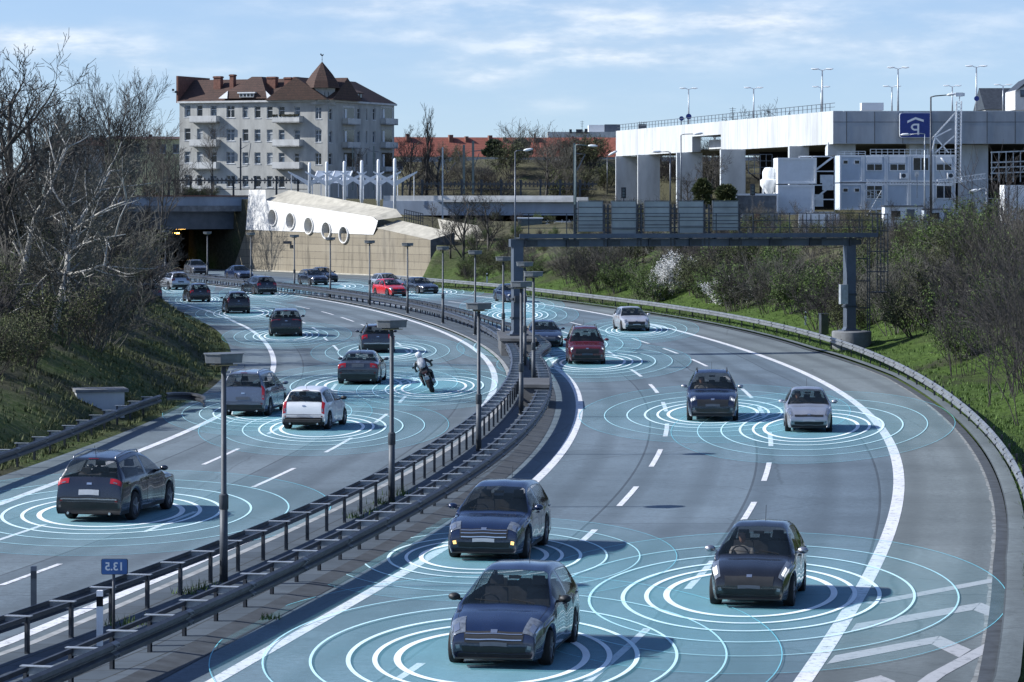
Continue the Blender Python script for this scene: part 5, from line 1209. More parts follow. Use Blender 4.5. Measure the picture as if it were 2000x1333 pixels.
# white part with true round openings: polygon ring strips round each porthole
um={}
P_=[(481,449),(487,371),(520,371),(509,394),(729,424),(739,431),(731,459)]
def polyoff(pts,off): return [wp(px,py,off) for px,py in pts]
ports=[(534,425,16),(569,432,16),(604.5,441,16),(639,450,16),(673,458.5,16)]
m=MB()
hol=[]
for px,py,r in ports: u,z=pw.hit(px,py); hol.append((u,z,r*(pw.p(u,z).y)/F))
# triangulate by columns between slanted top edge and bottom edge
def ztop(u):
    k=[pw.hit(*q) for q in ((481.5,446),(487,371),(519,371),(521,392),(729,424),(733,428),(739,431))]
    for (u0,z0),(u1,z1) in zip(k[:-1],k[1:]):
        if u0<=u<=u1: return z0+(z1-z0)*(u-u0)/max(1e-6,u1-u0)
    return k[-1][1] if u>k[-1][0] else k[0][1]
def zbot(u):
    k=[pw.hit(*q) for q in ((481,449),(731,459),(739,432))]
    for (u0,z0),(u1,z1) in zip(k[:-1],k[1:]):
        if u<=u1: return z0+(z1-z0)*(u-u0)/max(1e-6,u1-u0)
    return k[-1][1]
ua,ub=pw.hit(481,449)[0],pw.hit(739,431)[0]
us=sorted(set([ua,ub]+[ua+(ub-ua)*k/60 for k in range(61)]+[pw.hit(q,371)[0] for q in (487,519,521)]+[h[0]+h[2]*math.sin(math.pi*(k/16-.5)) for h in hol for k in range(17)]))
for a,b in zip(us[:-1],us[1:]):
    if b-a<1e-4: continue
    c=(a+b)/2; h=[q for q in hol if abs(c-q[0])<q[2]]
    def q4(f0,f1): m.quad(pw.p(a,f0(a),.06),pw.p(b,f0(b),.06),pw.p(b,f1(b),.06),pw.p(a,f1(a),.06))
    if h:
        h=h[0]
        lo=lambda u: h[1]-math.sqrt(max(0,h[2]**2-(u-h[0])**2)); hi=lambda u: h[1]+math.sqrt(max(0,h[2]**2-(u-h[0])**2))
        q4(zbot,lo) if lo(c)>zbot(c) else None; q4(hi,ztop)
    else: q4(zbot,ztop)
# thickness: top back edge and right end
m.build('white_wall',MAT['tunnelwhite'],wt)
for u,z,r in hol:
    m=MB(); K=24
    for k in range(K):
        a0,a1=2*math.pi*k/K,2*math.pi*(k+1)/K
        def c_(rr,a,o): return pw.p(u+rr*math.cos(a),z+rr*math.sin(a),o)
        m.quad(c_(r*1.09,a0,.2),c_(r*1.09,a1,.2),c_(r*.96,a1,.2),c_(r*.96,a0,.2)); m.quad(c_(r*.96,a0,.2),c_(r*.96,a1,.2),c_(r*.9,a1,-1.0),c_(r*.9,a0,-1.0)); m.quad(c_(r*1.09,a1,.2),c_(r*1.09,a0,.2),c_(r*1.09,a0,-.1),c_(r*1.09,a1,-.1))
    p=m.build('porthole',MAT['tunnelwhite'],wt)
    m=MB(); m.add([pw.p(u+r*math.cos(2*math.pi*k/K),z+r*math.sin(2*math.pi*k/K),-.98) for k in range(K)],[list(range(K))]); m.build('pane',MAT['panedark'],p)
m=MB()   # sloped chamfers on top, and the right-end return, its shade painted in dark concrete
m.add([wp(509,394,.06),wp(729,424,.06),wp(739,430,.06),wp(751,424,-2.2),wp(736,409,-2.4),wp(528,371.5,-2.4)],[[0,1,4,5],[1,2,3,4]])
m.add([wp(736,446,.02),wp(841,469,.02),wp(852,455,-2.2),wp(742,430,-2.2)],[[0,1,2,3]])
m.build('chamfer',MAT['chamfer'],wt)
m=MB(); q=W1-pw.n*0; e=at(868,470,322); m.prism([wp(841,469,.02),wp(852,455,-2.2),pw.p(pw.hit(852,455)[0],-.1,-2.2),pw.p(pw.hit(841,545)[0],-.1,.02)][::1],pw.d*.05); 
r0=pw.p(pw.len,0,0); 
m.quad(Vector((r0.x,r0.y,-.1)),Vector((r0.x+1.6,r0.y+9,-.1)),Vector((r0.x+1.6,r0.y+9,4.0)),Vector((r0.x,r0.y,HC-(469-HY)*r0.y/F)))
m.build('return_wall',MAT['concretedark'],wt)
m=MB()   # railing along the top of the right chamfer
a=wp(752,425,-2.4); b=at(826,433,322)
for z in (0,.4,.8): m.bar(a+Vector((0,0,z)),b+Vector((0,0,z)),.07,.07)
for k in range(9): q=a+(b-a)*k/8; m.bar(q-Vector((0,0,.8)),q+Vector((0,0,.85)),.07,.07)
m.box(b+Vector((-2,2,-.7)),(5,3,.5)); m.build('railing',MAT['gantrydark'],wt)
m=MB(); q=wp(566,474,.3); m.box(q,(.9,.35,.3)); m.box(q+Vector((.55,-.2,-.4)),(.3,.6,.3)); m.build('camera_bracket',MAT['concretedark'],wt)
# portal: lintel across the road at the mouth, roof, side and middle walls
mp_=thing('tunnel_portal','dark tunnel mouth under a pale concrete lintel','tunnel',(-50,345,0),0,world=True)
ld=Vector((-.93,-.37,0)).normalized(); L0=at(486,400,W0.y+.5); L0.z=0
pl_=Plane(L0,L0+ld*60)
def lz(y): return HC-(y-HY)*W0.y/F
m=MB(); pbox(m,pl_,0,60,lz(413),lz(384.5),-1.2,.3); m.build('lintel',MAT['bluepaint'],mp_)
m=MB(); pbox(m,pl_,0,60,lz(413.2),lz(402),.301,.36); m.build('lintel_edge',MAT['concrete'],mp_)
m=MB(); pbox(m,pl_,0,60,lz(384.4),lz(382),-1.3,.5); m.build('coping',MAT['brick'],mp_)
m=MB(); pbox(m,pl_,-.6,60,lz(448),lz(413.4),-2.8,-1.3); m.build('inner_beam',MAT['gantry'],mp_)
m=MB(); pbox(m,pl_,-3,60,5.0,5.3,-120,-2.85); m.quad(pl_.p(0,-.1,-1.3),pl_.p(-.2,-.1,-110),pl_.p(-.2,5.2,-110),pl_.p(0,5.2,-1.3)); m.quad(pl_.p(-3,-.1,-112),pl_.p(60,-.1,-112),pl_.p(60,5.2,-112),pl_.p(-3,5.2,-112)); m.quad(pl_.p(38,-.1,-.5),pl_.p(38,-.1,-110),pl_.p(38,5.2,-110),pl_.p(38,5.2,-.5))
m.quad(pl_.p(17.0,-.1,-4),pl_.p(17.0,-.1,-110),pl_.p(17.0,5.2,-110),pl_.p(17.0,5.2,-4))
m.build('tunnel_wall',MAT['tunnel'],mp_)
ribbon(lambda Y:-140,lambda Y:-20,372,470,20,-.02,'tunnel_road',MAT['asphaltL'])
for i,(px,py) in enumerate(((316,446),(345,447),(356,447),(391,448),(416,448.5),(428,448.5),(451,449.5),(344,456),(379,457))):
    t=thing('tunnel_lamp','amber lamp glowing under the tunnel roof','lamp',at(px,py,358+i%3*3),0,'amber lamps under the tunnel roof',world=True)
    p=at(px,py,358+i%3*3); m=MB(); m.box(p,(.34,.9,.16),-.5); m.build('housing',MAT['amber'],t)

# ---- white Y-masts on the deck behind the wing wall
for i,(px,yt,yb) in enumerate(((604.5,317.5,384),(638,316,390),(672.5,315,397),(706.5,313.5,403),(739,311.5,409),(771,309.5,424))):
    Y=347-3.2*i; a=at(px,yb+14,Y); b=at(px,yt,Y); o=Vector((px*0+a.x,Y,a.z))
    lab=['leftmost of the six white masts with slanted arms above the wing wall','second white slanted-arm mast from the apartment house side','third white slanted-arm mast from the left, above the middle portholes','fourth white slanted-arm mast from the left above the wing wall','fifth white slanted-arm mast, next to the tall end one','tall white end mast with both slanted arms, at the right of its row'][i]
    t=thing('white_mast',lab,'mast',o,0,'white slanted-arm masts over the tunnel deck',world=True)
    m=MB(); m.tube([a,b-Vector((0,0,.2)),b],[.17,.17,.10],8); m.build('mast',MAT['whitesteel'],t,smooth=True)
    z0=HC-(360-HY)*Y/F
    for sx,dx,dy in ((-1,-42,-24),(1,44,-24)):
        e=at(px+dx,360+dy,Y+(0 if sx<0 else 2.5)); s0=Vector((a.x,Y,z0)); m=MB()
        d=(e-s0); nn=Vector((0,1,0)); up=Vector((0,0,1))
        m.add([s0+up*.30-nn*.1,s0-up*.30-nn*.1,e-up*.08-nn*.1,e+up*.08-nn*.1,s0+up*.30+nn*.1,s0-up*.30+nn*.1,e-up*.08+nn*.1,e+up*.08+nn*.1],[[0,1,2,3],[7,6,5,4],[0,3,7,4],[1,5,6,2],[2,6,7,3],[0,4,5,1]])
        ar=m.build('arm',MAT['whitesteel'],t)
        m=MB(); q=s0+d*.85; m.tube([q,q-Vector((0,0,2.9))],.05,5); m.build('hanger',MAT['whitesteel'],ar)
# glass canopy behind the masts
t=thing('glass_canopy','blue glass roof panels sloping behind the white masts','canopy',at(640,372,360),0,world=True)
for k in range(4):
    x0=611+k*17; m=MB(); m.prism([at(x0,358+k*.5,360),at(x0+15,358+k*.5,360),at(x0+26,336,364),at(x0+9,335,364)],(0,0,.08)); m.build('glass_panel',MAT['glassblue'] if 'glassblue' in MAT else MAT['bluepaint'],t)
m=MB()
for k in range(5): x0=610+k*17; m.bar(at(x0,358.5,359.9),at(x0+10,335,363.9),.14,.14); m.bar(at(x0,358.5,360),at(x0,385,360),.1,.1)
m.build('frame',MAT['whitesteel'],t)
# ---- platform canopy with pointed valance behind the tunnel
def canopyrow(label,px0,px1,ytop,ybase,Y,dx):
    t=thing('platform_canopy',label,'canopy',at(px0,ybase,Y),0,world=True)
    m=MB(); a=at(px0,ytop,Y); b=at(px1,ytop,Y); m.bar(a,b,.5,.16)
    k=px0
    while k<px1-3:
        q=at(k,ytop,Y-.2); s=dx/9*Y/F; m.prism([q+Vector((0,0,-.12)),q+Vector((s,0,-.12)),q+Vector((s*.5,0,-.42))],(0,.1,0)); m.prism([q+Vector((0,0,.1)),q+Vector((s,0,.1)),q+Vector((s*.5,0,.36))],(0,.1,0)); k+=dx/5.0
    m.build('roof_beam',MAT['gantrydark'],t)
    k=px0
    while k<=px1:
        a=at(k,ytop-6,Y); b=at(k,ybase+6,Y); m=MB(); m.bar(b,a,.22,.22); m.box(a+Vector((0,0,.05)),(.34,.34,.25)); m.build('post',MAT['gantrydark'],t); k+=dx
    m=MB()
    for yy_ in (ybase-14,): m.bar(at(px0,yy_,Y),at(px1,yy_,Y),.08,.08)
    m.build('handrail',MAT['gantrydark'],t)
canopyrow('long dark platform canopy with pointed valance behind the tunnel portal, left section',330,600,353,384,364,42)
canopyrow('long dark platform canopy with pointed valance running right towards the viaduct',786,1166,360,384,364,38.5)

# ---- overpass with blue-grey fascia
ov=thing('overpass','blue-grey road bridge with pale parapet between the wing wall and the gantry','bridge',at(940,420,330),0,world=True)
po=Plane(at(748,0,334),at(1152,0,330))
def ovz(y,px=950): return po.hit(px,y)[1]
m=MB(); a,b,_,_=po.rect(748,384,1122,420); pbox(m,po,a,b,ovz(421),ovz(393),-9,0); m.build('fascia',MAT['bluepaint'],ov)
m=MB(); pbox(m,po,a,b,ovz(392.8),ovz(382.5),-.6,-.2); u0=po.hit(855,390)[0]; u1=po.hit(1150,390)[0]; pbox(m,po,u0,u1,ovz(395),ovz(390.5),.02,.7); pbox(m,po,po.hit(1102,390)[0],u1,ovz(390.4),ovz(385.5),.3,.7); m.build('parapet',MAT['balc'],ov)
m=MB()
for px in (870,925,1000,1118): u=po.hit(px,430)[0]; pbox(m,po,u-.35,u+.35,2.5,ovz(421.2),-5,-4.2)
m.build('pier',MAT['concrete'],ov)
m=MB(); pbox(m,po,a,b,2.5,ovz(421.4),-9.2,-9); m.build('shade_sheet',MAT['black'],ov)  # black sheet painting the shade beneath the bridge
t=thing('trapezoid_abutment','sloping pale concrete abutment half hidden by bare shrubs right of the wing wall','wall',at(905,478,320),0,world=True)
m=MB(); m.prism([at(855,428,322),at(932,441,318),at(962,480,316),at(868,484,318)],(0,1.5,0)); m.build('concrete_face',MAT['chamfer'],t)
t=thing('site_cabin','pale green corrugated site cabin under the overpass','cabin',at(1040,470,322),0,world=True)
m=MB(); a=at(1012,428,322); b=at(1059,462,322); m.box(((a.x+b.x)/2,323.2,(a.z+b.z)/2),(b.x-a.x,2.4,a.z-b.z))
for k in range(12): m.box((a.x+(b.x-a.x)*(k+.5)/12,321.96,(a.z+b.z)/2),(.1,.08,a.z-b.z-.1))
m.build('cabin_body',MAT['greenpole'],t)
m=MB(); m.box(((a.x+b.x)/2,323.2,a.z+.08),(b.x-a.x+.2,2.6,.14)); m.build('cabin_roof',MAT['containw'],t)
t=thing('stacked_pipes','pale pipes and rails stacked under the overpass beside the site cabin','pipes',at(1090,450,322),0,world=True)
m=MB()
for k in range(5): m.bar(at(1066,433+k*5,322),at(1116,434+k*5,322),.14,.10)
for k in range(4): m.bar(at(1070+k*14,430,322.2),at(1066+k*14,458,322.2),.1,.1)
m.build('pipe_stack',MAT['containw'],t)

# ================================================================ VIADUCT
VC=Vector((627*350/F,350,0)); VL=Vector((203*456/F,456,0)); pv=Plane(VL,VC); pr=Plane(VC,(VC.x+60,350.0,0)); pr.n=Vector((0,-1,0))
vi=thing('viaduct','raised white concrete motorway ramp with a long sunlit side and shaded front','viaduct',VC,0,world=True)
ZT=HC+(HY-217)*350/F; ZB=HC+(HY-281.5)*350/F
u13=pv.hit(1352,290)[0]; u14=pv.hit(1408,290)[0]
m=MB()
def vfas(u0,u1,z0,z1,d=1.2):
    P=[pv.p(u0,z0),pv.p(u1,z0),pv.p(u1,z1),pv.p(u0,z1)]; Q=[q-pv.n*d for q in P]; m.add(P+Q,[[0,1,2,3],[7,6,5,4],[0,4,5,1],[3,2,6,7],[1,5,6,2],[0,3,7,4]])
vfas(0,u13-.03,ZB,ZT); vfas(u13,u14,ZT-1.7,ZT-.01); vfas(u14+.03,pv.len,ZB-.02,ZT)
pbox(m,pr,1.25,60,ZB,ZT-.002,-1.2,0); 
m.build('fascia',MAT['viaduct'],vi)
m=MB(); pbox(m,pr,.02,60,ZB+.02,ZT-.05,.004,.06); m.build('fascia_front',MAT['viaductshade'],vi)  # greyer sheet over the white fascia paints the front's shade
m=MB(); 
for k in range(14): pbox(m,pr,1.5+k*3.2,1.58+k*3.2,ZB+.05,ZT-.08,.062,.075)
pbox(m,pr,.02,60,ZT-1.3,ZT-1.24,.062,.072); m.build('panel_joint',MAT['concretedark'],vi)
m=MB()
for k in range(1,24):
    u=pv.len*k/24
    if u<u13-.3 or u>u14+.3: pbox(m,pv,u-.04,u+.04,ZB+.03,ZT-.03,.0,.012)
m.build('panel_joint',MAT['viaductshade'],vi)
m=MB(); m.add([pv.p(0,ZT-.6,-1.2),pv.p(pv.len,ZT-.6,-1.2),pr.p(60,ZT-.6,-1.2),Vector((VC.x+60,470,ZT-.6)),Vector((VL.x,470,ZT-.6))],[[0,1,2,3,4]]); m.add([pv.p(0,ZB+.3,-1.2),pv.p(pv.len,ZB+.3,-1.2),pr.p(60,ZB+.3,-1.2),Vector((VC.x+60,470,ZB+.3)),Vector((VL.x,470,ZB+.3))],[[4,3,2,1,0]]); m.build('deck',MAT['concrete'],vi)
m=MB(); pbox(m,pv,u13+.4,u14-.4,ZT-3.6,ZT-2.2,-3.0,-2.2); m.build('bracket_beam',MAT['viaduct'],vi)
m=MB()
for k in range(60): u=pv.len*k/60; m.bar(pv.p(u,ZT,-.2),pv.p(u,ZT+.9,-.2),.06,.06)
m.bar(pv.p(0,ZT+.9,-.2),pv.p(pv.len,ZT+.9,-.2),.06,.06); m.bar(pv.p(0,ZT+.45,-.2),pv.p(pv.len,ZT+.45,-.2),.05,.05); m.build('railing',MAT['galv'],vi)
for x0,x1,yt,yb,Y in ((1203,1244,309,400,452),(1246,1289,305,412,436),(1322,1372,300,420,414),(1408,1456,295,400,386),(1542,1580,287,340,362),(1876,1930,276,372,352)):
    a=at(x0,yt,Y); b=at(x1,yb,Y); m=MB(); w=b.x-a.x; zt=ZB-.05 if x0<1800 else ZB-.05
    m.box(((a.x+b.x)/2,Y+1.0,(zt+4)/2),(w,2.0,zt-4)); m.build('pier',MAT['pier'],vi)
for x0,x1,yt,yb in ((1617,1671,283,304),(1776,1830,283,304)):
    a=at(x0,yt,351.5); b=at(x1,yb,351.5); m=MB(); m.box(((a.x+b.x)/2,353,(ZB+.2+b.z)/2),(b.x-a.x,3,ZB+.2-b.z)); m.build('bearing_block',MAT['pier'],vi)
m=MB(); m.box((VC.x+30,392,9.5),(70,.5,9)); m.build('under_deck_shade',MAT['black'],vi)  # black sheet stands for the darkness under the ramp deck
m=MB()
for k in range(9): m.box((VC.x+8+k*4,388+k%3,10.5+.4*(k%2)),(2.4,.5,.25))
m.build('duct',MAT['bluepaint'],vi)
# parking sign
pp=at(1788,245,349.2); t=thing('parking_sign','blue parking garage sign with white roof chevron on the shaded viaduct front','sign',pp,0)
pxm=350/F; w_,h_=60*pxm,47*pxm
m=MB(); plate(m,rrect(w_,h_,.28),-.06,0,.3); pl2=m.build('sign_plate',MAT['blue'],t)
m=MB(); plate(m,rrect(w_+.12,h_+.12,.30),-.03,0,.3); m.build('sign_rim',MAT['whitesteel'],pl2)
def flat(mb,pts,y=-.075,th=.02): mb.prism([(x,y,z) for x,z in pts],(0,th,0))
m=MB(); flat(m,[(-.93,.50),(-.0,.92),(.93,.62),(.93,.36),(-.0,.66),(-.93,.24)][::-1]); m.build('roof_chevron',MAT['white'],pl2)
m=MB()   # mirrored letter P as the photograph shows it
flat(m,[(.42,.18),(.20,.18),(.20,-1.10),(.42,-1.10)]); 
K=14
for k in range(K):
    a0,a1=math.pi*k/K,math.pi*(k+1)/K
    o=lambda a,r0,r1:(-.05-r0*math.sin(a)*1.0,-.22+r1*math.cos(a))
    flat(m,[o(a0,.46,.40),o(a1,.46,.40),o(a1,.26,.20),o(a0,.26,.20)])
flat(m,[(-.05,.18),(.20,.18),(.20,-.02),(-.05,-.02)][::-1]); flat(m,[(-.05,-.42),(.20,-.42),(.20,-.62),(-.05,-.62)][::-1]); m.build('lettering',MAT['white'],pl2)
t=thing('billboard','small white box structure standing on the viaduct roadway','cabin',at(1704,207,380),0,world=True)
a=at(1683,201,380); b=at(1726,216,380); m=MB(); m.box(((a.x+b.x)/2,381,(a.z+b.z)/2),(b.x-a.x,2,a.z-b.z)); m.build('box_body',MAT['containw'],t)
# double-headed lamps on the viaduct
def dlamp(px,yt,yb,Y,label,disc=None,single=None):
    a=at(px,yb,Y); b=at(px,yt,Y); t=thing('viaduct_lamp',label,'street lamp',a,0,'double-headed lamps on the viaduct',world=True)
    m=MB(); m.tube([a-Vector((0,0,1)),b],[.13,.07],6); m.build('pole',MAT['galvbright'],t,smooth=True)
    for sx in (-1,1):
        m=MB(); e=b+Vector((sx*.42,0,.12)); m.tube([b,e],.05,5); m.lathe([(0,-.48),(.13,-.34),(.16,.1),(.09,.42),(0,.46)],(0,0,0),'X',8)
        for v in range(len(m.v)-48 if 0 else 10,len(m.v)): x,y,z=m.v[v]; m.v[v]=tuple(Vector((x*sx,y,z*.6+.10*abs(x)+0))+e+Vector((sx*.42,0,.02)))
        m.build('lamp_head',MAT['whitesteel'],t,auto=50)
    if disc:
        p=at(px+disc[0],disc[1],Y); tt=thing('round_sign',disc[2],'sign',p,0,world=True); m=MB(); r=disc[3]*Y/F; K=20
        m.prism([p+Vector((r*math.cos(2*math.pi*k/K),-.2,r*math.sin(2*math.pi*k/K))) for k in range(K)],(0,.06,0)); m.build('sign_disc',MAT['blue'],tt)
        if disc[0]: m=MB(); m.tube([p,at(px+disc[0],yb+4,Y)],.05,5); m.build('post',MAT['galv'],tt)
dlamp(1345,175,242,430,'double-headed viaduct lamp with a round disc on its pole, farthest left',(0,228,'dark round disc sign on the pole of the leftmost viaduct lamp',5.5))
t=thing('round_sign','round blue sign on a short post left of the leftmost viaduct lamp','sign',at(1331,233,432),0,world=True); p=at(1331,232,432); m=MB(); m.prism([p+Vector((.33*math.cos(2*math.pi*k/20),-.2,.33*math.sin(2*math.pi*k/20))) for k in range(20)],(0,.06,0)); m.build('sign_disc',MAT['blue'],t); m=MB(); m.tube([p,at(1331,250,432)],.05,5); m.build('post',MAT['galv'],t)
dlamp(1472,174,232,408,'double-headed viaduct lamp above the dark niche in the sunlit side'); dlamp(1604,172,220,440,'shorter far double-headed lamp close behind the tall corner one'); dlamp(1606,138,219,356,'tall double-headed lamp standing at the viaduct corner')
dlamp(1742,171,216,430,'short far double-headed lamp left of the parking sign'); dlamp(1754,135,216,356,'tall double-headed lamp just left above the parking sign'); dlamp(1860,170,214,430,'short far double-headed lamp behind the camera mast'); dlamp(1907,132,213,356,'tall double-headed lamp with round blue disc, right of the camera mast',(0,193,'round blue disc sign on the pole of the rightmost tall viaduct lamp',5)); dlamp(1959,168,213,430,'short far double-headed lamp before the dark roof at the right')

# ================================================================ SITE OFFICES AND EQUIPMENT
ct0=at(1640,0,330); cw=45.3*330/F
def container(px0,y0,y1,Y,label,wins,mat='contain',w=None):
    W_=(w or 45.0)*Y/F; a=at(px0,y0,Y); b=at(px0,y1,Y); h=a.z-b.z
    t=thing('site_container',label,'container',(a.x+W_/2,Y,b.z),0,'site office containers stacked below the viaduct')
    m=MB(); m.box((0,3,h/2),(W_-.12,6,h-.06))
    for k in range(14): m.box((-W_/2+.2+(W_-.4)*k/13,-.006,h/2),(.03,.03,h-.3))
    m.build('container_wall',MAT[mat],t)
    m=MB()
    for sx in (-1,1): m.box((sx*(W_/2-.09),-.02,h/2),(.17,.12,h-.05)); 
    m.box((0,-.02,.10),(W_-.4,.11,.16)); m.box((0,-.02,h-.13),(W_-.4,.11,.2)); m.build('corner_frame',MAT['containw'],t)
    for kind in wins:
        if kind=='two':
            for x in (-.62,.62): 
                m=MB(); m.box((x,-.05,h*.74),(.62,.06,.5)); w1=m.build('window_frame',MAT['whitesteel'],t); m=MB(); m.box((x,-.085,h*.74),(.46,.02,.34)); m.build('pane',MAT['panedark'],w1)
        else:
            z0,hh=(.36,.62) if kind=='low' else (.42,1.3)
            m=MB(); m.box((0,-.05,h*.45+hh/2),(1.75,.06,hh+.16)); w1=m.build('window_frame',MAT['whitesteel'],t)
            m=MB()
            for x in (-.42,.42): m.box((x,-.085,h*.45+hh/2),(.74,.02,hh))
            m.build('pane',MAT['panedark'],w1)
            if kind=='low': m=MB(); m.box((0,-.07,h*.45+hh+.5),(1.7,.07,.72)); m.build('roller_shutter',MAT['containw'],t)
    return t
names=['with two small square windows','with half-lowered shutter, second column','with half-lowered shutter, third column','with open dark window, fourth column','with half-lowered shutter, right end column']
for c_ in range(5):
    container(1640+c_*45.3,303,357,330,'upper site container '+names[c_],['two' if c_==0 else 'high' if c_==3 else 'low'])
    container(1640+c_*45.3,358,411,330,'lower site container '+names[c_].replace('half-lowered shutter','dark window').replace('open dark window','closed pale front'),['two'] if c_==0 else ['high'] if c_ in (4,1) else [])
container(1519,308,360,322,'large plain white container left of the offices, upper',[], 'containw',76); container(1519,361,420,322,'large plain white container left of the offices, lower',[], 'containw',72)
container(1436,378,425,318,'long grey slatted container in front of the silo',[], 'concrete',84)
for x,y in ((1766,350),(1858,350)):
    t=thing('air_conditioner','white air conditioner unit on the container front '+('below the third column' if x<1800 else 'at the right end'),'air conditioner',at(x,y,329.4),0); m=MB(); m.box((0,-.1,.35),(.9,.4,.62)); b=m.build('casing',MAT['whitesteel'],t); m=MB(); m.lathe([(0,-.31),(.24,-.31),(.24,-.33)],(-.1,0,.35),'Y',14); m.build('fan',MAT['gantrydark'],b)
t=thing('silo','white cone-bottomed construction silo on legs before the dark underpass','silo',at(1503,380,326),0,world=True)
p=at(1503,352,326); m=MB(); m.lathe([(0,1.35),(.5,1.3),(.75,.9),(.75,.1),(1.0,0),(1.0,-.55),(.35,-1.5),(.3,-1.7)],p,n=20); m.build('hopper',MAT['whitesteel'],t,auto=35)
m=MB()
for k in range(4): a_=math.pi/4+k*math.pi/2; m.bar(p+Vector((.9*math.cos(a_),.9*math.sin(a_),-.3)),p+Vector((1.1*math.cos(a_),1.1*math.sin(a_),-3.2)),.12,.12)
m.build('legs',MAT['whitesteel'],t)
t=thing('scaffold_stair','pale metal scaffold stair tower between the white and blue containers','stairs',at(1600,420,326),0,world=True); m=MB()
for x in (1561,1586,1630):
    for Yq in (324,326.5): m.bar(at(x,305,Yq),at(x,425,Yq),.1,.1)
for y in (306,335,362,390,415):
    m.bar(at(1561,y,324),at(1630,y,324),.1,.12)
for k in range(9): m.bar(at(1574,366+k*5,323.9),at(1584,366+k*5,323.9),.05,.08)
for x0,y0,x1,y1 in ((1574,364,1588,412),(1590,390,1625,362),(1590,335,1628,306)): m.bar(at(x0,y0,324),at(x1,y1,324),.1,.2)
for x0,y0,x1,y1 in ((1564,367,1576,394),(1602,342,1628,358),(1606,358,1628,372),(1592,380,1608,404)): a=at(x0,y0,325.4); b=at(x1,y1,325.4); m.box(((a.x+b.x)/2,325.4,(a.z+b.z)/2),(b.x-a.x,.1,a.z-b.z))
m.build('scaffold',MAT['whitesteel'],t)
def lattice(mb,a,b,w,n,r=.035):
    a=Vector(a);b=Vector(b);d=(b-a).normalized(); u=Vector((0,1,0)) ; v=d.cross(u).normalized(); C4=[(u*i+v*j)*w/2 for i,j in ((-1,-1),(1,-1),(1,1),(-1,1))]
    for c in C4: mb.bar(a+c,b+c,r*2,r*2)
    for k in range(n):
        p=a+(b-a)*k/n; q=a+(b-a)*(k+1)/n
        for i in range(4): mb.bar(p+C4[i],q+C4[(i+1)%4],r*1.3,r*1.3)
t=thing('camera_mast','silver lattice mast with white camera box on top, right of the parking sign','mast',at(1875,330,340),0,world=True)
m=MB(); lattice(m,at(1871,358,340),at(1873,198,340),.55,22); m.bar(at(1873,198,340),at(1875,186,340),.1,.1); m.build('lattice',MAT['whitesteel'],t)
m=MB(); a=at(1873,186,340); m.box(a+Vector((.0,0,.05)),(.85,.5,.42)); m.box(a+Vector((.52,0,.05)),(.2,.4,.34)); m.build('camera_box',MAT['whitesteel'],t)
m=MB()
for p0,p1 in (((1866,221),(1821,271)),((1821,271),(1858,252)),((1866,264),(1826,299)),((1828,270),(1853,299)),((1826,270),(1820,300)),((1866,222),(1866,300))): m.bar(at(*p0,341),at(*p1,341),.14,.14)
m.build('brace',MAT['whitesteel'],t)
t=thing('lattice_boom','horizontal silver lattice boom crossing in front of the container offices','boom',at(1800,358,322),0,world=True)
m=MB(); lattice(m,at(1693,355,322),at(1830,357,322),.36,24,.03); lattice(m,at(1831,357,322),at(1925,344,322),.5,16,.035); m.build('lattice',MAT['whitesteel'],t)
for px,lab in ((1787,'upper'),): 
    t=thing('round_sign','round white and red-rimmed sign standing above the lattice boom','sign',at(1791,342,321),0,world=True); p=at(1791,341,321); m=MB(); m.prism([p+Vector((.24*math.cos(2*math.pi*k/20),0,.33*math.sin(2*math.pi*k/20))) for k in range(20)],(0,.06,0)); m.build('sign_disc',PAINT['white'],t)
    m=MB(); m.tube([p,p-Vector((0,0,2.5))],.04,5); m.build('post',MAT['galv'],t)
t=thing('scaffolding','silver pipe scaffolding in front of the dark underpass at the right','scaffold',at(1960,355,336),0,world=True); m=MB()
for k in range(7):
    for Yq in (334,337): m.bar(at(1937+k*14,296,Yq),at(1937+k*14,356,Yq),.09,.09)
for y in (298,318,328,339): m.bar(at(1935,y,334),at(2040,y-4,334),.1,.14)
for k in range(4): m.bar(at(1937+k*28,339,334),at(1951+k*28,318,334),.07,.07)
m.build('pipes',MAT['galvbright'],t)
for i,(x0,x1,y0,y1,lab) in enumerate(((1958,2040,362,440,'white tarpaulined shed at the right picture edge'),(1725,1812,431,462,'low white site fence panels above the right bank'),(1850,1945,432,470,'white hoarding partly hidden by bare bushes'),(1560,1640,418,452,'low white wall with faint graffiti behind the gantry railing'),(1450,1520,418,450,'grey wall with a bricked-up doorway behind the gantry'))):
    Y=300-i*3; a=at(x0,y0,Y); b=at(x1,y1,Y); t=thing('site_shed' if i==0 else 'hoarding',lab,'shed' if i==0 else 'hoarding',((a.x+b.x)/2,Y,b.z),0,world=True)
    m=MB(); m.box(((a.x+b.x)/2,Y+.3,(a.z+b.z-2)/2),(b.x-a.x,3 if i==0 else .2,a.z-b.z+2)); m.build('panel',MAT['containw'] if i!=4 else MAT['concrete'],t)
    m=MB()
    for k in range(5): m.box((a.x+(b.x-a.x)*(k+.5)/5,Y-(1.25 if i==0 else -.16),(a.z+b.z-2)/2),(.08,.06,a.z-b.z+1.9))
    m.build('panel_post',MAT['galvdark'],t)
    if i==4: m=MB(); m.box((a.x+1.3,Y+.16,b.z+.9),(.6,.08,1.5)); m.build('doorway',MAT['brick'],t)
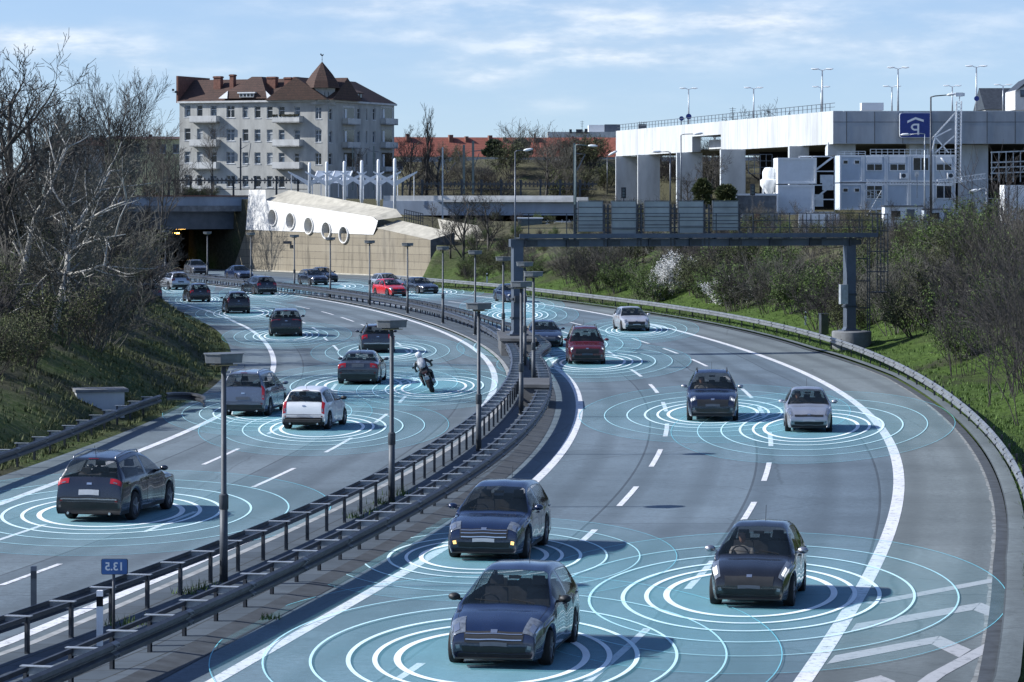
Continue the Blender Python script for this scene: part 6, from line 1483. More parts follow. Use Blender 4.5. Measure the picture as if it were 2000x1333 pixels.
for i,(x0,x1,y0,y1,Y,lab) in enumerate(((1884,1950,388,452,312,'dense silver pipe frame rack left of the white shed'),(1690,1722,372,428,318,'narrow silver pipe frame before the lower blue containers'),(1636,1690,296,304,331,'low pipe rail on top of the upper container row'),(1700,1868,292,303,331,'long pipe rail along the top of the container row'),(1462,1508,302,340,345,'pipe frame in the dark underpass above the silo'))):
    t=thing('pipe_frame',lab,'pipe frame',at((x0+x1)/2,y1,Y),0,world=True); m=MB(); nx_=max(3,int((x1-x0)/11)); nz_=max(2,int((y1-y0)/11))
    for k in range(nx_+1):
        x=x0+(x1-x0)*k/nx_
        for dy in ((0,1.6) if i in (0,1) else (0,)): m.bar(at(x,y0,Y+dy),at(x,y1,Y+dy),.07,.07)
    for k in range(nz_+1):
        y=y0+(y1-y0)*k/nz_; m.bar(at(x0,y,Y),at(x1,y,Y),.06,.06)
        if i in (0,1): m.bar(at(x0,y,Y+1.6),at(x1,y,Y+1.6),.06,.06); m.bar(at(x0,y,Y),at(x1,y0+(y1-y0)*((k+1)%(nz_+1))/nz_,Y+1.6),.045,.045)
    m.build('pipes',MAT['galvbright'] if i!=4 else MAT['galv'],t)
for i,(x0,x1,y0,y1,Y,lab) in enumerate(((1728,1800,404,440,305,'white flat site cabin low before the offices, left'),(1806,1872,410,442,307,'grey-white site cabin low before the offices, right'))):
    a=at(x0,y0,Y); b=at(x1,y1,Y); t=thing('site_cabin',lab,'cabin',((a.x+b.x)/2,Y,b.z),0,world=True); m=MB(); m.box(((a.x+b.x)/2,Y+1.2,(a.z+b.z-1.5)/2),(b.x-a.x,2.4,a.z-b.z+1.5)); m.build('cabin_body',MAT['containw'] if i==0 else MAT['contain'],t)
    m=MB(); m.box(((a.x+b.x)/2,Y+1.2,a.z+.06),(b.x-a.x+.25,2.7,.12)); m.build('cabin_roof',MAT['galv'],t)
    m=MB(); m.box((a.x+(b.x-a.x)*.3,Y-.02,(a.z+b.z)/2+.2),(.9,.06,.6)); m.build('window',MAT['panedark'],t); m=MB(); m.box((a.x+(b.x-a.x)*.7,Y-.02,(a.z+b.z)/2-.15),(.8,.06,1.6)); m.build('door',MAT['galv'],t)
# ---- slender single-arm lamps, catenary poles, traffic lights
def armlamp(label,px,yt,yb,Y,ex,ey,mat='galv',r=.10,head='whitesteel'):
    a=at(px,yb,Y); b=at(px,yt,Y); e=at(ex,ey,Y); t=thing('street_lamp',label,'street lamp',a,0,'single-arm street lamps',world=True)
    m=MB(); m.tube([a,b],[r,r*.6],7); m.build('pole',MAT[mat],t,smooth=True)
    m=MB(); m.tube([b,b+(e-b)*.25+Vector((0,0,.05)),e],[r*.55,r*.5,r*.45],6); h=m.build('arm',MAT[mat],t,smooth=True)
    m=MB(); s_=Y/330; d=(e-b).normalized()*s_; m.tube([e-d*.1,e+d*.2,e+d*.7,e+d*.95],[.05*s_,.14*s_,.13*s_,.04*s_],8); m.build('lamp_head',MAT[head],h,smooth=True)
armlamp('tall slim lamp post whose arm points right towards the camera mast',1818,190,440,300,1850,186,'galvdark',.13)
armlamp('slim lamp with white head in front of the parking sign',1806,262,440,310,1776,263,'galvbright',.09)
armlamp('slim lamp post with arm pointing right before the dark niche',1330,264,420,320,1356,262,'galv')
armlamp('slim lamp with dark head pointing left below the viaduct',1309,298,420,310,1290,297,'galv')
armlamp('tall thin lamp post above the left gantry post with white head',1006,297,560,170,1024,294,'galv',.055)
armlamp('slim lamp post with white head against the red roofs right of the gantry start',1124,284,470,250,1150,285,'greenpole',.10)
armlamp('short slim lamp just left of the viaduct piers',1186,305,380,400,1190,303,'galv',.07)
armlamp('small curved lamp in front of the right container column',1878,345,360,325,1850,320,'galvbright',.07)
armlamp('pale lamp above the bare trees at the right edge',1926,368,440,300,1910,371,'galvbright',.08)
def catenary(label,px,yt,yb,Y,arms,mat='greenpole',r=.14):
    t=thing('catenary_mast',label,'mast',at(px,yb,Y),0,'railway catenary masts',world=True); m=MB(); m.bar(at(px,yb,Y),at(px,yt,Y),r*2,r*2); m.build('mast',MAT[mat],t)
    for pts in arms:
        m=MB(); m.tube([at(*p,Y) for p in pts],.05,5); m.build('bracket',MAT['galv'],t)
catenary('green catenary mast with W-shaped brackets above the wing wall end',864.5,288,440,330,[[(864,305),(845,309),(856,338),(866,303)],[(864,305),(874,338),(890,318)]],'galvbright',.08)
catenary('green lattice-like catenary mast, left of a pair beyond the platform canopy',906,283,380,380,[[(906,330),(894,296)]]); catenary('green catenary mast, right of the pair beyond the platform canopy',924,276,380,380,[[(924,330),(936,300)],[(924,296),(940,294)]])
catenary('dark catenary mast with frame bracket in front of the apartment house',470,270,372,385,[[(470,292),(490,280),(484,325),(463,328)]],'gantrydark',.1)
catenary('catenary mast among the white masts, left',689,288,372,385,[],'greenpole',.07); catenary('catenary mast with crossarm right of the apartment corner',730,286,372,385,[[(720,295),(740,297)],[(712,290),(722,292)]],'greenpole',.09)
catenary('green mast with triangular bracket above the second sign panel',1122,280,470,260,[[(1122,300),(1143,302),(1127,334)]],'greenpole',.09)
for px,py,Y,lab in ((1218,377,310,'dark traffic light above the second sign panel'),(1470,371,300,'green-backed traffic light above the grey container')):
    p=at(px,py,Y); t=thing('traffic_light',lab,'traffic light',p,0); m=MB(); m.box((0,0,0),(.34,.25,.95)); m.box((0,.14,0),(.5,.02,1.1)); b=m.build('housing',MAT['gantrydark'],t)
    for k,z in enumerate((.3,0,-.3)): m=MB(); m.lathe([(0,-.14),(.11,-.14),(.12,-.2)],(0,0,z),'Y',10); m.build('lens',MAT['greenpole'],b)
    m=MB(); m.tube([(0,.05,-.5),(0,.05,-4)],.06,6); m.build('pole',MAT['galvdark'],t)
c=G(180,905)
q=on_terrain(196,800); t=thing('concrete_slab_block','weathered concrete block with flat slab top in the grass behind the left guardrail','concrete block',q,.25)
m=MB(); m.box((0,.6,.15),(1.75,1.3,.95)); m.build('block',MAT['pier'],t); m=MB(); m.box((.05,.6,.68),(1.95,1.45,.11)); m.build('slab',MAT['concrete'],t)
# ================================================================ VEGETATION
MAT['bark']=M('bark_grey_brown',(.06,.055,.048),.9,var=.4,scale=4); MAT['twig']=M('twigs_grey_brown',(.050,.045,.038),.9,var=.5,scale=.9)
MAT['twigp']=M('twigs_purple_brown',(.042,.037,.036),.9,var=.45,scale=.9); MAT['twigl']=M('twigs_pale',(.10,.097,.08),.9,var=.45,scale=.9)
MAT['birch']=M('bark_pale',(.40,.39,.36),.85,var=.3,scale=3,dirt=.6); MAT['birchtwig']=M('branches_pale',(.24,.235,.21),.9,var=.4,scale=1)
MAT['leafg']=M('leaf_fresh_green',(.070,.115,.020),.8,var=.5,scale=.7); MAT['leafd']=M('leaf_dark_green',(.020,.036,.014),.8,var=.5,scale=.7); MAT['leafo']=M('leaf_olive',(.070,.085,.026),.8,var=.5,scale=.7)
MAT['blossom']=M('blossom_white',(.72,.72,.70),.8,var=.15,scale=2)
def rv(r): 
    while 1:
        v=Vector((r.uniform(-1,1),r.uniform(-1,1),r.uniform(-1,1)))
        if .05<v.length<1: return v.normalized()
def grow(r,mbs,p,d,L,rad,lev,maxlev,cfg,leaf=None):
    """one branch and its children; mbs[0] holds trunk and limbs, mbs[1] the finer branches"""
    n=5 if lev==0 else 4 if lev==1 else 3 if lev==2 else 2
    pts=[p]; rr=[rad]; q=p; dd=d.copy()
    for k in range(n):
        dd=(dd+rv(r)*cfg['wig']+Vector((0,0,cfg['up']))*(1 if lev else .3)).normalized(); q=q+dd*(L/n); pts.append(q); rr.append(max(cfg['minr'],rad*(1-.72*(k+1)/n)))
    mb=mbs[0] if lev<cfg['tl'] else mbs[1]
    mb.tube(pts,rr,7 if lev==0 else 5 if lev==1 else 3,caps=lev<2)
    if leaf is not None and lev>=maxlev-1: leaf.append((pts[-1],dd)); leaf.append((pts[len(pts)//2],dd))
    if lev>=maxlev: return
    nc=cfg['nc'][lev]
    for i in range(nc):
        f=cfg['f0'][lev]+(1-cfg['f0'][lev])*(i+r.random())/nc; x=f*n; k=min(n-1,int(x)); b=pts[k]+(pts[k+1]-pts[k])*(x-k)
        ax=(pts[k+1]-pts[k]).normalized(); side=rv(r); side=(side-ax*side.dot(ax)).normalized()
        a=math.radians(cfg['ang'][lev]*r.uniform(.7,1.25)); nd=ax*math.cos(a)+side*math.sin(a)
        grow(r,mbs,b,nd,L*cfg['len'][lev]*r.uniform(.65,1.15)*(1.15-.5*f if lev==0 else 1),max(cfg['minr'],rr[k]*.55),lev+1,maxlev,cfg,leaf)
def leaves(mb,pts,r,n,size,m=0,spread=.25):
    for p,d in pts:
        for _ in range(n):
            c=p+rv(r)*spread*r.random(); u=rv(r)*size*r.uniform(.5,1.2); v=u.cross(rv(r)).normalized()*size*r.uniform(.4,.8)
            mb.add([c-u,c+v*.8,c+u,c-v*.8],[[0,1,2,3]],m)
TREE=dict(wig=.16,up=.05,minr=.012,tl=2,nc=[11,6,5,4],f0=[.25,.25,.2,.2],ang=[48,42,40,40],len=[.48,.52,.5,.5])
UPR=dict(wig=.12,up=.12,minr=.014,tl=2,nc=[13,6,5,3],f0=[.3,.25,.2,.2],ang=[32,32,34,36],len=[.46,.5,.5,.5])
POP=dict(wig=.08,up=.22,minr=.018,tl=2,nc=[26,6,4,3],f0=[.12,.2,.2,.2],ang=[26,26,28,30],len=[.26,.5,.5,.5])
def make_tree(name,label,cat,seed,h,rad,cfg,bark,twig,loc,maxlev=4,leafmat=None,nl=0,ls=.1,lean=(0,0),group=None):
    r=random.Random(seed); t=thing(name,label,cat,loc,0,group); A,Bm=MB(),MB(); lf=[] if leafmat else None
    grow(r,(A,Bm),Vector((0,0,-.3)),Vector((lean[0],lean[1],1)).normalized(),h*.80,rad,0,maxlev,cfg,lf)
    A.build('trunk',bark,t,smooth=True); mt=[twig]
    if leafmat: mt.append(leafmat); leaves(Bm,lf,r,nl,ls,1)
    Bm.build('crown',mt,t); return t
def place_copy(src,loc,s,rz,label,group=None,cat=None):
    c=copy_tree(src); c.location=loc; c.scale=(s,s,s*RND.uniform(.92,1.1)); c.rotation_euler=(0,0,rz); c['label']=label
    if group: c['group']=group
    return c
BUSHC=dict(wig=.22,up=.05,minr=.007,tl=1,nc=[8,6,4],f0=[.25,.2,.2],ang=[36,40,42],len=[.55,.5,.5])
def make_bush(seed,h,stems,twig,label,leafmat=None,nl=0,ls=.05,loc=(0,0,-50),spread=.9,name='bare_bush',lev=2,group=None,cat='bush'):
    r=random.Random(seed); t=thing(name,label,cat,loc,0,group); A,Bm=MB(),MB(); lf=[]
    for k in range(stems):
        a=r.random()*6.283; o=r.random()**.5*.35*h*.5; d=Vector((math.cos(a)*spread*r.random(),math.sin(a)*spread*r.random(),1)).normalized()
        grow(r,(A,Bm),Vector((math.cos(a)*o,math.sin(a)*o,-.15)),d,h*r.uniform(.55,1.0),.022,0,lev,BUSHC,lf)
    A.build('stems',twig,t); mt=[twig]
    if leafmat: mt.append(leafmat); leaves(Bm,lf,r,nl,ls,1,.22)
    Bm.build('crown',mt,t); return t
# --- foreground left: two pale-barked trees
def pale_tree(name,label,path,Y,r0,seed,limbs):
    r=random.Random(seed); P=[at(x,y,Y+dy) for x,y,dy in path]; o=P[0].copy(); t=thing(name,label,'tree',o,0,None,world=True)
    A,Bm=MB(),MB(); n=len(P); A.tube(P,[r0*(1-.75*i/(n-1)) for i in range(n)],8)
    cfg=dict(wig=.17,up=.10,minr=.010,tl=1,nc=[6,4,3,3],f0=[.2,.2,.2,.2],ang=[40,42,42,40],len=[.55,.55,.5,.5])
    for i in range(2,n):
        for _ in range(2):
            d=(P[i]-P[i-1]).normalized(); s=rv(r); s=(s-d*s.dot(d)).normalized(); grow(r,(A,Bm),P[i],(d*.75+s*.7).normalized(),r.uniform(1.2,2.5),r0*.24,0,3,cfg)
    for pts in limbs:
        Q=[at(x,y,Y+dy) for x,y,dy in pts]; A.tube(Q,[r0*.42*(1-.75*i/(len(Q)-1)) for i in range(len(Q))],6)
        for i in range(1,len(Q)):
            for _ in range(3):
                d=(Q[i]-Q[i-1]).normalized(); s=rv(r); s=(s-d*s.dot(d)).normalized(); grow(r,(A,Bm),Q[i-1]+(Q[i]-Q[i-1])*r.random(),(d*.7+s*.75).normalized(),r.uniform(1.2,2.6),r0*.20,0,3,cfg)
    A.build('trunk',MAT['birch'],t,smooth=True); Bm.build('crown',MAT['twigl'],t)
pale_tree('pale_tree','leaning pale-barked bare tree, the left one of two above the left guardrail',[(8,700,0),(22,640,0),(36,570,.3),(50,510,.5),(60,460,.5),(70,420,.8),(84,395,1),(100,370,1.2),(112,330,1.5),(130,290,2)],128,.17,3,
   [[(36,600,0),(60,570,-.5),(84,545,-1),(115,530,-1.5),(140,532,-2)],[(62,455,.5),(85,430,0),(120,415,-1)],[(50,520,.5),(30,480,1.5),(14,440,2)]])
pale_tree('pale_tree','leaning pale-barked bare tree whose trunk forks low, the right one of two on the bank',[(92,690,0),(105,640,0),(115,600,0),(124,560,.2),(130,535,.4),(133,500,.4),(140,470,.6),(150,440,.8),(170,410,1),(196,372,1.4),(215,335,2)],126,.18,8,
   [[(130,535,.3),(95,535,0),(70,560,-.6),(45,600,-1)],[(130,538,.3),(165,530,-.6),(200,520,-1.2),(212,512,-1.6)],[(135,495,.4),(160,478,-.4),(200,466,-1.2),(245,458,-2)],[(132,515,.4),(122,470,1.5),(128,430,2.2),(135,390,3)],[(145,450,.6),(175,428,-.5),(215,405,-1.5),(255,390,-2.5)]])
# --- dark bare trees, left
G1='bare trees on the left bank'
def tt(px,py_top,Y,h=None):
    """tree base under photo column px at depth Y, and the height that reaches row py_top"""
    x=(px-CX)*Y/F; z=terrain(x,Y); zt=HC-(py_top-HY)*Y/F; return Vector((x,Y,z)), zt-z
p,h=tt(35,88,150); T1=make_tree('bare_tree','tall dark bare tree with dense crown at the left picture edge','tree',21,h,.30,TREE,MAT['bark'],MAT['twig'],p,4)
p,h2=tt(110,205,175); c=place_copy(T1,p,h2/h,1.9,'dark bare tree right of the tall one at the left edge',G1); T1['group']=G1
p,h2=tt(-30,120,140); place_copy(T1,p,h2/h,3.9,'dark bare tree cut off by the left picture edge',G1)
p,h2=tt(75,175,190); place_copy(T1,p,h2/h,5.1,'dark bare tree behind the two left-edge trees',G1)
p,h2=tt(-8,230,160); place_copy(T1,p,h2/h,.6,'low dark bare tree at the left edge above the evergreen',G1)
for px,yt,Y,lab in ((20,300,128,'dense low bare tree behind the left pale trunk'),(150,330,165,'dense bare tree behind the crowns of the pale trees'),(205,370,190,'wide dark bare tree above the grass slope'),(255,400,225,'dark bare tree overhanging the tunnel approach'),(215,320,260,'dark bare tree before the yellow house, left'),(290,400,262,'low dark bare tree touching the tunnel lintel'),(120,250,225,'tall dark bare tree behind the pale trees'),(60,330,200,'dark bare tree deep behind the evergreen'),(330,455,290,'low dark bare tree spreading over the outbound tunnel mouth'),(300,470,255,'low leaning bare tree beside the outbound lanes at the bend')):
    p,h2=tt(px,yt,Y); place_copy(T1,p,h2/h,RND.random()*6,lab,G1)
p,hu=tt(170,190,350); T2=make_tree('bare_tree','slender lone bare tree standing well left of the apartment house','tree',33,hu,.20,UPR,MAT['bark'],MAT['twig'],p,4,group=G1)
for px,yt,Y,lab in ((208,182,345,'slim bare tree, left of the close trio before the yellow house'),(238,178,352,'tallest slim bare tree of the close trio before the yellow house'),(264,188,348,'slim bare tree, right of the close trio before the yellow house'),(310,245,340,'small bare tree just left of the apartment house'),(128,190,355,'bare tree between the dark left trees and the lone slender one'),(150,240,380,'short bushy bare tree below the lone slender one'),(290,225,345,'thin bare tree between the trio and the apartment house'),(335,262,350,'small crooked bare tree touching the apartment house edge')):
    p,h2=tt(px,yt,Y); place_copy(T2,p,h2/hu,RND.random()*6,lab,G1)
p,h2=tt(418,250,372); place_copy(T2,p,h2/hu,1.2,'bare street tree in front of the left balconies of the apartment house','bare trees by the houses')
p,h2=tt(700,285,380); place_copy(T2,p,h2/hu,2.2,'bare street tree in front of the shaded side of the apartment house','bare trees by the houses')
p,hp=tt(832,198,470); make_tree('poplar','tall narrow bare poplar rising right of the apartment house','tree',5,hp,.28,POP,MAT['bark'],MAT['twig'],p,3)
G2='bare trees by the houses'
for px,yt,Y,s,lab in ((800,252,440,1,'dense bare tree in the gap beside the apartment house'),(858,268,450,1,'bare tree just right of the poplar'),(1065,262,445,1,'pale bare tree in front of the red roofs, right of centre'),(1105,330,440,1,'thin pale bare tree right of the tall pale one'),(1500,205,480,1,'bare tree crown peeking over the viaduct'),(1345,330,380,1,'bare tree growing between the viaduct piers'),(1390,300,330,1,'bare tree in front of the dark niche of the viaduct')):
    p,h2=tt(px,yt,Y); place_copy(T2 if px in(1105,) else T1,p,h2/(hu if px==1105 else h),RND.random()*6,lab,G2)
for px,yt,Y,lab in ((905,375,296,'dark bare tree before the overpass, left of the thin lamp post'),(950,382,300,'dark bare tree before the overpass beside the thin lamp post'),(845,395,325,'small bare tree by the railing at the end of the wing wall'),(880,415,308,'small bare tree in front of the pale sloping abutment'),(932,425,306,'bare shrubby tree at the right corner of the pale sloping abutment')):
    p,h2=tt(px,yt,Y); place_copy(T1,p,h2/h,RND.random()*6,lab,G2)
# right edge tall shrubs
G3='bare trees on the right bank'
for px,yt,Y,lab in ((1965,385,190,'bare tree rising before the white shed at the right'),(1872,425,200,'bare tree in front of the right container columns')):
    p,h2=tt(px,yt,Y); place_copy(T1 if Y<170 else T2,p,h2/(h if Y<170 else hu),RND.random()*6,lab,G3)
TB=[make_bush(201,6.0,9,MAT['twigp'],'x',lev=2,spread=.45,name='tall_bare_shrub',cat='shrub'),make_bush(202,5.6,8,MAT['twig'],'x',lev=2,spread=.5,name='tall_bare_shrub',cat='shrub')]
for i,(px,py,s,lab) in enumerate(((1948,790,1.0,'tall many-stemmed bare shrub near the right picture edge'),(1995,760,1.15,'tall many-stemmed bare shrub cut by the right picture edge'),(1885,735,.9,'tall bare shrub on the right bank, left of the tallest edge shrub'),(1960,690,1.1,'tall bare shrub higher up behind the edge shrubs'),(1905,640,1.0,'tall bare shrub midway up the right bank'),(1835,630,.6,'tall bare shrub just right of the gantry ladder'),(1990,610,1.2,'tall bare shrub high at the right picture edge'),(1760,610,.55,'tall bare shrub behind the gantry ladder'),(2020,830,1.0,'bare shrub lowest at the right picture edge'))):
    g=on_terrain(px,py,70)
    if i<2: o=TB[i]; o.location=g; o.scale=(s,s,s); o['label']=lab; o['group']=G3
    else: place_copy(TB[i%2],g,s,RND.random()*6,lab,G3)
for px,yt,Y,lab in ((1690,392,262,'thin bare sapling in front of the lower site containers, left'),(1745,398,270,'thin bare sapling in front of the lower site containers, middle'),(1815,385,258,'bare sapling crossing the lattice boom'),(1900,392,270,'bare sapling left of the white shed'),(1555,400,275,'thin bare sapling before the plain white container'),(1480,392,280,'bare sapling before the grey slatted container'),(1240,392,290,'bare sapling behind the second and third sign panels')):
    p,h2=tt(px,yt,Y); place_copy(T2,p,h2/hu,RND.random()*6,lab,'bare saplings on the bank top')
# evergreens
def conifer(name,label,px,yt,yb,Y,w,seed,mat,cat='tree'):
    r=random.Random(seed); a=at(px,yb,Y); h_=at(px,yt,Y).z-a.z; t=thing(name,label,cat,a,0); m=MB(); m.tube([(0,0,-.5),(0,0,h_*.9)],[.18,.04],6); m.build('trunk',MAT['bark'],t)
    m=MB(); W=w*Y/F
    for k in range(2600):
        z=r.random()**.8*h_; rad=W*(.25+.75*math.sin(math.pi*min(1,.12+z/h_*.88))**.8)*(.75+.25*math.sin(z*4+r.random()*2)); a_=r.random()*6.283; q=rad*r.random()**.35
        c=Vector((q*math.cos(a_),q*math.sin(a_),z)); u=(Vector((math.cos(a_),math.sin(a_),.35))+rv(r)*.7).normalized()*.42; v=u.cross(rv(r)).normalized()*.15
        m.add([c-u*.5-v,c-u*.5+v,c+u],[[0,1,2]])
    m.build('crown',mat,t)
conifer('evergreen_tree','dark evergreen filling the left picture edge behind the pale trunks',5,365,640,150,52,1,MAT['leafd'])
conifer('evergreen_tree','dark evergreen in front of the red roofs, left of two',965,274,318,500,26,2,MAT['leafd']); conifer('evergreen_tree','dark evergreen in front of the red roofs, right of two',1018,272,318,500,24,3,MAT['leafd'])
conifer('evergreen_bush','green evergreen bush before the viaduct piers',1372,352,402,318,20,4,MAT['leafo'],'bush'); conifer('evergreen_bush','dark green evergreen bush beside the grey container',1418,364,404,316,24,5,MAT['leafo'],'bush')
conifer('evergreen_bush','round evergreen low on the left bank behind the pale trees',70,430,640,165,50,9,MAT['leafd'],'bush')
# --- bushes
VB=[make_bush(101,2.6,15,MAT['twigp'],'x'),make_bush(102,2.6,14,MAT['twig'],'x'),make_bush(103,2.4,13,MAT['twig'],'x',MAT['leafo'],3,.05,name='budding_bush'),make_bush(104,2.2,12,MAT['twigl'],'x',MAT['leafg'],4,.05,name='leafing_bush'),make_bush(105,2.8,14,MAT['twigl'],'x')]
used=[False]*len(VB)
KINDS_=['bare purple-brown bush','bare grey-brown bush','olive budding bush','fresh green leafing bush','pale twiggy bare bush']
def bush(v,loc,s,label,group):
    if not used[v]:
        b=VB[v]; used[v]=True; b.location=loc; b.scale=(s,s,s); b['label']=label; b['group']=group; return b
    return place_copy(VB[v],loc,s,RND.random()*6.283,label,group)
rb=random.Random(77)
def project(p): return CX+F*p.x/p.y, HY+F*(HC-p.z)/p.y
cnt=0
# right bank
tries=0; placed=[]
while cnt<215 and tries<6000:
    tries+=1; Y=rb.uniform(70,345)**1.0; Y=70+ (Y-70)*rb.random()**.25 if rb.random()<.5 else Y
    d=rb.uniform(2.4,19); X=edgeR(Y)+1.2+d; z=terrain(X,Y); px,py=project(Vector((X,Y,z)))
    if px>2060 or px<880: continue
    thr=4.3 if Y<175 else 2.8
    if d<thr and rb.random()<.93: continue
    if 950<px<1000 and d<6: continue
    if any((X-q[0])**2+((Y-q[1])*.55)**2<1.5 for q in placed): continue
    if abs(X-GB.x)<2.2 and abs(Y-GB.y)<4: continue
    placed.append((X,Y)); v=rb.choices(range(5),[3.2,3.2,5,4.5,2])[0]; s=rb.uniform(.8,1.25)*(1.15 if Y>120 else .9)*(.62 if (d>9 and px<1850) else 1)*(.6 if (Y>262 and px<1150) else .75 if Y>262 else 1)
    place_=('low beside the guardrail' if d<6 else 'halfway up the right bank' if d<12 else 'high on the right bank'); seg='at the right picture edge' if px>1850 else 'right of the gantry post' if px>1680 else 'under the gantry beam' if px>1300 else 'beyond the gantry towards the wing wall'
    bush(v,(X,Y,z-.05),s,KINDS_[v]+' '+place_+', '+seg,'%ses %s, %s'%(KINDS_[v],place_,seg)); cnt+=1
# white blossoming shrub
for px,py,s,lab in ((1315,578,1.0,'white blossoming shrub on the green bank beyond the guardrail, the largest'),(1285,588,.62,'low white blossoming shrub left beside the largest one'),(1418,598,.6,'small pale blossoming shrub nearer the gantry post')):
    g=on_terrain(px,py,120); make_bush(int(px),3.0*s,17,MAT['twigl'],lab,MAT['blossom'],5 if s>.9 else 4,.05,loc=g,spread=.8,name='blossoming_shrub')
# left bank
cnt=0; tries=0; placed=[]
while cnt<105 and tries<6000:
    tries+=1; Y=rb.uniform(92,338); d=rb.uniform(1.2,19); X=verge(Y)-d; z=terrain(X,Y); px,py=project(Vector((X,Y,z)))
    if px<-50: continue
    lim=4.6 if Y<150 else 6.6 if Y<188 else 4.5 if Y<215 else 1.7
    if d<lim: continue
    if any((X-q[0])**2+((Y-q[1])*.5)**2<2.2 for q in placed): continue
    placed.append((X,Y)); v=rb.choices(range(5),[3,4,4,1.6,4])[0]; s=rb.uniform(.85,1.4)*(1.25 if Y>200 else .9)
    place_=('at the foot of the left bank' if d<7 else 'halfway up the left bank' if d<12 else 'high on the left bank'); seg='near the pale trunks' if Y<150 else 'above the grass slope' if Y<215 else 'close to the tunnel mouth'
    bush(v,(X,Y,z-.05),s,KINDS_[v]+' '+place_+', '+seg,'%ses %s, %s'%(KINDS_[v],place_,seg)); cnt+=1
# far railway bank behind the platform canopy
mb=MB(); hx=list(np.arange(-20,90,3.0)); hy=[462,470,478,486,494,500,520]
for Y in hy:
    for X in hx: mb.v.append((X,Y,7.2+7.0*sm(464,496,Y)*sm(-20,-17,X)+hsh(X,Y)*.9))
for i in range(len(hy)-1):
    for k in range(len(hx)-1): a=i*len(hx)+k; mb.f.append([a,a+1,a+1+len(hx),a+len(hx)]); mb.mi.append(0)
tag(mb.build('railway_bank_terrain',MAT['ground'],smooth=True),kind='structure')
t=thing('bank_parapet','pale low parapet wall along the top of the far railway bank','wall',(10,497,14),0,world=True); m=MB(); m.box((30,497.5,14.3),(95,.5,.7)); m.build('parapet',MAT['pier'],t); m=MB(); m.box((30,497.5,14.69),(95,.7,.06)); m.build('coping',MAT['balc'],t)
for k in range(34):
    X=rb.uniform(-17,34); Y=rb.uniform(464,494); v=rb.choice([0,1,1,2,4]); bush(v,(X,Y,7.0+7.0*sm(464,496,Y)),rb.uniform(1.5,2.4),KINDS_[v]+' on the far railway bank behind the platform canopy',KINDS_[v]+'es on the far railway bank')
# bushes before the viaduct and site
for k in range(64):
    px=rb.uniform(1180,1990); Y=rb.uniform(285,316); X=(px-CX)*Y/F; v=rb.choice([0,1,2,4]); s=rb.uniform(.8,1.2) if px<1440 else rb.uniform(.4,.7)
    seg='below the viaduct piers' if px<1440 else 'by the scaffold stair' if px<1640 else 'before the container offices'
    bush(v,(X,Y,terrain(X,Y)-.1),s,KINDS_[v]+' on the bank top '+seg,KINDS_[v]+'es on the bank top '+seg)
for k in range(9):
    px=rb.uniform(290,420); Y=rb.uniform(352,362); v=rb.choice([1,2,3]); X=(px-CX)*Y/F; bush(v,(X,Y,8.0),rb.uniform(.5,.9),KINDS_[v]+' on the tunnel roof before the apartment house',KINDS_[v]+'es on the tunnel roof')
# --- grass: tufts of blades
def grass(name,n,fn,mat,hmin,hmax,seed):
    r=random.Random(seed); m=MB()
    for _ in range(n):
        p=fn(r)
        if p is None: continue
        hh=r.uniform(hmin,hmax)
        for b in range(4):
            a=r.random()*6.283; o=Vector((math.cos(a),math.sin(a),0)); w=Vector((-o.y,o.x,0))*hh*.13; c=p+o*.06
            m.add([c-w,c+w,c+o*hh*r.uniform(.2,.7)+Vector((0,0,hh))],[[0,1,2]])
    tag(m.build(name,mat),kind='stuff')
def gr(r):
    Y=62+(r.random()**1.5)*230; d=.75+r.random()**1.6*8; X=edgeR(Y)+d
    if X*F/Y+CX>2080 or r.random()>.35+1.6*abs(math.sin(X*.9+Y*.21)*math.sin(Y*.37-X*.4)): return None
    return Vector((X,Y,terrain(X,Y)-.02))
def gl(r):
    Y=82+r.random()**1.2*150; d=.35+r.random()**1.2*8; X=verge(Y)-d
    if X*F/Y+CX<-80 or r.random()>.3+1.6*abs(math.sin(X*.8+Y*.19)*math.sin(Y*.33-X*.5)): return None
    return Vector((X,Y,terrain(X,Y)-.02))
MAT['grassb']=M('grass_blades',(.075,.135,.022),.8,var=.5,scale=.5,dirt=.4); MAT['grassd']=M('grass_blades_dry',(.072,.088,.030),.85,var=.55,scale=.5,dirt=.5)
grass('verge_grass',15000,gr,MAT['grassb'],.06,.20,5); grass('bank_grass',16000,gl,MAT['grassd'],.06,.22,6)
# weeds in the median
for i,(px,py,s,lab) in enumerate(((247,1222,.30,'grass tuft at a rail post right of the kilometre sign'),(396,1152,.32,'wide grass tuft at the foot of the lamp nearest the kilometre sign'),(368,1160,.24,'mossy weed tuft left of the nearest lamp foot'),(696,1012,.28,'grass tuft in the median below the white hatchback'),(748,985,.34,'grass tuft left beside the second lamp foot'),(788,968,.40,'largest grass tuft right beside the second lamp foot'),(725,1000,.24,'small weed tuft in the median slabs left of the second lamp'),(526,1210,.2,'small weed on the sunlit median slabs beside the inbound lanes'))):
    g=G(px,py,.08); t=thing('weed_tuft',lab,'weed',g,0,'weeds in the median'); r=random.Random(i); m=MB()
    for k in range(70):
        a=r.random()*6.283; q=Vector((math.cos(a)*1.5,math.sin(a)*.8,0))*r.random()*s; o=rv(r); o.z=0; w=Vector((-o.y,o.x,0))*.012; m.add([q-w,q+w,q+o*.1+Vector((0,0,s*r.uniform(.3,.9)))],[[0,1,2]])
    m.build('blades',MAT['grassb'],t)
SKYTINT=(1.0,1.03,1.22); EXPO=0.45
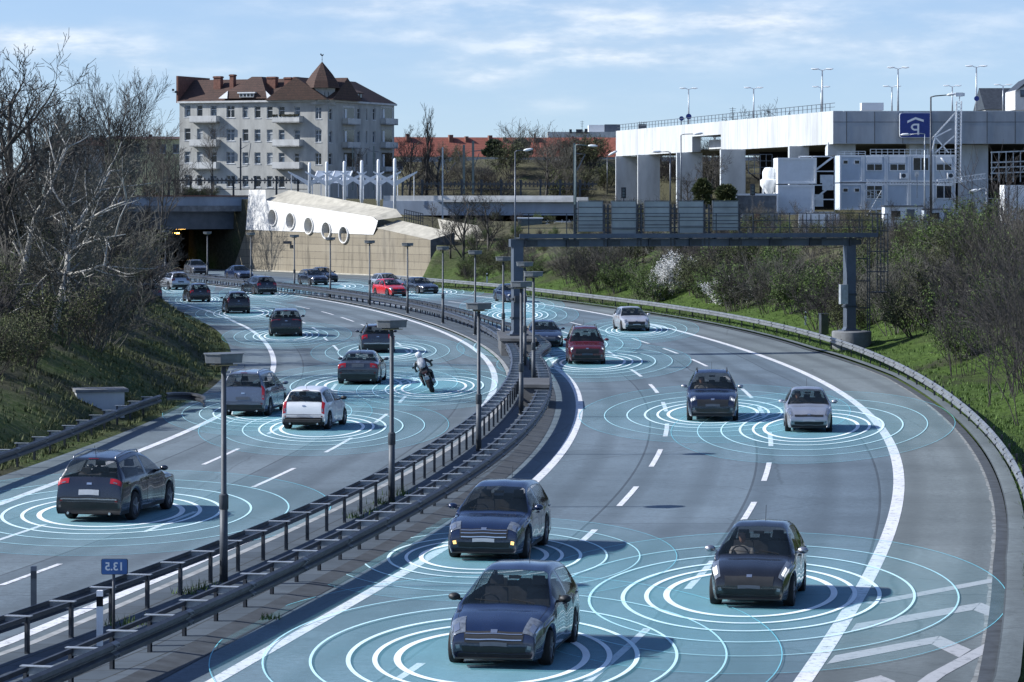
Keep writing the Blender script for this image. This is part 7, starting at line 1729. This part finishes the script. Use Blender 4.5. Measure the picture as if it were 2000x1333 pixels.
# ================================================================ CAMERA, SKY, SUN
cam=bpy.data.cameras.new('camera'); co=bpy.data.objects.new('camera',cam); C.objects.link(co); bpy.context.scene.camera=co
cam.sensor_width=36; cam.lens=108; cam.clip_end=20000; cam.clip_start=.5
co.location=(0,0,HC); co.rotation_euler=(math.radians(90),0,0); cam.shift_y=-(666.5-HY)/2000.0
EL=math.radians(34); SV=Vector((-.998,-.02,0)).normalized()
sd=Vector((SV.x*math.cos(EL),SV.y*math.cos(EL),math.sin(EL)))
sl=bpy.data.lights.new('sun','SUN'); so=bpy.data.objects.new('sun',sl); C.objects.link(so); sl.energy=5.0; sl.angle=math.radians(.5); sl.color=(1,.993,.975)
so.rotation_euler=(-sd).to_track_quat('-Z','Y').to_euler()
w=bpy.data.worlds.new('World'); bpy.context.scene.world=w; w.use_nodes=True; N=w.node_tree.nodes; Lk=w.node_tree.links
bg=N['Background']; bg.inputs['Strength'].default_value=.10
sky=N.new('ShaderNodeTexSky'); sky.sky_type='NISHITA'; sky.sun_disc=False; sky.sun_elevation=EL; sky.sun_rotation=math.atan2(SV.x,SV.y); sky.air_density=1.0; sky.dust_density=.4; sky.ozone_density=2.2
tc=N.new('ShaderNodeTexCoord'); ad=N.new('ShaderNodeVectorMath'); ad.operation='ADD'; ad.inputs[1].default_value=(0,0,.055); Lk.new(tc.outputs['Generated'],ad.inputs[0])
nm=N.new('ShaderNodeVectorMath'); nm.operation='NORMALIZE'; Lk.new(ad.outputs[0],nm.inputs[0]); Lk.new(nm.outputs[0],sky.inputs['Vector'])
sx=N.new('ShaderNodeSeparateXYZ'); Lk.new(tc.outputs['Generated'],sx.inputs[0])
def mth(op,a,b=None):
    n=N.new('ShaderNodeMath'); n.operation=op
    for i,v in enumerate((a,b)):
        if v is None: continue
        if hasattr(v,'is_linked'): Lk.new(v,n.inputs[i])
        else: n.inputs[i].default_value=v
    return n.outputs[0]
X=mth('DIVIDE',sx.outputs['X'],mth('MAXIMUM',mth('ABSOLUTE',sx.outputs['Y']),.05)); Z=mth('DIVIDE',sx.outputs['Z'],mth('MAXIMUM',mth('ABSOLUTE',sx.outputs['Y']),.05))
cv=N.new('ShaderNodeCombineXYZ'); Lk.new(mth('MULTIPLY',X,26),cv.inputs[0]); Lk.new(mth('MULTIPLY',Z,95),cv.inputs[1])
fb=noise(N,Lk,cv.outputs[0],1.0,7,.58)
tot=None
for px,py,rx,ry,k in ((150,88,190,34,1.0),(250,112,80,20,.6),(40,72,120,22,.8),(1250,45,420,52,.95),(1060,102,200,26,.8),(1500,30,150,30,.7),(760,12,220,20,.8),(945,150,90,22,.75),(1200,118,240,20,.5),(1700,100,340,50,.35),(400,140,110,20,.55),(1120,205,120,20,.35),(1950,40,140,40,.3),(800,70,240,16,.4)):
    dx=mth('DIVIDE',mth('SUBTRACT',X,(px-CX)/F),rx/F); dz=mth('DIVIDE',mth('SUBTRACT',Z,(HY-py)/F),ry/F)
    g=mth('MULTIPLY',mth('EXPONENT',mth('MULTIPLY',mth('ADD',mth('MULTIPLY',dx,dx),mth('MULTIPLY',dz,dz)),-1.0)),k)
    tot=g if tot is None else mth('ADD',tot,g)
cl=mapr(N,Lk,mth('MULTIPLY',mth('ADD',fb,-.28),mth('ADD',tot,.10)),.02,.42,0,.6)
cl=mth('MULTIPLY',cl,mapr(N,Lk,sx.outputs['Z'],0,.004,0,1))
cv2=N.new('ShaderNodeVectorMath'); cv2.operation='ADD'; cv2.inputs[1].default_value=(.22,-.35,0); Lk.new(cv.outputs[0],cv2.inputs[0])
fb2=noise(N,Lk,cv2.outputs[0],1.0,7,.58)
shade=mapr(N,Lk,mth('SUBTRACT',fb,fb2),-.10,.12,0,1)
ccol=mixc(N,Lk,shade,(5.2,5.9,6.9),(8.6,8.7,8.8))
skyc=mixc(N,Lk,1.0,sky.outputs[0],SKYTINT,'MULTIPLY')
out=mixc(N,Lk,cl,skyc,ccol); Lk.new(out,bg.inputs['Color'])
sc=bpy.context.scene; sc.view_settings.view_transform='Standard'; sc.view_settings.look='None'; sc.view_settings.exposure=EXPO; sc.view_settings.gamma=1.0
sc.cycles.max_bounces=6; sc.cycles.transparent_max_bounces=24
try: sc.cycles.use_denoising=True
except Exception: pass
